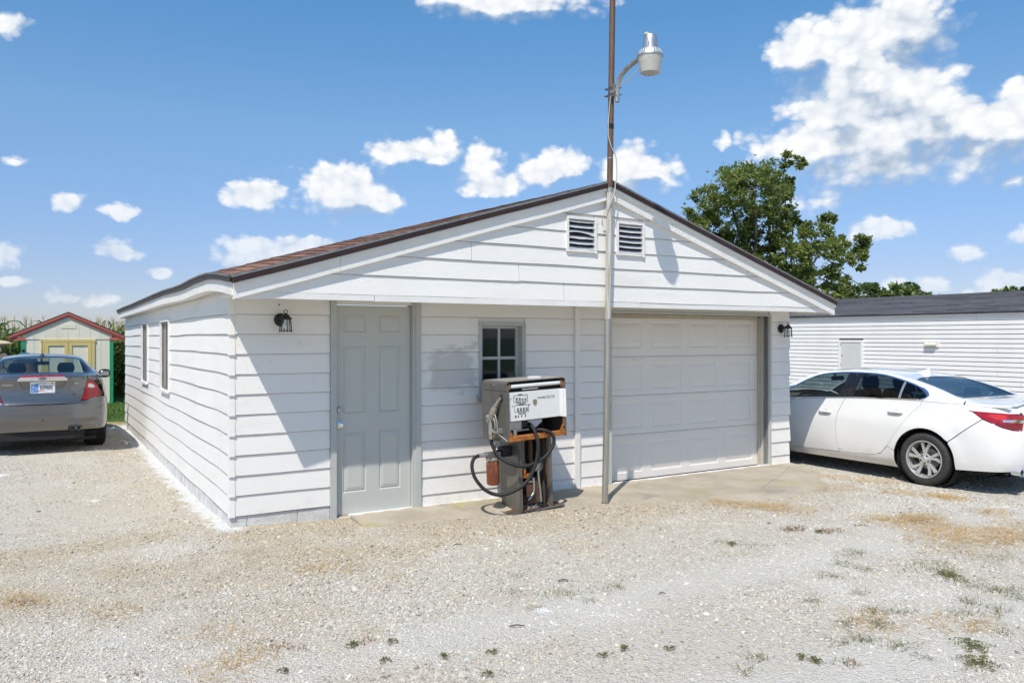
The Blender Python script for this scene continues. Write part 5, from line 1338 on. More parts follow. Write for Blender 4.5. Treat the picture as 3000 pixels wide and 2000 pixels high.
def interior(root, seats, dash_x, wheel_y, belt, mirror):
    it = part('interior', root)
    MB().box(.35, 4.1, -.72, .72, .22, .30).build('floor_pan', UNDER, it)
    MB().box(.55, .95, -.62, .62, .80, belt - .015).build('parcel_shelf', SEAT, it)
    def seat(x, y, wd, top):
        s = part('seat', it)
        MB().prism([(x - .05, .55), (x - .22, 1.02), (x - .20, top - .17), (x - .10, top - .19), (x + .05, .62)], y - wd / 2, y + wd / 2).build('x', SEAT)
        o = bpy.data.objects['x']; o.name = 'backrest'; o.parent = s
        # headrest, softly rounded
        mb = MB(); L = []
        for i in range(7):
            a = i / 6 * pi; rr_ = .5 + .5 * sin(a); hw_ = .135 * (.72 + .28 * sin(a)); zz = top - .18 + .19 * (i / 6)
            L += [(x - .22 - .03, y - hw_, zz), (x - .25 - .03 * sin(a), y - hw_ * .6, zz), (x - .25 - .03 * sin(a), y + hw_ * .6, zz), (x - .22 - .03, y + hw_, zz), (x - .15 + .02 * sin(a), y + hw_ * .7, zz), (x - .15 + .02 * sin(a), y - hw_ * .7, zz)]
        mb.add(L, [(6 * i + k, 6 * i + (k + 1) % 6, 6 * i + 6 + (k + 1) % 6, 6 * i + 6 + k) for i in range(6) for k in range(6)] + [tuple(range(36, 42))])
        mb.build('headrest', SEAT, s, True, 60)
        MB().box(x - .05, x + .46, y - wd / 2, y + wd / 2, .42, .58).build('cushion', SEAT, s)
    for a in seats: seat(*a)
    MB().prism([(dash_x, .50), (dash_x - .10, .88), (dash_x + .02, .945), (dash_x + .45, .96), (dash_x + .45, .50)], -.66, .66).build('dashboard', SEAT, it)
    c = Vector((dash_x - .28, wheel_y, .83)); R = Matrix.Rotation(radians(65), 4, 'Y')
    ring = [c + (R @ Vector((.185 * cos(a), .185 * sin(a), 0))) for a in [2 * pi * i / 28 for i in range(29)]]
    MB().tube(ring, .014, 8).tube([c, c + Vector((.3, 0, -.12))], .03, 8).tube([ring[0], c, ring[14]], .016, 6).tube([ring[7], c], .016, 6).build('steering_wheel', SEAT, it, True)
    mx, mz = mirror
    MB().prism([(-.115, mz - .032), (.115, mz - .032), (.125, mz + .01), (.105, mz + .034), (-.105, mz + .034), (-.125, mz + .01)], mx, mx + .05, 'x').build('rear_view_mirror', BLACKPL, it)
    MB().tube([(mx + .05, 0, mz + .01), (mx + .10, 0, mz + .10)], .015, 6).build('mirror_stalk', BLACKPL, it)
    return it
# ------------------------------------------------------------------ white saloon beside the mobile home
PAINTW = mat('white car paint', (.80, .79, .77), .22, coat=1.0, dust=.45, col2=(.79, .78, .76), vs=2)
def white_car():
    c = Shell([(0, 0), (.008, .30), (.04, .56), (.12, .735), (.27, .835), (.55, .888), (1.05, .905), (1.7, .908), (2.5, .906), (3.3, .898), (3.9, .875), (4.35, .80), (4.62, .64), (4.78, .38), (4.83, 0)],
              side=[(.16, .115), (.20, .075), (.235, .045), (.25, .028), (.32, .012), (.45, .004), (.60, .0), (.74, .004), (.80, .014), (.88, .034), (.95, .055), (1.06, .085)],
              tail=[(.16, .20), (.22, .13), (.28, .05), (.34, .015), (.42, .0), (.56, .0), (.66, .012), (.74, .04), (.82, .055), (.92, .06), (1.0, .085), (1.08, .13)],
              belt=[(0, 1.055), (.25, 1.05), (.6, 1.062), (1.1, 1.07), (1.6, 1.062), (2.1, 1.042), (2.6, 1.012), (3.1, .972), (3.6, .935), (4.2, .87), (4.6, .77), (4.83, .66)],
              rail_y=[(.08, .40), (.16, .64), (.3, .735), (.55, .735), (.75, .700), (1.0, .655), (1.33, .615), (1.7, .59), (2.2, .58), (2.7, .585), (3.1, .615), (3.5, .68), (3.8, .74), (4.2, .74), (4.6, .58), (4.8, .30)],
              rail_z=[(.08, 1.062), (.2, 1.07), (.45, 1.085), (.62, 1.108), (.75, 1.140), (1.0, 1.228), (1.33, 1.318), (1.7, 1.385), (2.2, 1.410), (2.7, 1.392), (3.1, 1.285), (3.5, 1.09), (3.75, .985), (4.2, .91), (4.6, .79), (4.83, .67)],
              centre=[(.08, 1.075), (.12, 1.10), (.2, 1.112), (.45, 1.115), (.72, 1.122), (.9, 1.182), (1.1, 1.252), (1.35, 1.330), (1.7, 1.408), (2.2, 1.446), (2.6, 1.44), (3.0, 1.36), (3.4, 1.205), (3.75, 1.04), (4.2, .975), (4.6, .86), (4.83, .70)],
              flare=((1.05, .338, .42, .018), (3.79, .338, .42, .018)))
    root = thing('white_sedan', 'white four-door sedan parked between the garage and the mobile home', 'car')
    ax = 1.05; wr = .338; fa = 3.79
    tx = c.t_of_x
    xs_ = lambda pts: [(tx(x), z) for x, z in pts]
    ref = Vector((2.3, 0, .62))
    for sg in (1, -1):
        Bl = (lambda sg: lambda t, z: c.B(t * sg, z))(sg); Gl = (lambda sg: lambda x, z: c.Gs(x, z, sg))(sg)
        bz = lambda x: interp(x, c.belt) - .004
        g = .004
        # doors and panels in the side view (x, z)
        ar = arc(ax, wr, .398, 0, 180, 20)
        seam_r = [(1.110, bz(1.11)), (1.13, 1.02), (1.215, .934), (1.373, .725), (1.556, .452), (1.64, .355), (1.74, .315)]
        seam_f = [(2.235, bz(2.235)), (2.262, .97), (2.312, .847), (2.338, .65), (2.325, .46), (2.292, .29)]
        rd = seam_r + [(2.285, .285)] + [(x - g, z) for x, z in seam_f[::-1]] + [(x, bz(x)) for x in (2.0, 1.7, 1.4)]
        patch('rear_door', xs_(rd), Bl, PAINTW, root, .055, inside=ref)
        fd = [(x + g, z) for x, z in seam_f] + [(3.30, .27), (3.36, .45), (3.40, .70), (3.42, bz(3.42))] + [(x, bz(x)) for x in (3.2, 2.9, 2.6)]
        patch('front_door', xs_(fd), Bl, PAINTW, root, .055, inside=ref)
        sill = [(1.455, .17), (3.38, .17), (3.35, .262), (2.288, .277), (1.76, .306), (1.70, .312), (1.60, .37), (1.452, .40)]
        patch('rocker_panel', xs_([(1.452, .18), (3.35, .18), (3.30, .264), (2.288, .279), (1.75, .308), (1.64, .345), (1.55, .445), (1.447, .40)]), Bl, PAINTW, root, .05, inside=ref)
        qp = [(x - g, z) for x, z in seam_r[:-2]] + [(1.545, .45), (1.445, .41)] + [p for p in ar[2:-5]] + [(.735, .60), (.55, .757), (.362, .905), (.478, .982), (.52, .99), (.56, bz(.56))] + [(x, bz(x)) for x in (.75, .95)]
        patch('quarter_panel', xs_(qp), Bl, PAINTW, root, .05, inside=ref)
        ff = [(3.345, .27), (3.40, .40)] + [p for p in arc(fa, wr, .395, 165, 30, 14)] + [(4.25, .62), (4.3, bz(4.3))] + [(x, bz(x)) for x in (4.0, 3.7, 3.428)] + [(3.408, .70), (3.368, .45)]
        patch('front_fender', xs_(ff), Bl, PAINTW, root, .06, inside=ref)
        # chrome belt strip, window openings, pillars
        top = [(1.075, 1.125), (1.13, 1.180), (1.28, 1.250), (1.58, 1.328), (1.85, 1.372), (2.18, 1.382), (2.48, 1.372), (2.78, 1.332), (3.0, 1.252), (3.2, 1.14), (3.42, 1.0)]
        top = [(p.x, p.y) for p in catmull([(a, b, 0) for a, b in top], 4)]
        bot = [(x, interp(x, c.belt) + .020) for x in (3.42, 3.1, 2.6, 2.1, 1.6, 1.14)]
        dlo = top + bot
        ring_out = [(x + (-.028 if x < 1.2 else (.03 if x > 3.3 else 0)), z + (.016 if i < len(top) else -.016)) for i, (x, z) in enumerate(dlo)]
        patch('window_surround', ring_out, lambda x, z, f=Gl: f(x, z), CHROME, root, .05, holes=[dlo], rim=.006, inside=ref)
        # body frame above and around the glass
        rl = lambda x: c.rail(x)[1]
        fr = [(x, rl(x)) for x in (.62, .75, .9, 1.05, 1.2, 1.4, 1.6, 1.8, 2.0, 2.2, 2.4, 2.6, 2.8, 2.95, 3.1, 3.3, 3.5, 3.62)]
        frame_o = [(x, interp(x, c.belt)) for x in (3.55, 3.40)] + [(x, interp(x, c.belt) + .002) for x in (3.1, 2.6, 2.1, 1.6, 1.1, .9, .7, .6)] + fr
        patch('roof_rail', frame_o, Gl, PAINTW, root, .05, holes=[ring_out], inside=ref)
        back = [(.12, interp(.12, c.belt)), (.3, interp(.3, c.belt)), (.58, interp(.58, c.belt)), (.60, rl(.60)), (.4, rl(.4)), (.2, rl(.2)), (.12, rl(.12))]
        patch('rear_shoulder', back, Gl, PAINTW, root, .05, inside=ref)
        patch('fender_top', [(x, interp(x, c.belt)) for x in (3.57, 3.9, 4.3, 4.6, 4.75)] + [(x, rl(x)) for x in (4.75, 4.6, 4.3, 4.0, 3.8, 3.66)], Gl, PAINTW, root, .06, inside=ref)
        def cut(x0a, x1a, x0b, x1b):      # part of the glass band between two slanted lines (top x, bottom x)
            zt = lambda x: interp(x, sorted(top)) - .003
            zb_ = lambda x: interp(x, c.belt) + .023
            xsamp = [x0a + (x0b - x0a) * i / 14 for i in range(15)]; xb = [x1a + (x1b - x1a) * i / 10 for i in range(11)]
            return [(x, zt(x)) for x in xsamp] + [(x, zb_(x)) for x in xb[::-1]]
        Gi = lambda x, z, f=Gl, s_=sg: f(x, z) - Vector((0, .006 * s_, 0))
        patch('quarter_glass', cut(1.085, 1.15, 1.425, 1.415), Gi, GLASSD, root, .07, rim=0, inside=ref)
        patch('window_divider', cut(1.43, 1.42, 1.462, 1.452), Gl, ALU, root, .06, rim=.004, inside=ref)
        patch('rear_door_window', cut(1.468, 1.458, 2.095, 2.105), Gi, GLASSD, root, .07, rim=0, inside=ref)
        patch('pillar', cut(2.10, 2.11, 2.195, 2.20), Gl, TRIMB, root, .06, rim=.004, inside=ref)
        patch('pillar', cut(2.20, 2.205, 2.32, 2.335), Gl, TRIMB, root, .06, rim=.004, inside=ref)
        patch('front_door_window', cut(2.325, 2.34, 3.40, 3.415), Gi, GLASSC, root, .07, rim=0, inside=ref)
        # door handles in their scoops
        for hx_, hz_ in ((1.45, .902), (2.515, .826)):
            hd = part('door_handle', root); pts = []
            P0 = c.B(tx(hx_ - .10) * sg, hz_); P1 = c.B(tx(hx_ + .10) * sg, hz_); n = Vector((0, sg, 0))
            MB().tube(catmull([P0 + n * .004, P0 + n * .022 + Vector((.03, 0, .004)), P1 + n * .022 + Vector((-.03, 0, .004)), P1 + n * .004], 5), [.012 + .006 * sin(pi * i / 15) for i in range(16)], 10).build('grip', PAINTW, hd, True)
            sc = [(hx_ + .055 * cos(a), hz_ + .040 * sin(a)) for a in [2 * pi * i / 18 for i in range(18)]]
            patch('scoop', xs_(sc), (lambda t, z, f=Bl, s_=sg: f(t, z) + Vector((0, .0015 * s_, 0))), mat('white paint shaded for scoop', (.60, .60, .61), .4), hd, .03, rim=0, inside=ref)  # flat disc; its greyed paint stands for shade in the hollow
        # tail lamp and bumper wrap to the middle of the tail
        tl_out = [(tx(.475), .988), (tx(.36), .912), (tx(.24), .862), (.80, .818), (.66, .785), (.50, .775), (.44, .955), (.60, .968), (.80, .980)]
        lamp = part('tail_lamp', root)
        Bo = lambda t, z, s_=sg: c.B(t * s_, z, .004)
        patch('lens', tl_out, Bo, REDL, lamp, .04, rim=.015, inside=ref)
        Bo2 = lambda t, z, s_=sg: c.B(t * s_, z, .007)
        patch('chrome_bar', [(.80, .905), (.52, .905), (.455, .89), (.46, .862), (.56, .868), (.78, .880)], Bo2, CHROME, lamp, .04, rim=.004, inside=ref)
        patch('inner_lens', [(.86, .905), (.98, .945), (.92, .968), (.74, .960), (.74, .915)], Bo2, mat('bright red lamp', (.60, .025, .02), .12, coat=.6), lamp, .04, rim=.003, inside=ref)
        patch('dark_lens', [(.78, .825), (.65, .795), (.52, .80), (.50, .845), (.78, .862), (.88, .868)], Bo2, REDD, lamp, .04, rim=.003, inside=ref)
        bp = [(.0, .30)] + [(t, .298) for t in (.2, .4, .6)] + [(tx(.25), .285), (tx(.45), .275), (tx(.645), .265)] + [(tx(x), z) for x, z in ar[-1:-6:-1]] + [(tx(.728), .592), (tx(.543), .749), (tx(.355), .898), (tx(.24), .852), (.80, .808), (.66, .776), (.50, .765), (.3, .72), (0.0, .72)]
        patch('rear_bumper', bp, Bl, PAINTW, root, .055, inside=ref)
        patch('front_bumper', [(tx(4.26), .22), (c.t[-1] - .55, .2), (c.t[-1], .2), (c.t[-1], .66), (c.t[-1] - .5, .70), (tx(4.31), .75), (tx(4.255), .62), (tx(4.18), .42)], Bl, PAINTW, root, .07, inside=ref)
        patch('lower_valance', [(0, .235), (.50, .235), (.56, .292), (0, .294)], lambda t, z, s_=sg: c.B(t * s_, z, .0), BLACKPL, root, .06, inside=ref)
        ex = part('exhaust', root)
        MB().lathe([(.030, -.10), (.040, -.10), (.042, .0), (.036, .004), (.032, -.01)], 18, Matrix.Translation((.02, sg * .60, .285)) @ Matrix.Rotation(-pi / 2, 4, 'Y') @ Matrix.Diagonal((1, 1.5, 1, 1))).build('tip', CHROME, ex, True)
        MB().lathe([(.0, -.08), (.038, -.08)], 14, Matrix.Translation((.02, sg * .60, .285)) @ Matrix.Rotation(-pi / 2, 4, 'Y') @ Matrix.Diagonal((1, 1.5, 1, 1))).build('bore', UNDER, ex)
        # wheel wells and wheels
        for wx in (ax, fa):
            MB().lathe([(.392, -.20), (.392, .055)], 22, Matrix.Translation((wx, sg * .80, wr)) @ Matrix.Rotation(pi / 2 * sg, 4, 'X') @ Matrix.Diagonal((1, 1, -1 if sg < 0 else -1, 1)), a0=0, a1=2 * pi).build('wheel_well', UNDER, root)
            wheel(root, wx, sg * .790, wr, .225, sg, 5, ALLOY, .232)
    # trunk, glass, roof, bonnet (plan view x, y)
    Tl = lambda x, y: c.T(x, y)
    yr = lambda x: c.rail(x)[0]
    def strip(x0, x1, inset=0.0, n=14, xs0=None, xs1=None, cap0=0, cap1=0):
        a = [x0 + (x1 - x0) * i / n for i in range(n + 1)]
        return [(x, yr(x) - inset) for x in a] + [(x, -(yr(x) - inset)) for x in a[::-1]]
    patch('trunk_lid_top', strip(.115, .70), Tl, PAINTW, root, .055, inside=ref)
    gl_t = [(.715, .60), (.72, .40), (.725, 0), (.72, -.40), (.715, -.60)]
    rg = [(.735, .0), (.73, .40), (.715, .60), (.80, .615), (1.0, .590), (1.20, .562), (1.34, .535), (1.40, .35), (1.425, 0), (1.40, -.35), (1.34, -.535), (1.20, -.562), (1.0, -.590), (.80, -.615), (.715, -.60), (.73, -.40)]
    patch('rear_window', rg, lambda x, y: c.T(x, y, -.004), GLASSD, root, .06, rim=.0, inside=ref)
    rgo = [(x + (-.018 if x < .78 else (.014 if x > 1.3 else 0)), y + (.02 if y > .1 else (-.02 if y < -.1 else 0))) for x, y in rg]
    patch('window_seal', rgo, Tl, TRIMB, root, .05, holes=[rg], rim=.004, inside=ref)
    rgo2 = [(x + (-.004 if x < .78 else (.004 if x > 1.3 else 0)), y * 1.006) for x, y in rgo]
    patch('roof', strip(.70, 2.86), Tl, PAINTW, root, .065, holes=[rgo2], inside=ref)
    patch('windscreen', strip(2.88, 3.66, .03), lambda x, y: c.T(x, y, -.004), GLASSR, root, .07, rim=0, inside=ref)
    patch('bonnet', strip(3.70, 4.74), Tl, PAINTW, root, .07, inside=ref)
    # tail panel
    patch('trunk_lid', [(-.495, .73), (.495, .73), (.51, .77), (.44, .965), (.5, 1.0), (.45, 1.066), (.0, 1.07), (-.45, 1.066), (-.5, 1.0), (-.44, .965), (-.51, .77)], lambda t, z: c.B(t, z), PAINTW, root, .055, inside=ref)
    for sg in (1, -1): patch('tail_shoulder', [(sg * .50, .972), (sg * .66, .975), (sg * .82, .985), (sg * tx(.47), .992), (sg * tx(.54), .998), (sg * tx(.56), 1.055), (sg * .75, 1.052), (sg * .46, 1.06)], lambda t, z: c.B(t, z), PAINTW, root, .045, inside=ref)
    patch('chrome_strip', [(-.44, .875), (.44, .875), (.44, .905), (-.44, .905)], lambda t, z: c.B(t, z, .010), CHROME, root, .05, rim=.01, inside=ref)
    M = Matrix.Translation(c.B(.37, .815, .006)) @ Matrix.Rotation(radians(-90), 4, 'Z') @ Matrix.Rotation(pi / 2, 4, 'X')
    text('lettering', 'BUICK', .055, BLACKPL, root, M, .003, sx=1.15)
    MB().add([(1.50, .0, 1.362), (1.50, .012, 1.36), (1.72, .026, 1.402), (1.72, -.026, 1.402), (1.50, -.012, 1.36), (1.505, 0, 1.448), (1.54, .006, 1.448), (1.54, -.006, 1.448), (1.63, .012, 1.412), (1.63, -.012, 1.412)],
             [(1, 2, 8, 6), (6, 8, 9, 7), (2, 3, 9, 8), (3, 4, 7, 9), (1, 6, 5), (4, 5, 7), (5, 6, 7), (1, 5, 4)]).build('antenna_fin', PAINTW, root, True, 60)
    for sg in (1, -1):
        mr_ = part('door_mirror', root); y = sg * .93
        MB().lathe([(.0, -.09), (.05, -.085), (.072, -.05), (.08, 0), (.072, .06), (.05, .09), (0, .1)], 14, Matrix.Translation((3.22, sg * 1.0, 1.02)) @ Matrix.Rotation(pi / 2, 4, 'X') @ Matrix.Diagonal((1.1, .9, 1, 1))).build('cap', PAINTW, mr_, True)
        MB().box(3.20, 3.27, min(y - .06 * sg, y), max(y - .06 * sg, y), .975, 1.01).build('arm', BLACKPL, mr_)
    interior(root, [(2.05 + .32, .36, .50, 1.32), (2.05 + .32, -.36, .50, 1.32), (1.36, .40, .46, 1.19), (1.36, -.40, .46, 1.19)], 3.15, .36, 1.06, (2.95, 1.26))
    MB().box(.55, 4.6, -.70, .70, .19, .23).build('underbody', UNDER, root)
    return root
WC = white_car()
# stands with its left wheels on the line found from the tyre contact
wc_u, wc_v = 8.135 + .905 - .01, -1.66 - 1.05
WC.location = G(wc_u, wc_v, -.135); WC.rotation_euler = (0, 0, TH + pi / 2)
# ------------------------------------------------------------------ grey saloon seen from behind, by the side wall
PAINTG = mat('warm grey metallic paint', (.168, .168, .168), .26, metal=.8, coat=1.0, dust=.18, col2=(.158, .158, .158), vs=3)
def grey_car():
    c = Shell([(0, 0), (.006, .30), (.03, .55), (.09, .715), (.21, .815), (.48, .873), (1.1, .905), (1.8, .912), (2.6, .910), (3.4, .90), (4.0, .875), (4.4, .79), (4.65, .63), (4.79, .38), (4.84, 0)],
              side=[(.16, .13), (.20, .09), (.26, .05), (.36, .018), (.50, .004), (.65, .0), (.80, .006), (.88, .016), (.98, .036), (1.08, .06), (1.2, .095)],
              tail=[(.16, .22), (.30, .13), (.36, .085), (.42, .060), (.492, .050), (.512, .014), (.54, .0), (.70, .006), (.755, .010), (.785, .030), (.88, .055), (1.0, .068), (1.08, .058), (1.15, .050), (1.19, .085)],
              belt=[(0, 1.165), (.25, 1.155), (.6, 1.14), (1.1, 1.115), (1.6, 1.085), (2.1, 1.055), (2.6, 1.02), (3.1, .985), (3.6, .945), (4.2, .885), (4.6, .79), (4.84, .68)],
              rail_y=[(.05, .40), (.13, .64), (.25, .725), (.5, .725), (.7, .675), (1.0, .605), (1.3, .565), (1.7, .55), (2.2, .555), (2.7, .575), (3.1, .62), (3.5, .69), (3.8, .75), (4.2, .75), (4.6, .59), (4.82, .30)],
              rail_z=[(.05, 1.168), (.2, 1.168), (.45, 1.172), (.6, 1.195), (.75, 1.235), (1.0, 1.325), (1.3, 1.395), (1.7, 1.420), (2.2, 1.425), (2.7, 1.395), (3.1, 1.285), (3.5, 1.10), (3.75, 1.0), (4.2, .92), (4.6, .80), (4.84, .69)],
              centre=[(.05, 1.172), (.10, 1.190), (.2, 1.192), (.5, 1.192), (.62, 1.215), (.8, 1.29), (1.0, 1.365), (1.25, 1.432), (1.6, 1.462), (2.1, 1.472), (2.6, 1.452), (3.0, 1.37), (3.4, 1.22), (3.8, 1.05), (4.3, .98), (4.65, .85), (4.84, .71)],
              flare=((1.13, .33, .41, .014), (3.86, .33, .41, .014)))
    root = thing('grey_sedan', 'grey metallic sedan parked close beside the garage side wall', 'car')
    ax, fa, wr = 1.13, 3.86, .33; tx = c.t_of_x; xs_ = lambda pts: [(tx(x), z) for x, z in pts]; ref = Vector((2.3, 0, .62))
    Bf = lambda o: (lambda t, z: c.B(t, z, o))
    for sg in (1, -1):
        Bl = (lambda sg: lambda t, z: c.B(t * sg, z))(sg); Gl = (lambda sg: lambda x, z: c.Gs(x, z, sg))(sg); bz = lambda x: interp(x, c.belt) - .004
        ar = arc(ax, wr, .385, 0, 180, 20)
        seam_r = [(1.30, bz(1.3)), (1.33, 1.0), (1.45, .75), (1.60, .45), (1.68, .33)]
        patch('rear_door', xs_(seam_r + [(2.34, .28), (2.37, .6), (2.36, bz(2.36)), (2.0, bz(2.0)), (1.6, bz(1.6))]), Bl, PAINTG, root, .06, inside=ref)
        patch('front_door', xs_([(2.345, .28), (3.38, .27), (3.45, .6), (3.47, bz(3.47)), (3.0, bz(3.0)), (2.366, bz(2.366)), (2.376, .6)]), Bl, PAINTG, root, .06, inside=ref)
        patch('rocker_panel', xs_([(1.525, .18), (3.42, .18), (3.38, .264), (2.34, .274), (1.675, .324), (1.52, .36)]), Bl, PAINTG, root, .06, inside=ref)
        patch('quarter_panel', xs_([(x - .005, z) for x, z in seam_r] + [(1.51, .36)] + ar[1:-3] + [(.70, .60), (.52, .80), (.30, .835), (.345, 1.085), (.4, 1.10), (.42, bz(.42)), (.8, bz(.8))]), Bl, PAINTG, root, .05, inside=ref)
        patch('front_fender', xs_([(3.40, .27), (3.46, .38)] + arc(fa, wr, .385, 165, 30, 14) + [(4.28, .6), (4.32, bz(4.32)), (4.0, bz(4.0)), (3.476, bz(3.476)), (3.456, .6)]), Bl, PAINTG, root, .06, inside=ref)
        top = [(p.x, p.y) for p in catmull([(.98, 1.165, 0), (1.10, 1.26, 0), (1.3, 1.345, 0), (1.7, 1.392, 0), (2.2, 1.40, 0), (2.6, 1.375, 0), (2.95, 1.29, 0), (3.25, 1.15, 0), (3.5, 1.0, 0)], 4)]
        bot = [(x, interp(x, c.belt) + .022) for x in (3.5, 3.1, 2.6, 2.1, 1.6, 1.05)]
        dlo = top + bot; ro = [(x + (-.025 if x < 1.1 else (.03 if x > 3.4 else 0)), z + (.014 if i < len(top) else -.016)) for i, (x, z) in enumerate(dlo)]
        patch('window_surround', ro, Gl, CHROME if sg > 0 else TRIMB, root, .06, holes=[dlo], rim=.006, inside=ref)
        rl = lambda x: c.rail(x)[1]
        patch('roof_rail', [(x, interp(x, c.belt)) for x in (3.65, 3.1, 2.6, 2.1, 1.6, 1.1, .8, .52)] + [(x, rl(x)) for x in (.52, .6, .75, .9, 1.05, 1.2, 1.4, 1.6, 1.8, 2.0, 2.2, 2.4, 2.6, 2.8, 2.95, 3.1, 3.3, 3.5, 3.68)], Gl, PAINTG, root, .055, holes=[ro], inside=ref)
        patch('rear_shoulder', [(.10, interp(.1, c.belt)), (.3, interp(.3, c.belt)), (.51, interp(.51, c.belt)), (.51, rl(.51)), (.3, rl(.3)), (.10, rl(.1))], Gl, PAINTG, root, .05, inside=ref)
        patch('fender_top', [(x, interp(x, c.belt)) for x in (3.66, 3.9, 4.3, 4.6, 4.76)] + [(x, rl(x)) for x in (4.76, 4.6, 4.3, 4.0, 3.8, 3.7)], Gl, PAINTG, root, .06, inside=ref)
        Gi = lambda x, z, f=Gl, s_=sg: f(x, z) - Vector((0, .006 * s_, 0)); zt = lambda x: interp(x, sorted(top)) - .003; zb_ = lambda x: interp(x, c.belt) + .024
        def cut(xa, xb): 
            q = [xa + (xb - xa) * i / 12 for i in range(13)]; return [(x, zt(x)) for x in q] + [(x, zb_(x)) for x in q[::-1]]
        patch('rear_door_window', cut(1.06, 2.27), Gi, GLASSC, root, .08, rim=0, inside=ref); patch('pillar', cut(2.28, 2.42), Gl, TRIMB, root, .07, rim=.004, inside=ref); patch('front_door_window', cut(2.43, 3.46), Gi, GLASSR, root, .08, rim=0, inside=ref)
        lamp = part('tail_lamp', root); L = lambda pts: [(t, z) for t, z in pts]
        patch('lens', [(.612, 1.108), (.70, 1.085), (.78, 1.02), (.86, .90), (.885, .862), (.80, .850), (.715, .842), (.61, .812), (.520, .800), (.548, .88), (.578, .968), (.598, 1.05)], (lambda t, z, s_=sg: c.B(t * s_, z, .006)), REDL, lamp, .035, rim=.016, inside=ref)
        patch('reverse_lens', [(.628, 1.045), (.69, 1.035), (.745, .990), (.69, .975), (.612, .988)], (lambda t, z, s_=sg: c.B(t * s_, z, .0085)), CLEARL, lamp, .035, rim=.003, inside=ref)
        patch('lamp_cell_grid', [(.60, .955), (.70, .950), (.79, .955), (.85, .885), (.72, .862), (.56, .835), (.575, .90)], (lambda t, z, s_=sg: c.B(t * s_, z, .0078)), REDD, lamp, .035, rim=.002, inside=ref)
        bp = [(0, .352), (.3, .35), (.6, .345), (tx(.35), .345), (tx(.62), .36), (tx(.752), .40)] + [(tx(x), z) for x, z in ar[-3:-6:-1]] + [(tx(.69), .59), (tx(.51), .79), (tx(.30), .828), (.82, .842), (.70, .832), (.60, .800), (.52, .788), (.50, .765), (.46, .748), (.25, .742), (0, .742)]
        patch('rear_bumper', bp, Bl, PAINTG, root, .034, inside=ref)
        patch('front_bumper', [(tx(4.28), .22), (c.t[-1] - .55, .2), (c.t[-1], .2), (c.t[-1], .66), (c.t[-1] - .5, .71), (tx(4.33), .77), (tx(4.27), .62), (tx(4.2), .42)], Bl, PAINTG, root, .07, inside=ref)
        ex = part('exhaust', root) if sg < 0 else None
        if sg < 0: patch('cutout', [(.33 + .0, .36), (.36, .345), (.50, .345), (.535, .37), (.525, .405), (.50, .418), (.37, .418), (.335, .40)], (lambda t, z, s_=sg: c.B(t * s_, z, .004)), BLACKPL, ex, .03, rim=.004, inside=ref)
        for y in (.388, .468) if sg < 0 else ():
            Mx = Matrix.Translation((.045, sg * y, .382)) @ Matrix.Rotation(-pi / 2, 4, 'Y')
            MB().lathe([(.023, -.10), (.032, -.10), (.034, .035), (.030, .040), (.024, .030), (.023, -.05)], 20, Mx).build('tip', CHROME, ex, True)
            MB().lathe([(0, .012), (.0235, .012)], 14, Mx).build('bore', UNDER, ex)
        for t_, z_ in ((.02, .692), (.60, .688)):
            P = c.B(t_ * sg + .0, z_, .002); MB().lathe([(0, 0), (.011, 0), (.013, -.004)], 14, Matrix.Translation(P) @ Matrix.Rotation(-pi / 2, 4, 'Y')).build('parking_sensor', PAINTG, root)
        for wx in (ax, fa):
            MB().lathe([(.378, -.20), (.378, .055)], 22, Matrix.Translation((wx, sg * .80, wr)) @ Matrix.Rotation(pi / 2 * sg, 4, 'X') @ Matrix.Diagonal((1, 1, -1, 1))).build('wheel_well', UNDER, root)
            wheel(root, wx, sg * .785, wr, .225, sg, 5, ALLOY, .222)
        mr_ = part('door_mirror', root)
        MB().lathe([(.0, -.10), (.05, -.095), (.074, -.06), (.082, 0), (.076, .06), (.055, .09), (0, .1)], 16, Matrix.Translation((3.10, sg * 1.02, 1.075)) @ Matrix.Rotation(pi / 2, 4, 'X') @ Matrix.Diagonal((.9, 1.0, 1, 1))).build('cap', TRIMB, mr_, True)
        MB().box(3.024, 3.028, min(sg * .945, sg * 1.085), max(sg * .945, sg * 1.085), 1.035, 1.115).build('mirror_glass', mat('mirror glass', (.30, .32, .34), .08, metal=1.0), mr_)
        MB().box(3.07, 3.14, min(sg * .80, sg * .95), max(sg * .80, sg * .95), 1.02, 1.055).build('arm', TRIMB, mr_)
    Tl = lambda x, y: c.T(x, y); yr = lambda x: c.rail(x)[0]
    def strip(x0, x1, ins=0.0, n=14):
        a = [x0 + (x1 - x0) * i / n for i in range(n + 1)]; return [(x, yr(x) - ins) for x in a] + [(x, -(yr(x) - ins)) for x in a[::-1]]
    patch('trunk_lid_top', strip(.085, .545), Tl, PAINTG, root, .05, inside=ref)
    rg = [(.595, 0), (.59, .40), (.575, .60), (.66, .615), (.85, .585), (1.05, .545), (1.20, .515), (1.27, .46), (1.29, .25), (1.295, 0), (1.29, -.25), (1.27, -.46), (1.20, -.515), (1.05, -.545), (.85, -.585), (.66, -.615), (.575, -.60), (.59, -.40)]
    patch('rear_window', rg, lambda x, y: c.T(x, y, -.004), GLASSR, root, .06, rim=0, inside=ref)
    rgo = [(x + (-.022 if x < .63 else (.020 if x > 1.1 else 0)), y + (.025 if y > .1 else (-.025 if y < -.1 else 0))) for x, y in rg]
    patch('window_seal', rgo, Tl, TRIMB, root, .05, holes=[rg], rim=.004, inside=ref)
    patch('roof', strip(.55, 2.90), Tl, PAINTG, root, .065, holes=[[(x + (-.004 if x < .63 else (.004 if x > 1.1 else 0)), y * 1.006) for x, y in rgo]], inside=ref)
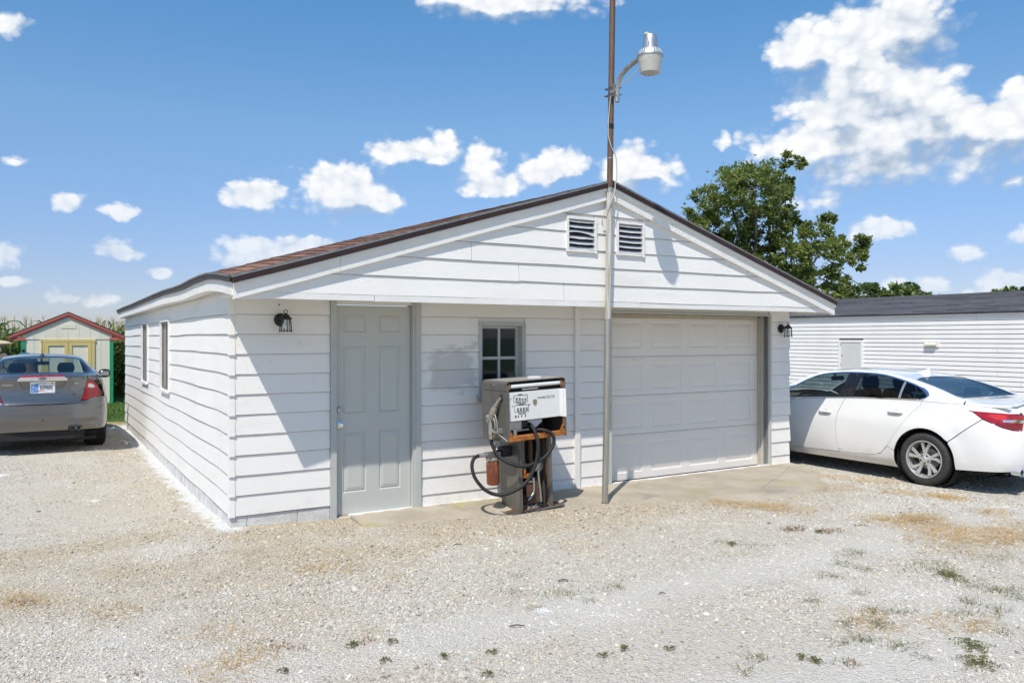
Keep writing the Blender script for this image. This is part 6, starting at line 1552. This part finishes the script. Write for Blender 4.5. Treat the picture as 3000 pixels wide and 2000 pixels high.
    patch('windscreen', strip(2.92, 3.68, .03), lambda x, y: c.T(x, y, -.004), glass_mat('clear windscreen', (.86, .92, .90)), root, .07, rim=0, inside=ref)
    patch('bonnet', strip(3.72, 4.76), Tl, PAINTG, root, .07, inside=ref)
    # trunk lid face with the number-plate niche
    niche = [(-.315, 1.098), (-.30, 1.07), (-.245, .935), (-.225, .912), (.225, .912), (.245, .935), (.30, 1.07), (.315, 1.098)]
    tl = part('trunk_lid', root)
    patch('panel', [(-.46, .755), (.46, .755), (.50, .772), (.512, .80), (.54, .88), (.57, .968), (.592, 1.05), (.606, 1.112), (.60, 1.165), (.3, 1.172), (0, 1.173), (-.3, 1.172), (-.60, 1.165), (-.606, 1.112), (-.592, 1.05), (-.57, .968), (-.54, .88), (-.512, .80), (-.50, .772)], Bf(0), PAINTG, tl, .045, holes=[niche], rim=.028, inside=ref)
    patch('niche', [(x * 1.02, z) for x, z in niche], Bf(-.026), PAINTG, tl, .05, rim=0, inside=ref)
    patch('chrome_strip', [(-.325, 1.100), (.325, 1.100), (.315, 1.135), (.28, 1.158), (-.28, 1.158), (-.315, 1.135)], Bf(.016), CHROME, tl, .045, rim=.02, inside=ref)
    patch('red_reflector', [(-.292, 1.159), (.292, 1.159), (.272, 1.181), (-.272, 1.181)], lambda t, z: c.B(t, 1.15, .014) + Vector(((z - 1.15) * .6, 0, z - 1.15)), REDL, tl, .045, rim=.012, inside=ref)
    patch('corner_fill', [(-.62, 1.112), (-.612, 1.165), (-.75, 1.155), (-tx(.42), 1.10), (-tx(.345), 1.092), (-.72, 1.088)], Bf(0), PAINTG, root, .05, inside=ref)
    patch('corner_fill', [(.62, 1.112), (.612, 1.165), (.75, 1.155), (tx(.42), 1.10), (tx(.345), 1.092), (.72, 1.088)], Bf(0), PAINTG, root, .05, inside=ref)
    # oval emblem, badges, keyhole (the tail faces -x; x right in the reader's view is -y)
    def on_tail(t, z, off): return Matrix.Translation(c.B(t, z, off)) @ Matrix.Rotation(radians(-90), 4, 'Z') @ Matrix.Rotation(pi / 2, 4, 'X')
    em = part('emblem', root); NAVY = mat('navy enamel', (.012, .03, .11), .2, coat=.8)
    el = lambda a, b, d: [(a * cos(q), b * sin(q)) for q in [2 * pi * i / 32 for i in range(32)]]
    for a, b, o, m in ((.062, .028, .022, CHROME), (.056, .0235, .0245, NAVY)):
        mb = MB(); M = on_tail(0, 1.134, o); P = el(a, b, 0); mb.add([M @ Vector((x, y, .002)) for x, y in P] + [M @ Vector((x, y, -.006)) for x, y in P], [tuple(range(32))] + [(i, (i + 1) % 32, 32 + (i + 1) % 32, 32 + i) for i in range(32)]); mb.build('oval', m, em)
    sh = Matrix.Identity(4); sh[0][1] = .25
    text('script', 'Ford', .044, CHROME, em, on_tail(0, 1.134, .0272) @ sh, .0006, sx=1.1)
    text('badge', 'FUSION', .034, CHROME, root, on_tail(.435, 1.045, .003), .0015, sx=1.35); text('badge', 'SEL', .032, CHROME, root, on_tail(-.45, 1.05, .003), .0015, sx=1.35)
    P = on_tail(-.41, .885, .003); MB().lathe([(0, 0), (.010, 0), (.010, -.004)], 14, P).build('keyhole', BLACKPL, root)
    pl2 = part('number_plate', root); M = on_tail(0, 1.0, -.012)
    def pq(name, x0, x1, z0, z1, d, m): return MB().add([M @ Vector(p) for p in ((x0, z0, d), (x1, z0, d), (x1, z1, d), (x0, z1, d))], [(0, 1, 2, 3)]).build(name, m, pl2)
    PW = mat('plate white', (.72, .74, .78), .4); PB = mat('plate blue', (.10, .26, .55), .4); PR = mat('plate red', (.55, .06, .06), .4); PO = mat('plate orange', (.75, .28, .05), .4); PK = mat('plate ink', (.06, .06, .09), .5)
    mb = MB(); mb.box(-.152, .152, -.076, .076, 0, .003, M); mb.build('plate', PW, pl2)
    fm = MB()
    for a, b, e, f in ((-.160, .160, .076, .084), (-.160, .160, -.084, -.076), (-.160, -.152, -.076, .076), (.152, .160, -.076, .076)): fm.box(a, b, e, f, -.002, .006, M)
    fm.build('plate_frame', CHROME, pl2)
    pq('blue_field', -.150, -.056, -.074, .062, .0036, PB); pq('month_tag', -.148, -.100, .046, .070, .0042, PW); pq('year_tag', .108, .140, .048, .072, .0042, PO)
    text('characters', 'BSP605', .088, PK, pl2, M @ Matrix.Translation((.046, -.006, .0045)), .0008, sx=.64, bold=.0012); text('state_name', 'INDIANA', .024, PK, pl2, M @ Matrix.Translation((.0, .060, .0045)), .0004)
    mb = MB(); L = []
    for i in range(11): x = -.07 + .15 * i / 10; z = -.060 + .008 * sin(i * .5); L += [M @ Vector((x, z, .0046)), M @ Vector((x, z + .012 * (1 - i / 11), .0046))]
    mb.add(L, [(2 * i, 2 * i + 2, 2 * i + 3, 2 * i + 1) for i in range(10)]); mb.build('wave', PR, pl2)
    text('tag_figures', '29', .016, PK, pl2, M @ Matrix.Translation((.12, -.062, .0045)), .0004)
    for sx_, sz, r in ((-.118, .012, .017), (-.078, -.022, .010), (-.128, -.045, .012)):
        st = [M @ Vector((sx_ + (r if i % 2 == 0 else r * .42) * sin(pi * i / 5), sz + (r if i % 2 == 0 else r * .42) * cos(pi * i / 5), .0048)) for i in range(10)]
        MB().add(st, [tuple(range(10))]).build('star', PW, pl2)
    an = part('antenna', root); b0 = c.T(1.42, 0)
    MB().lathe([(.038, -.004), (.030, .012), (.012, .026), (.006, .03), (0, .03)], 14, Matrix.Translation(b0)).build('base', BLACKPL, an, True); MB().tube([b0 + Vector((0, 0, .02)), b0 + Vector((-.04, 0, .11)), b0 + Vector((-.09, 0, .26))], [.006, .004, .0022], 6).build('mast', BLACKPL, an, True)
    interior(root, [(2.42, .36, .50, 1.30), (2.42, -.36, .50, 1.30), (1.32, .38, .44, 1.16), (1.32, -.38, .44, 1.16)], 3.2, .36, 1.15, (2.86, 1.285))
    MB().box(.30, 4.6, -.72, .72, .17, .22).box(.12, .5, -.55, .55, .22, .36).build('underbody', UNDER, root)
    return root
GC = grey_car()
gcu, gcv = -1.44, 6.06
GC.location = G(gcu, gcv, gz(*G(-1.2, 7.2)[:2]) + .006); GC.rotation_euler = (0, 0, TH + pi / 2)
# ------------------------------------------------------------------ trees, corn, grass, wood heap, wire
def leaf_mat(name, a, b, tr=.35):
    m = bpy.data.materials.new(name); m.use_nodes = True; t = m.node_tree; t.nodes.clear(); n = NT(t)
    out = n.n('ShaderNodeOutputMaterial'); geo = n.n('ShaderNodeNewGeometry')
    c = n.mix(geo.outputs['Random Per Island'], a, b)
    c = n.mix(n.smooth(n.noise(geo.outputs['Position'], .9, 3, .6), .35, .7, 0, .35), c, tuple(x * .72 for x in a))
    d = n.n('ShaderNodeBsdfPrincipled', ins={'Base Color': c, 'Roughness': .45, 'Specular IOR Level': .45})
    tl = n.n('ShaderNodeBsdfTranslucent', ins={0: c}); mx = n.n('ShaderNodeMixShader', ins={0: tr})
    t.links.new(d.outputs[0], mx.inputs[1]); t.links.new(tl.outputs[0], mx.inputs[2]); t.links.new(mx.outputs[0], out.inputs[0]); return m
BARK = mat('grey brown bark', (.11, .09, .07), .9, col2=(.06, .05, .04), vs=14, stretch=(1, 1, .3), bump=.01, bs=30)
OAK = leaf_mat('oak leaves', (.16, .225, .05), (.32, .36, .11), .5); FARL = leaf_mat('far leaves', (.15, .21, .06), (.24, .29, .10)); DARKL = leaf_mat('dark far leaves', (.045, .08, .03), (.075, .115, .04))

def limb_paths(base, tips, rnd):
    out = []
    for tip, r0, r1 in tips:
        m1 = base.lerp(tip, .35) + Vector((rnd.uniform(-.25, .25), rnd.uniform(-.25, .25), rnd.uniform(-.1, .25))); m2 = base.lerp(tip, .7) + Vector((rnd.uniform(-.25, .25), rnd.uniform(-.25, .25), rnd.uniform(0, .3)))
        p = catmull([base, m1, m2, tip], 5); out.append((p, [r0 + (r1 - r0) * i / (len(p) - 1) for i in range(len(p))]))
    return out
def leaf_cloud(clumps, n, size, rnd, lobes=True, shellness=.5):
    """many small leaf blades; each clump (centre, radii, share) gets sub-tufts so the crown breaks into light and dark"""
    mb_v = []; mb_f = []; tot = sum(c[2] for c in clumps)
    for (ce, ra, sh) in clumps:
        k = int(n * sh / tot); tufts = []
        nt = max(6, int(k / 60))
        for _ in range(nt):
            while True:
                d = Vector((rnd.uniform(-1, 1), rnd.uniform(-1, 1), rnd.uniform(-1, 1)))
                if .05 < d.length < 1: break
            d = d.normalized() * (d.length ** shellness)
            tufts.append((Vector((ce.x + d.x * ra[0], ce.y + d.y * ra[1], ce.z + d.z * ra[2])), rnd.uniform(.18, .42) * min(ra), d.normalized()))
        for _ in range(k):
            tp, tr, td = tufts[rnd.randrange(nt)]
            p = tp + Vector((rnd.gauss(0, 1), rnd.gauss(0, 1), rnd.gauss(0, .75))) * tr * .55
            s = size * rnd.uniform(.6, 1.35)
            ax = (Vector((rnd.gauss(0, 1), rnd.gauss(0, 1), rnd.gauss(0, .6))) + td * .7).normalized(); nn = Vector((rnd.gauss(0, .7), rnd.gauss(0, .7), 1)) ; sd = ax.cross(nn)
            if sd.length < 1e-3: continue
            sd = sd.normalized(); b = len(mb_v)
            mb_v += [p, p + ax * s * .5 + sd * s * .30, p + ax * s, p + ax * s * .5 - sd * s * .30 + ax.cross(sd) * s * .15]; mb_f.append((b, b + 1, b + 2, b + 3))
    me = bpy.data.meshes.new('crown'); me.from_pydata(mb_v, [], mb_f); return me
def from_px(x, y, Y): return Vector(((x - 1500) / FPX * Y, Y, CAM_H - (y - 988) / FPX * Y))

def tree(name, label, base, clumps, n, size, leaf, trunk_r, seed, group=None, limbs=True):
    rnd = random.Random(seed); t = thing(name, label, 'tree', base, 0, group)
    rel = [(c - base, r, s) for c, r, s in clumps]
    top = max(rel, key=lambda c: c[0].z)[0]; fork = Vector((top.x * .15, top.y * .1, min(c[0].z for c in rel) * .62))
    mb = MB(); tp = catmull([Vector((0, 0, -.15)), fork * .5 + Vector((.1, 0, 0)), fork, fork.lerp(top, .55), top], 5); L_ = len(tp)
    mb.tube(tp, [trunk_r * (1 - .93 * (i / (L_ - 1)) ** .8) for i in range(L_)], 10); mb.build('trunk', BARK, t, True)
    if limbs:
        for (p, r) in limb_paths(fork, [(c, trunk_r * .45, trunk_r * .06) for c, _, s_ in rel if s_ > .55], rnd): MB().tube(p, r, 7).build('limb', BARK, t, True)
        for c, r, s in rel:
            for _ in range(6):
                d = Vector((rnd.uniform(-1, 1) * r[0], rnd.uniform(-1, 1) * r[1], rnd.uniform(-.5, 1) * r[2])) * .85
                p = catmull([c - d * .25, c + d * .3 + Vector((0, 0, .12)), c + d], 3); MB().tube(p, [trunk_r * .10, trunk_r * .08, trunk_r * .06, trunk_r * .05, trunk_r * .04, trunk_r * .03, trunk_r * .02], 5).build('branch', BARK, t, True)
    me = leaf_cloud(rel, n, size, rnd); link('crown', me, leaf, t); return t

YO = 27.0
oc = []
for x, y, rx, ry, s in [(2200, 560, 110, 75, 1.2), (2130, 540, 60, 60, .7), (2270, 520, 60, 55, .7), (2260, 600, 75, 55, .8), (2150, 640, 85, 70, 1.0), (2055, 600, 48, 50, .5), (2030, 660, 40, 55, .45), (2060, 720, 60, 50, .6), (2150, 730, 90, 60, 1.0), (2250, 690, 70, 45, .7), (2310, 640, 32, 28, .25), (2210, 790, 95, 60, 1.0), (2100, 800, 90, 60, .8), (2330, 650, 26, 16, .15),
                        (2390, 690, 55, 45, .6), (2430, 650, 26, 30, .25), (2400, 750, 75, 50, .8), (2480, 720, 55, 32, .5), (2525, 715, 26, 22, .15), (2500, 765, 40, 25, .3), (2320, 760, 55, 50, .6), (2330, 830, 80, 50, .8), (2420, 830, 75, 45, .8), (2475, 855, 45, 30, .35), (2290, 860, 80, 50, .6), (2190, 860, 80, 50, .5), (2340, 480, 16, 20, .12), (2300, 470, 20, 22, .15)]:
    c = from_px(x, y, YO + random.uniform(-1.2, 1.2)); k = YO / FPX; oc.append((c, (rx * k * .9, max(rx, ry) * k * .85, ry * k * .9), s))
ob = from_px(2230, 1100, YO); ob.z = gz(ob.x, ob.y)
tree('oak_tree', 'large green oak rising behind the right slope of the garage roof', ob, oc, 36000, .135, OAK, .24, 21)
# trees beyond the mobile home
def far_tree(x, y, rx, ry, Y, leaf, label, seed, n=2600, size=.5):
    k = Y / FPX; rnd = random.Random(seed); cl = []
    for _ in range(6): cl.append((from_px(x + rnd.uniform(-.6, .6) * rx, y + rnd.uniform(-.4, .5) * ry, Y + rnd.uniform(-1, 1)), (rx * k * .5, rx * k * .5, ry * k * .55), 1))
    cl.append((from_px(x, y + ry, Y), (rx * k * .8, rx * k * .6, ry * k * .8), 1.2))
    b = from_px(x, 988, Y); b.z = -.05; tree('far_tree', label, b, cl, n, size, leaf, .3, seed, 'trees beyond the mobile home', limbs=False)
far_tree(2580, 880, 80, 45, 62, FARL, 'spreading light green tree beside the oak, beyond the mobile home', 31)
far_tree(2500, 900, 50, 35, 64, FARL, 'low light green tree partly behind the oak foliage', 36)
far_tree(2690, 885, 75, 38, 64, FARL, 'low light green tree over the mobile home ridge', 32)
far_tree(2655, 852, 42, 32, 90, DARKL, 'dark green tree peeping over two lighter trees', 33)
far_tree(2947, 862, 34, 22, 90, FARL, 'small tree top above the mobile home roof, next to a darker one', 34, 1200)
far_tree(2995, 862, 28, 20, 92, DARKL, 'dark small tree top above the mobile home roof', 35, 1200)

# corn behind the shed
CORN = leaf_mat('corn leaves', (.08, .14, .025), (.18, .23, .06), .4); TASS = mat('corn tassel straw', (.36, .29, .13), .8)
def corn_field():
    rnd = random.Random(5); V = []; F = []; TV = []; TF = []
    def stalk(x, y):
        z = gz(x, y); h = rnd.uniform(1.95, 2.35); b = len(V)
        for k in range(3): a = k * 2.1; V.append((x + .014 * cos(a), y + .014 * sin(a), z)); V.append((x + .006 * cos(a), y + .006 * sin(a), z + h))
        for k in range(3): q = (k + 1) % 3; F.append((b + 2 * k, b + 2 * q, b + 2 * q + 1, b + 2 * k + 1))
        a = rnd.uniform(0, 6.3)
        for i in range(rnd.randrange(9, 12)):
            zz = z + .25 + (h - .45) * i / 10; a += pi + rnd.uniform(-.5, .5); L = rnd.uniform(.5, .8) * (1 - .3 * abs(i / 10 - .5)); d = Vector((cos(a), sin(a), 0)); s = Vector((-d.y, d.x, 0)); w = .04
            b = len(V)
            for t, up, ww in ((0, 0, .5), (.3, .26, 1), (.6, .30, .9), (.85, .14, .6), (1.0, -.04, .08)):
                p = Vector((x, y, zz)) + d * L * t + Vector((0, 0, up * L)); V.append(p + s * w * ww); V.append(p - s * w * ww + Vector((0, 0, .02)))
            for k in range(4): F.append((b + 2 * k, b + 2 * k + 2, b + 2 * k + 3, b + 2 * k + 1))
        for i in range(6):
            a2 = rnd.uniform(0, 6.3); b = len(TV); d = Vector((cos(a2) * .09, sin(a2) * .09, .20)); p = Vector((x, y, z + h - .02)); TV.extend([p + Vector((.006, 0, 0)), p - Vector((.006, 0, 0)), p + d]); TF.append((b, b + 1, b + 2))
    for r in range(9):
        for i in range(150):
            u = -9 + i * .16 + rnd.uniform(-.04, .04); v = 19.6 + r * .72 + rnd.uniform(-.08, .08); p = G(u, v)
            if -1.7 < u - (-.8) < .6 and r > 3: continue
            stalk(p.x, p.y)
    me = bpy.data.meshes.new('corn_field'); me.from_pydata(V, [], F); o = link('corn_field', me, CORN); tag(o, 'tall green corn standing behind the garden shed', kind='stuff')
    me = bpy.data.meshes.new('tassels'); me.from_pydata(TV, [], TF); tp = link('tassels', me, TASS, o); tp['kind'] = 'stuff'
corn_field()

# lawn blades in the strip that shows between the car, the shed and the garage
GRASS = leaf_mat('lawn grass', (.09, .18, .03), (.19, .29, .06), .4)
def blades(name, label, pts, m, hmin, hmax, wd, lean, seed, per=1, spread=.0, zf=.65):
    rnd = random.Random(seed); V = []; F = []
    for x, y in pts:
        for _ in range(per):
            a = rnd.uniform(0, 6.3); rr = spread * sqrt(rnd.random()); px, py = x + rr * cos(a), y + rr * sin(a); z = gz(px, py) - .004
            h = rnd.uniform(hmin, hmax); a = rnd.uniform(0, 6.3); l = lean * rnd.uniform(.3, 1.4); d = Vector((cos(a), sin(a), 0)); s = Vector((-d.y, d.x, 0)) * wd; b = len(V); p = Vector((px, py, z))
            V += [p - s, p + s, p + d * h * l * .45 + s * .7 + Vector((0, 0, h * zf)), p + d * h * l * .45 - s * .7 + Vector((0, 0, h * zf)), p + d * h * l + Vector((0, 0, h * max(.12, 1 - l * .35)))]
            F += [(b, b + 1, b + 2, b + 3), (b + 3, b + 2, b + 4)]
    me = bpy.data.meshes.new(name); me.from_pydata(V, [], F); o = link(name, me, m); tag(o, label, kind='stuff'); return o
rnd = random.Random(3)
pts = []
while len(pts) < 9000:
    u, v = rnd.uniform(-3.5, .6), rnd.uniform(11.3, 17.5)
    if v < 11.9 + .5 * mnoise.noise(Vector((u, v, 0))): continue
    p = G(u, v); pts.append((p.x, p.y))
blades('lawn_grass', 'short green lawn between the garage and the shed', pts, GRASS, .05, .11, .006, .6, 4)

# dry straw and green weeds in the gravel
STRAW = leaf_mat('dry straw', (.52, .31, .09), (.74, .53, .22), .2); WEED = leaf_mat('green weed', (.11, .14, .045), (.30, .27, .11), .3); BROWN = leaf_mat('brown dead weed', (.20, .085, .03), (.30, .15, .06), .2)
def ground_px(x, y, z=-.055):
    Y = (CAM_H - z) * FPX / (y - 988); return ((x - 1500) / FPX * Y, Y)
def strew(seed, spots):
    rnd = random.Random(seed); out = []
    for x, y, rx, ry, n in spots:
        for _ in range(n):
            a = rnd.uniform(0, 6.28); r = sqrt(rnd.random()); out.append(ground_px(x + rx * r * cos(a), y + ry * r * sin(a)))
    return out
sp = strew(8, [(2180, 1478, 70, 10, 60), (2270, 1486, 30, 6, 50), (2330, 1500, 60, 10, 40), (2110, 1470, 30, 6, 30), (2600, 1525, 60, 10, 60), (2690, 1520, 50, 12, 110), (2740, 1545, 90, 20, 120), (2860, 1570, 130, 25, 150), (2960, 1560, 60, 40, 120), (2770, 1450, 50, 9, 130), (2640, 1440, 60, 10, 50), (2900, 1500, 40, 8, 50), (2450, 1430, 80, 16, 60), (2560, 1400, 80, 12, 60), (2420, 1390, 40, 10, 30), (2830, 1610, 120, 25, 60), (2710, 1580, 80, 20, 40), (2550, 1840, 30, 10, 20), (2560, 1810, 40, 8, 20), (2780, 1830, 40, 10, 25), (640, 1860, 15, 10, 12), (660, 1980, 40, 10, 18), (730, 1920, 40, 10, 22), (920, 1670, 60, 6, 18), (1000, 1668, 40, 6, 14), (340, 1790, 25, 6, 14), (60, 1760, 50, 8, 26), (690, 1590, 12, 5, 6), (2900, 1830, 60, 12, 18), (2960, 1300, 40, 6, 20), (2700, 1380, 30, 6, 20)])
blades('dry_grass', 'yellow dry straw lying in patches on the gravel', sp, STRAW, .03, .085, .0017, 2.2, 9, 5, .17, .32)
sp = strew(14, [(2330, 1548, 40, 8, 40), (2430, 1555, 35, 8, 40), (2310, 1552, 20, 6, 20), (2525, 1540, 12, 4, 10), (2690, 1528, 25, 5, 16), (1080, 1880, 10, 4, 6), (830, 1895, 14, 6, 10), (400, 1970, 12, 5, 6), (60, 1765, 40, 5, 20), (880, 1898, 10, 4, 6), (2500, 1940, 12, 5, 8)])
blades('dead_weeds', 'rust brown dead weeds on the gravel', sp, BROWN, .012, .04, .0022, 1.6, 19, 3, .05)
sp = strew(11, [(2130, 1590, 30, 6, 14), (2200, 1600, 50, 8, 10), (2480, 1620, 60, 14, 24), (2460, 1650, 30, 8, 14), (2530, 1665, 20, 8, 12), (2420, 1690, 40, 10, 12), (2720, 1660, 60, 14, 30), (2780, 1680, 30, 10, 22), (2840, 1710, 40, 10, 16), (2900, 1728, 30, 8, 14), (2960, 1730, 40, 10, 16), (2840, 1760, 30, 14, 14), (2920, 1790, 40, 14, 14), (2990, 1750, 20, 14, 10), (2380, 1760, 20, 6, 8), (2520, 1740, 30, 8, 8), (2560, 1795, 30, 6, 12), (2580, 1830, 40, 10, 14), (2480, 1830, 30, 10, 10), (2530, 1875, 30, 8, 14), (2640, 1895, 40, 8, 14), (2460, 1880, 30, 8, 8), (2700, 1925, 20, 6, 6), (2230, 1930, 30, 6, 8), (2180, 1965, 16, 5, 6), (2480, 1940, 20, 6, 5), (2850, 1960, 20, 8, 6), (1640, 1740, 60, 10, 18), (1500, 1735, 20, 6, 6), (1790, 1725, 40, 10, 12), (1720, 1760, 20, 8, 6), (1560, 1780, 10, 4, 4), (1520, 1685, 20, 4, 5), (2930, 1640, 50, 14, 14), (2810, 1800, 60, 16, 12), (2650, 1790, 40, 10, 8), (2950, 1850, 50, 14, 10)])
blades('sparse_grass', 'thin green grass tufts scattered over the gravel', sp, WEED, .015, .055, .0018, 1.7, 12, 5, .06, .5)
# single mat-forming weeds, each one a plant
def weed_mesh(seed, n, r):
    rnd = random.Random(seed); V = []; F = []
    for i in range(n):
        a = rnd.uniform(0, 6.3); L = r * rnd.uniform(.5, 1.1); d = Vector((cos(a), sin(a), 0))
        for k in range(5):
            t = (k + 1) / 5; p = d * L * t + Vector((0, 0, .006 + .012 * sin(pi * t))); 
            for s_ in (-1, 1):
                q = (Vector((-d.y, d.x, 0)) * s_ + d * .5 + Vector((0, 0, rnd.uniform(.1, .7)))).normalized(); w = d.cross(q).normalized() * .004; l = rnd.uniform(.010, .020); b = len(V)
                V += [p, p + q * l * .5 + w, p + q * l, p + q * l * .5 - w]; F.append((b, b + 1, b + 2, b + 3))
        b = len(V); s_ = Vector((-d.y, d.x, 0)) * .0015; V += [s_, -s_, d * L - s_ * .3 + Vector((0, 0, .01)), d * L + s_ * .3 + Vector((0, 0, .01))]; F.append((b, b + 1, b + 2, b + 3))
    me = bpy.data.meshes.new('weed'); me.from_pydata(V, [], F); me.materials.append(WEED); return me
WM = [weed_mesh(1, 24, .12), weed_mesh(2, 9, .055), weed_mesh(3, 5, .034)]
for x, y, k in [(2850, 1895, 0), (2865, 1945, 0), (2390, 1938, 1), (1030, 1895, 1), (1765, 1925, 2), (1440, 1916, 2), (1300, 1930, 2), (1150, 1885, 2), (2145, 1596, 1), (2400, 1560, 1), (2780, 1690, 0), (1130, 1940, 2), (1430, 1980, 2), (2350, 1930, 2), (830, 1972, 2), (1830, 1905, 2), (1960, 1905, 2)]:
    gx_, gy_ = ground_px(x, y); o = link('weed', WM[k], None, None, (gx_, gy_, gz(gx_, gy_) + .004), (0, 0, random.uniform(0, 6)))
    tag(o, 'big dark green mat weed spreading on the gravel' if k == 0 else ('palm-sized green weed on the gravel' if k == 1 else 'tiny green weed sprouting from the gravel'), 'weed', 'weeds growing through the gravel')
# twigs
for x, y, l, a in ((1515, 1838, .10, .1), (1340, 1597, .08, .5), (1940, 1742, .05, 0), (1650, 1703, .07, .2)):
    gx_, gy_ = ground_px(x, y); d = Vector((cos(a), sin(a), 0)); o = MB().tube([d * -l * .5, Vector((0, .004, .006)), d * l * .5], [.004, .005, .003], 6).build('twig', BARK, None, True, loc=(gx_, gy_, gz(gx_, gy_) + .012)); tag(o, 'short brown twig lying on the gravel', 'twig', 'twigs on the gravel')

# heap of firewood with a teal tarpaulin left of the shed
hp = from_px(24, 1060, 19.0); hp.z = gz(hp.x, hp.y)
wpz = thing('firewood_heap', 'heap of split firewood topped with pale stone beside the shed', 'woodpile', hp, TH)
WOOD = mat('weathered log', (.30, .25, .20), .9, col2=(.20, .165, .13), vs=12, bump=.006, bs=30); ENDG = mat('pale log end', (.42, .36, .28), .9, col2=(.34, .28, .2), vs=20)
for r in range(9):
    for i in range(5):
        x = -.55 + i * .24 + (.12 if r % 2 else 0) - .15; z = .11 + r * .175
        if r > 6 and i > 2: continue
        rr_ = random.uniform(.085, .115); M = Matrix.Translation((x, 0, z)) @ Matrix.Rotation(pi / 2, 4, 'X')
        MB().lathe([(0, -.25), (rr_, -.25), (rr_ * 1.03, 0), (rr_, .25), (0, .25)], 9, M).build('log', WOOD, wpz, True)
MB().lathe([(0, -.07), (.16, -.06), (.22, 0), (.15, .06), (.03, .09), (0, .09)], 8, Matrix.Translation((-.2, 0, 1.66)) @ Matrix.Diagonal((1.3, .8, .9, 1))).build('stone', mat('pale sandstone', (.55, .44, .30), .9, bump=.02, bs=9), wpz, True)
TARP = mat('teal tarpaulin', (.02, .16, .20), .4, col2=(.015, .11, .14), vs=8, bump=.01, bs=14)
tg = from_px(80, 1060, 18.6)
mb = MB(); n = 12; 
for j in range(7):
    for i in range(n + 1):
        x = -.28 + .56 * i / n; y = -.3 + .6 * j / 6; mb.v.append((x, y, 1.42 + .05 * mnoise.noise(Vector((x * 6, y * 6, 2))) - .25 * (abs(x) / .3) ** 4 - .2 * max(0, abs(y) - .2)))
mb.f = [(j * (n + 1) + i, j * (n + 1) + i + 1, (j + 1) * (n + 1) + i + 1, (j + 1) * (n + 1) + i) for j in range(6) for i in range(n)]
tt = thing('covered_barrel', 'teal tarpaulin thrown over a dark barrel between firewood and shed', 'barrel', (tg.x, tg.y, gz(tg.x, tg.y)), TH)
mb.build('tarpaulin', TARP, tt, True); MB().lathe([(0, 0), (.22, 0), (.23, .05), (.22, .45), (.235, .47), (.22, .50), (.22, .95), (.235, .97), (.22, 1.0), (.21, 1.30), (0, 1.30)], 20).build('barrel', RUSTD, tt, True)
# slack service wire from the oak to the mobile home
pa = from_px(2437, 772, 24.0); pb = from_px(2640, 905, 21.0); 
wire = [pa.lerp(pb, i / 16) + Vector((0, 0, -.10 * sin(pi * i / 16))) - pb for i in range(17)]
wo_ = MB().tube([pa - pb + (pa - pb) * .6 + Vector((0, 0, .3))] + wire, .012, 6).build('service_wire', BLACKPL, None, True, loc=pb); tag(wo_, 'thin dark overhead wire dropping from the oak to the mobile home', 'wire')
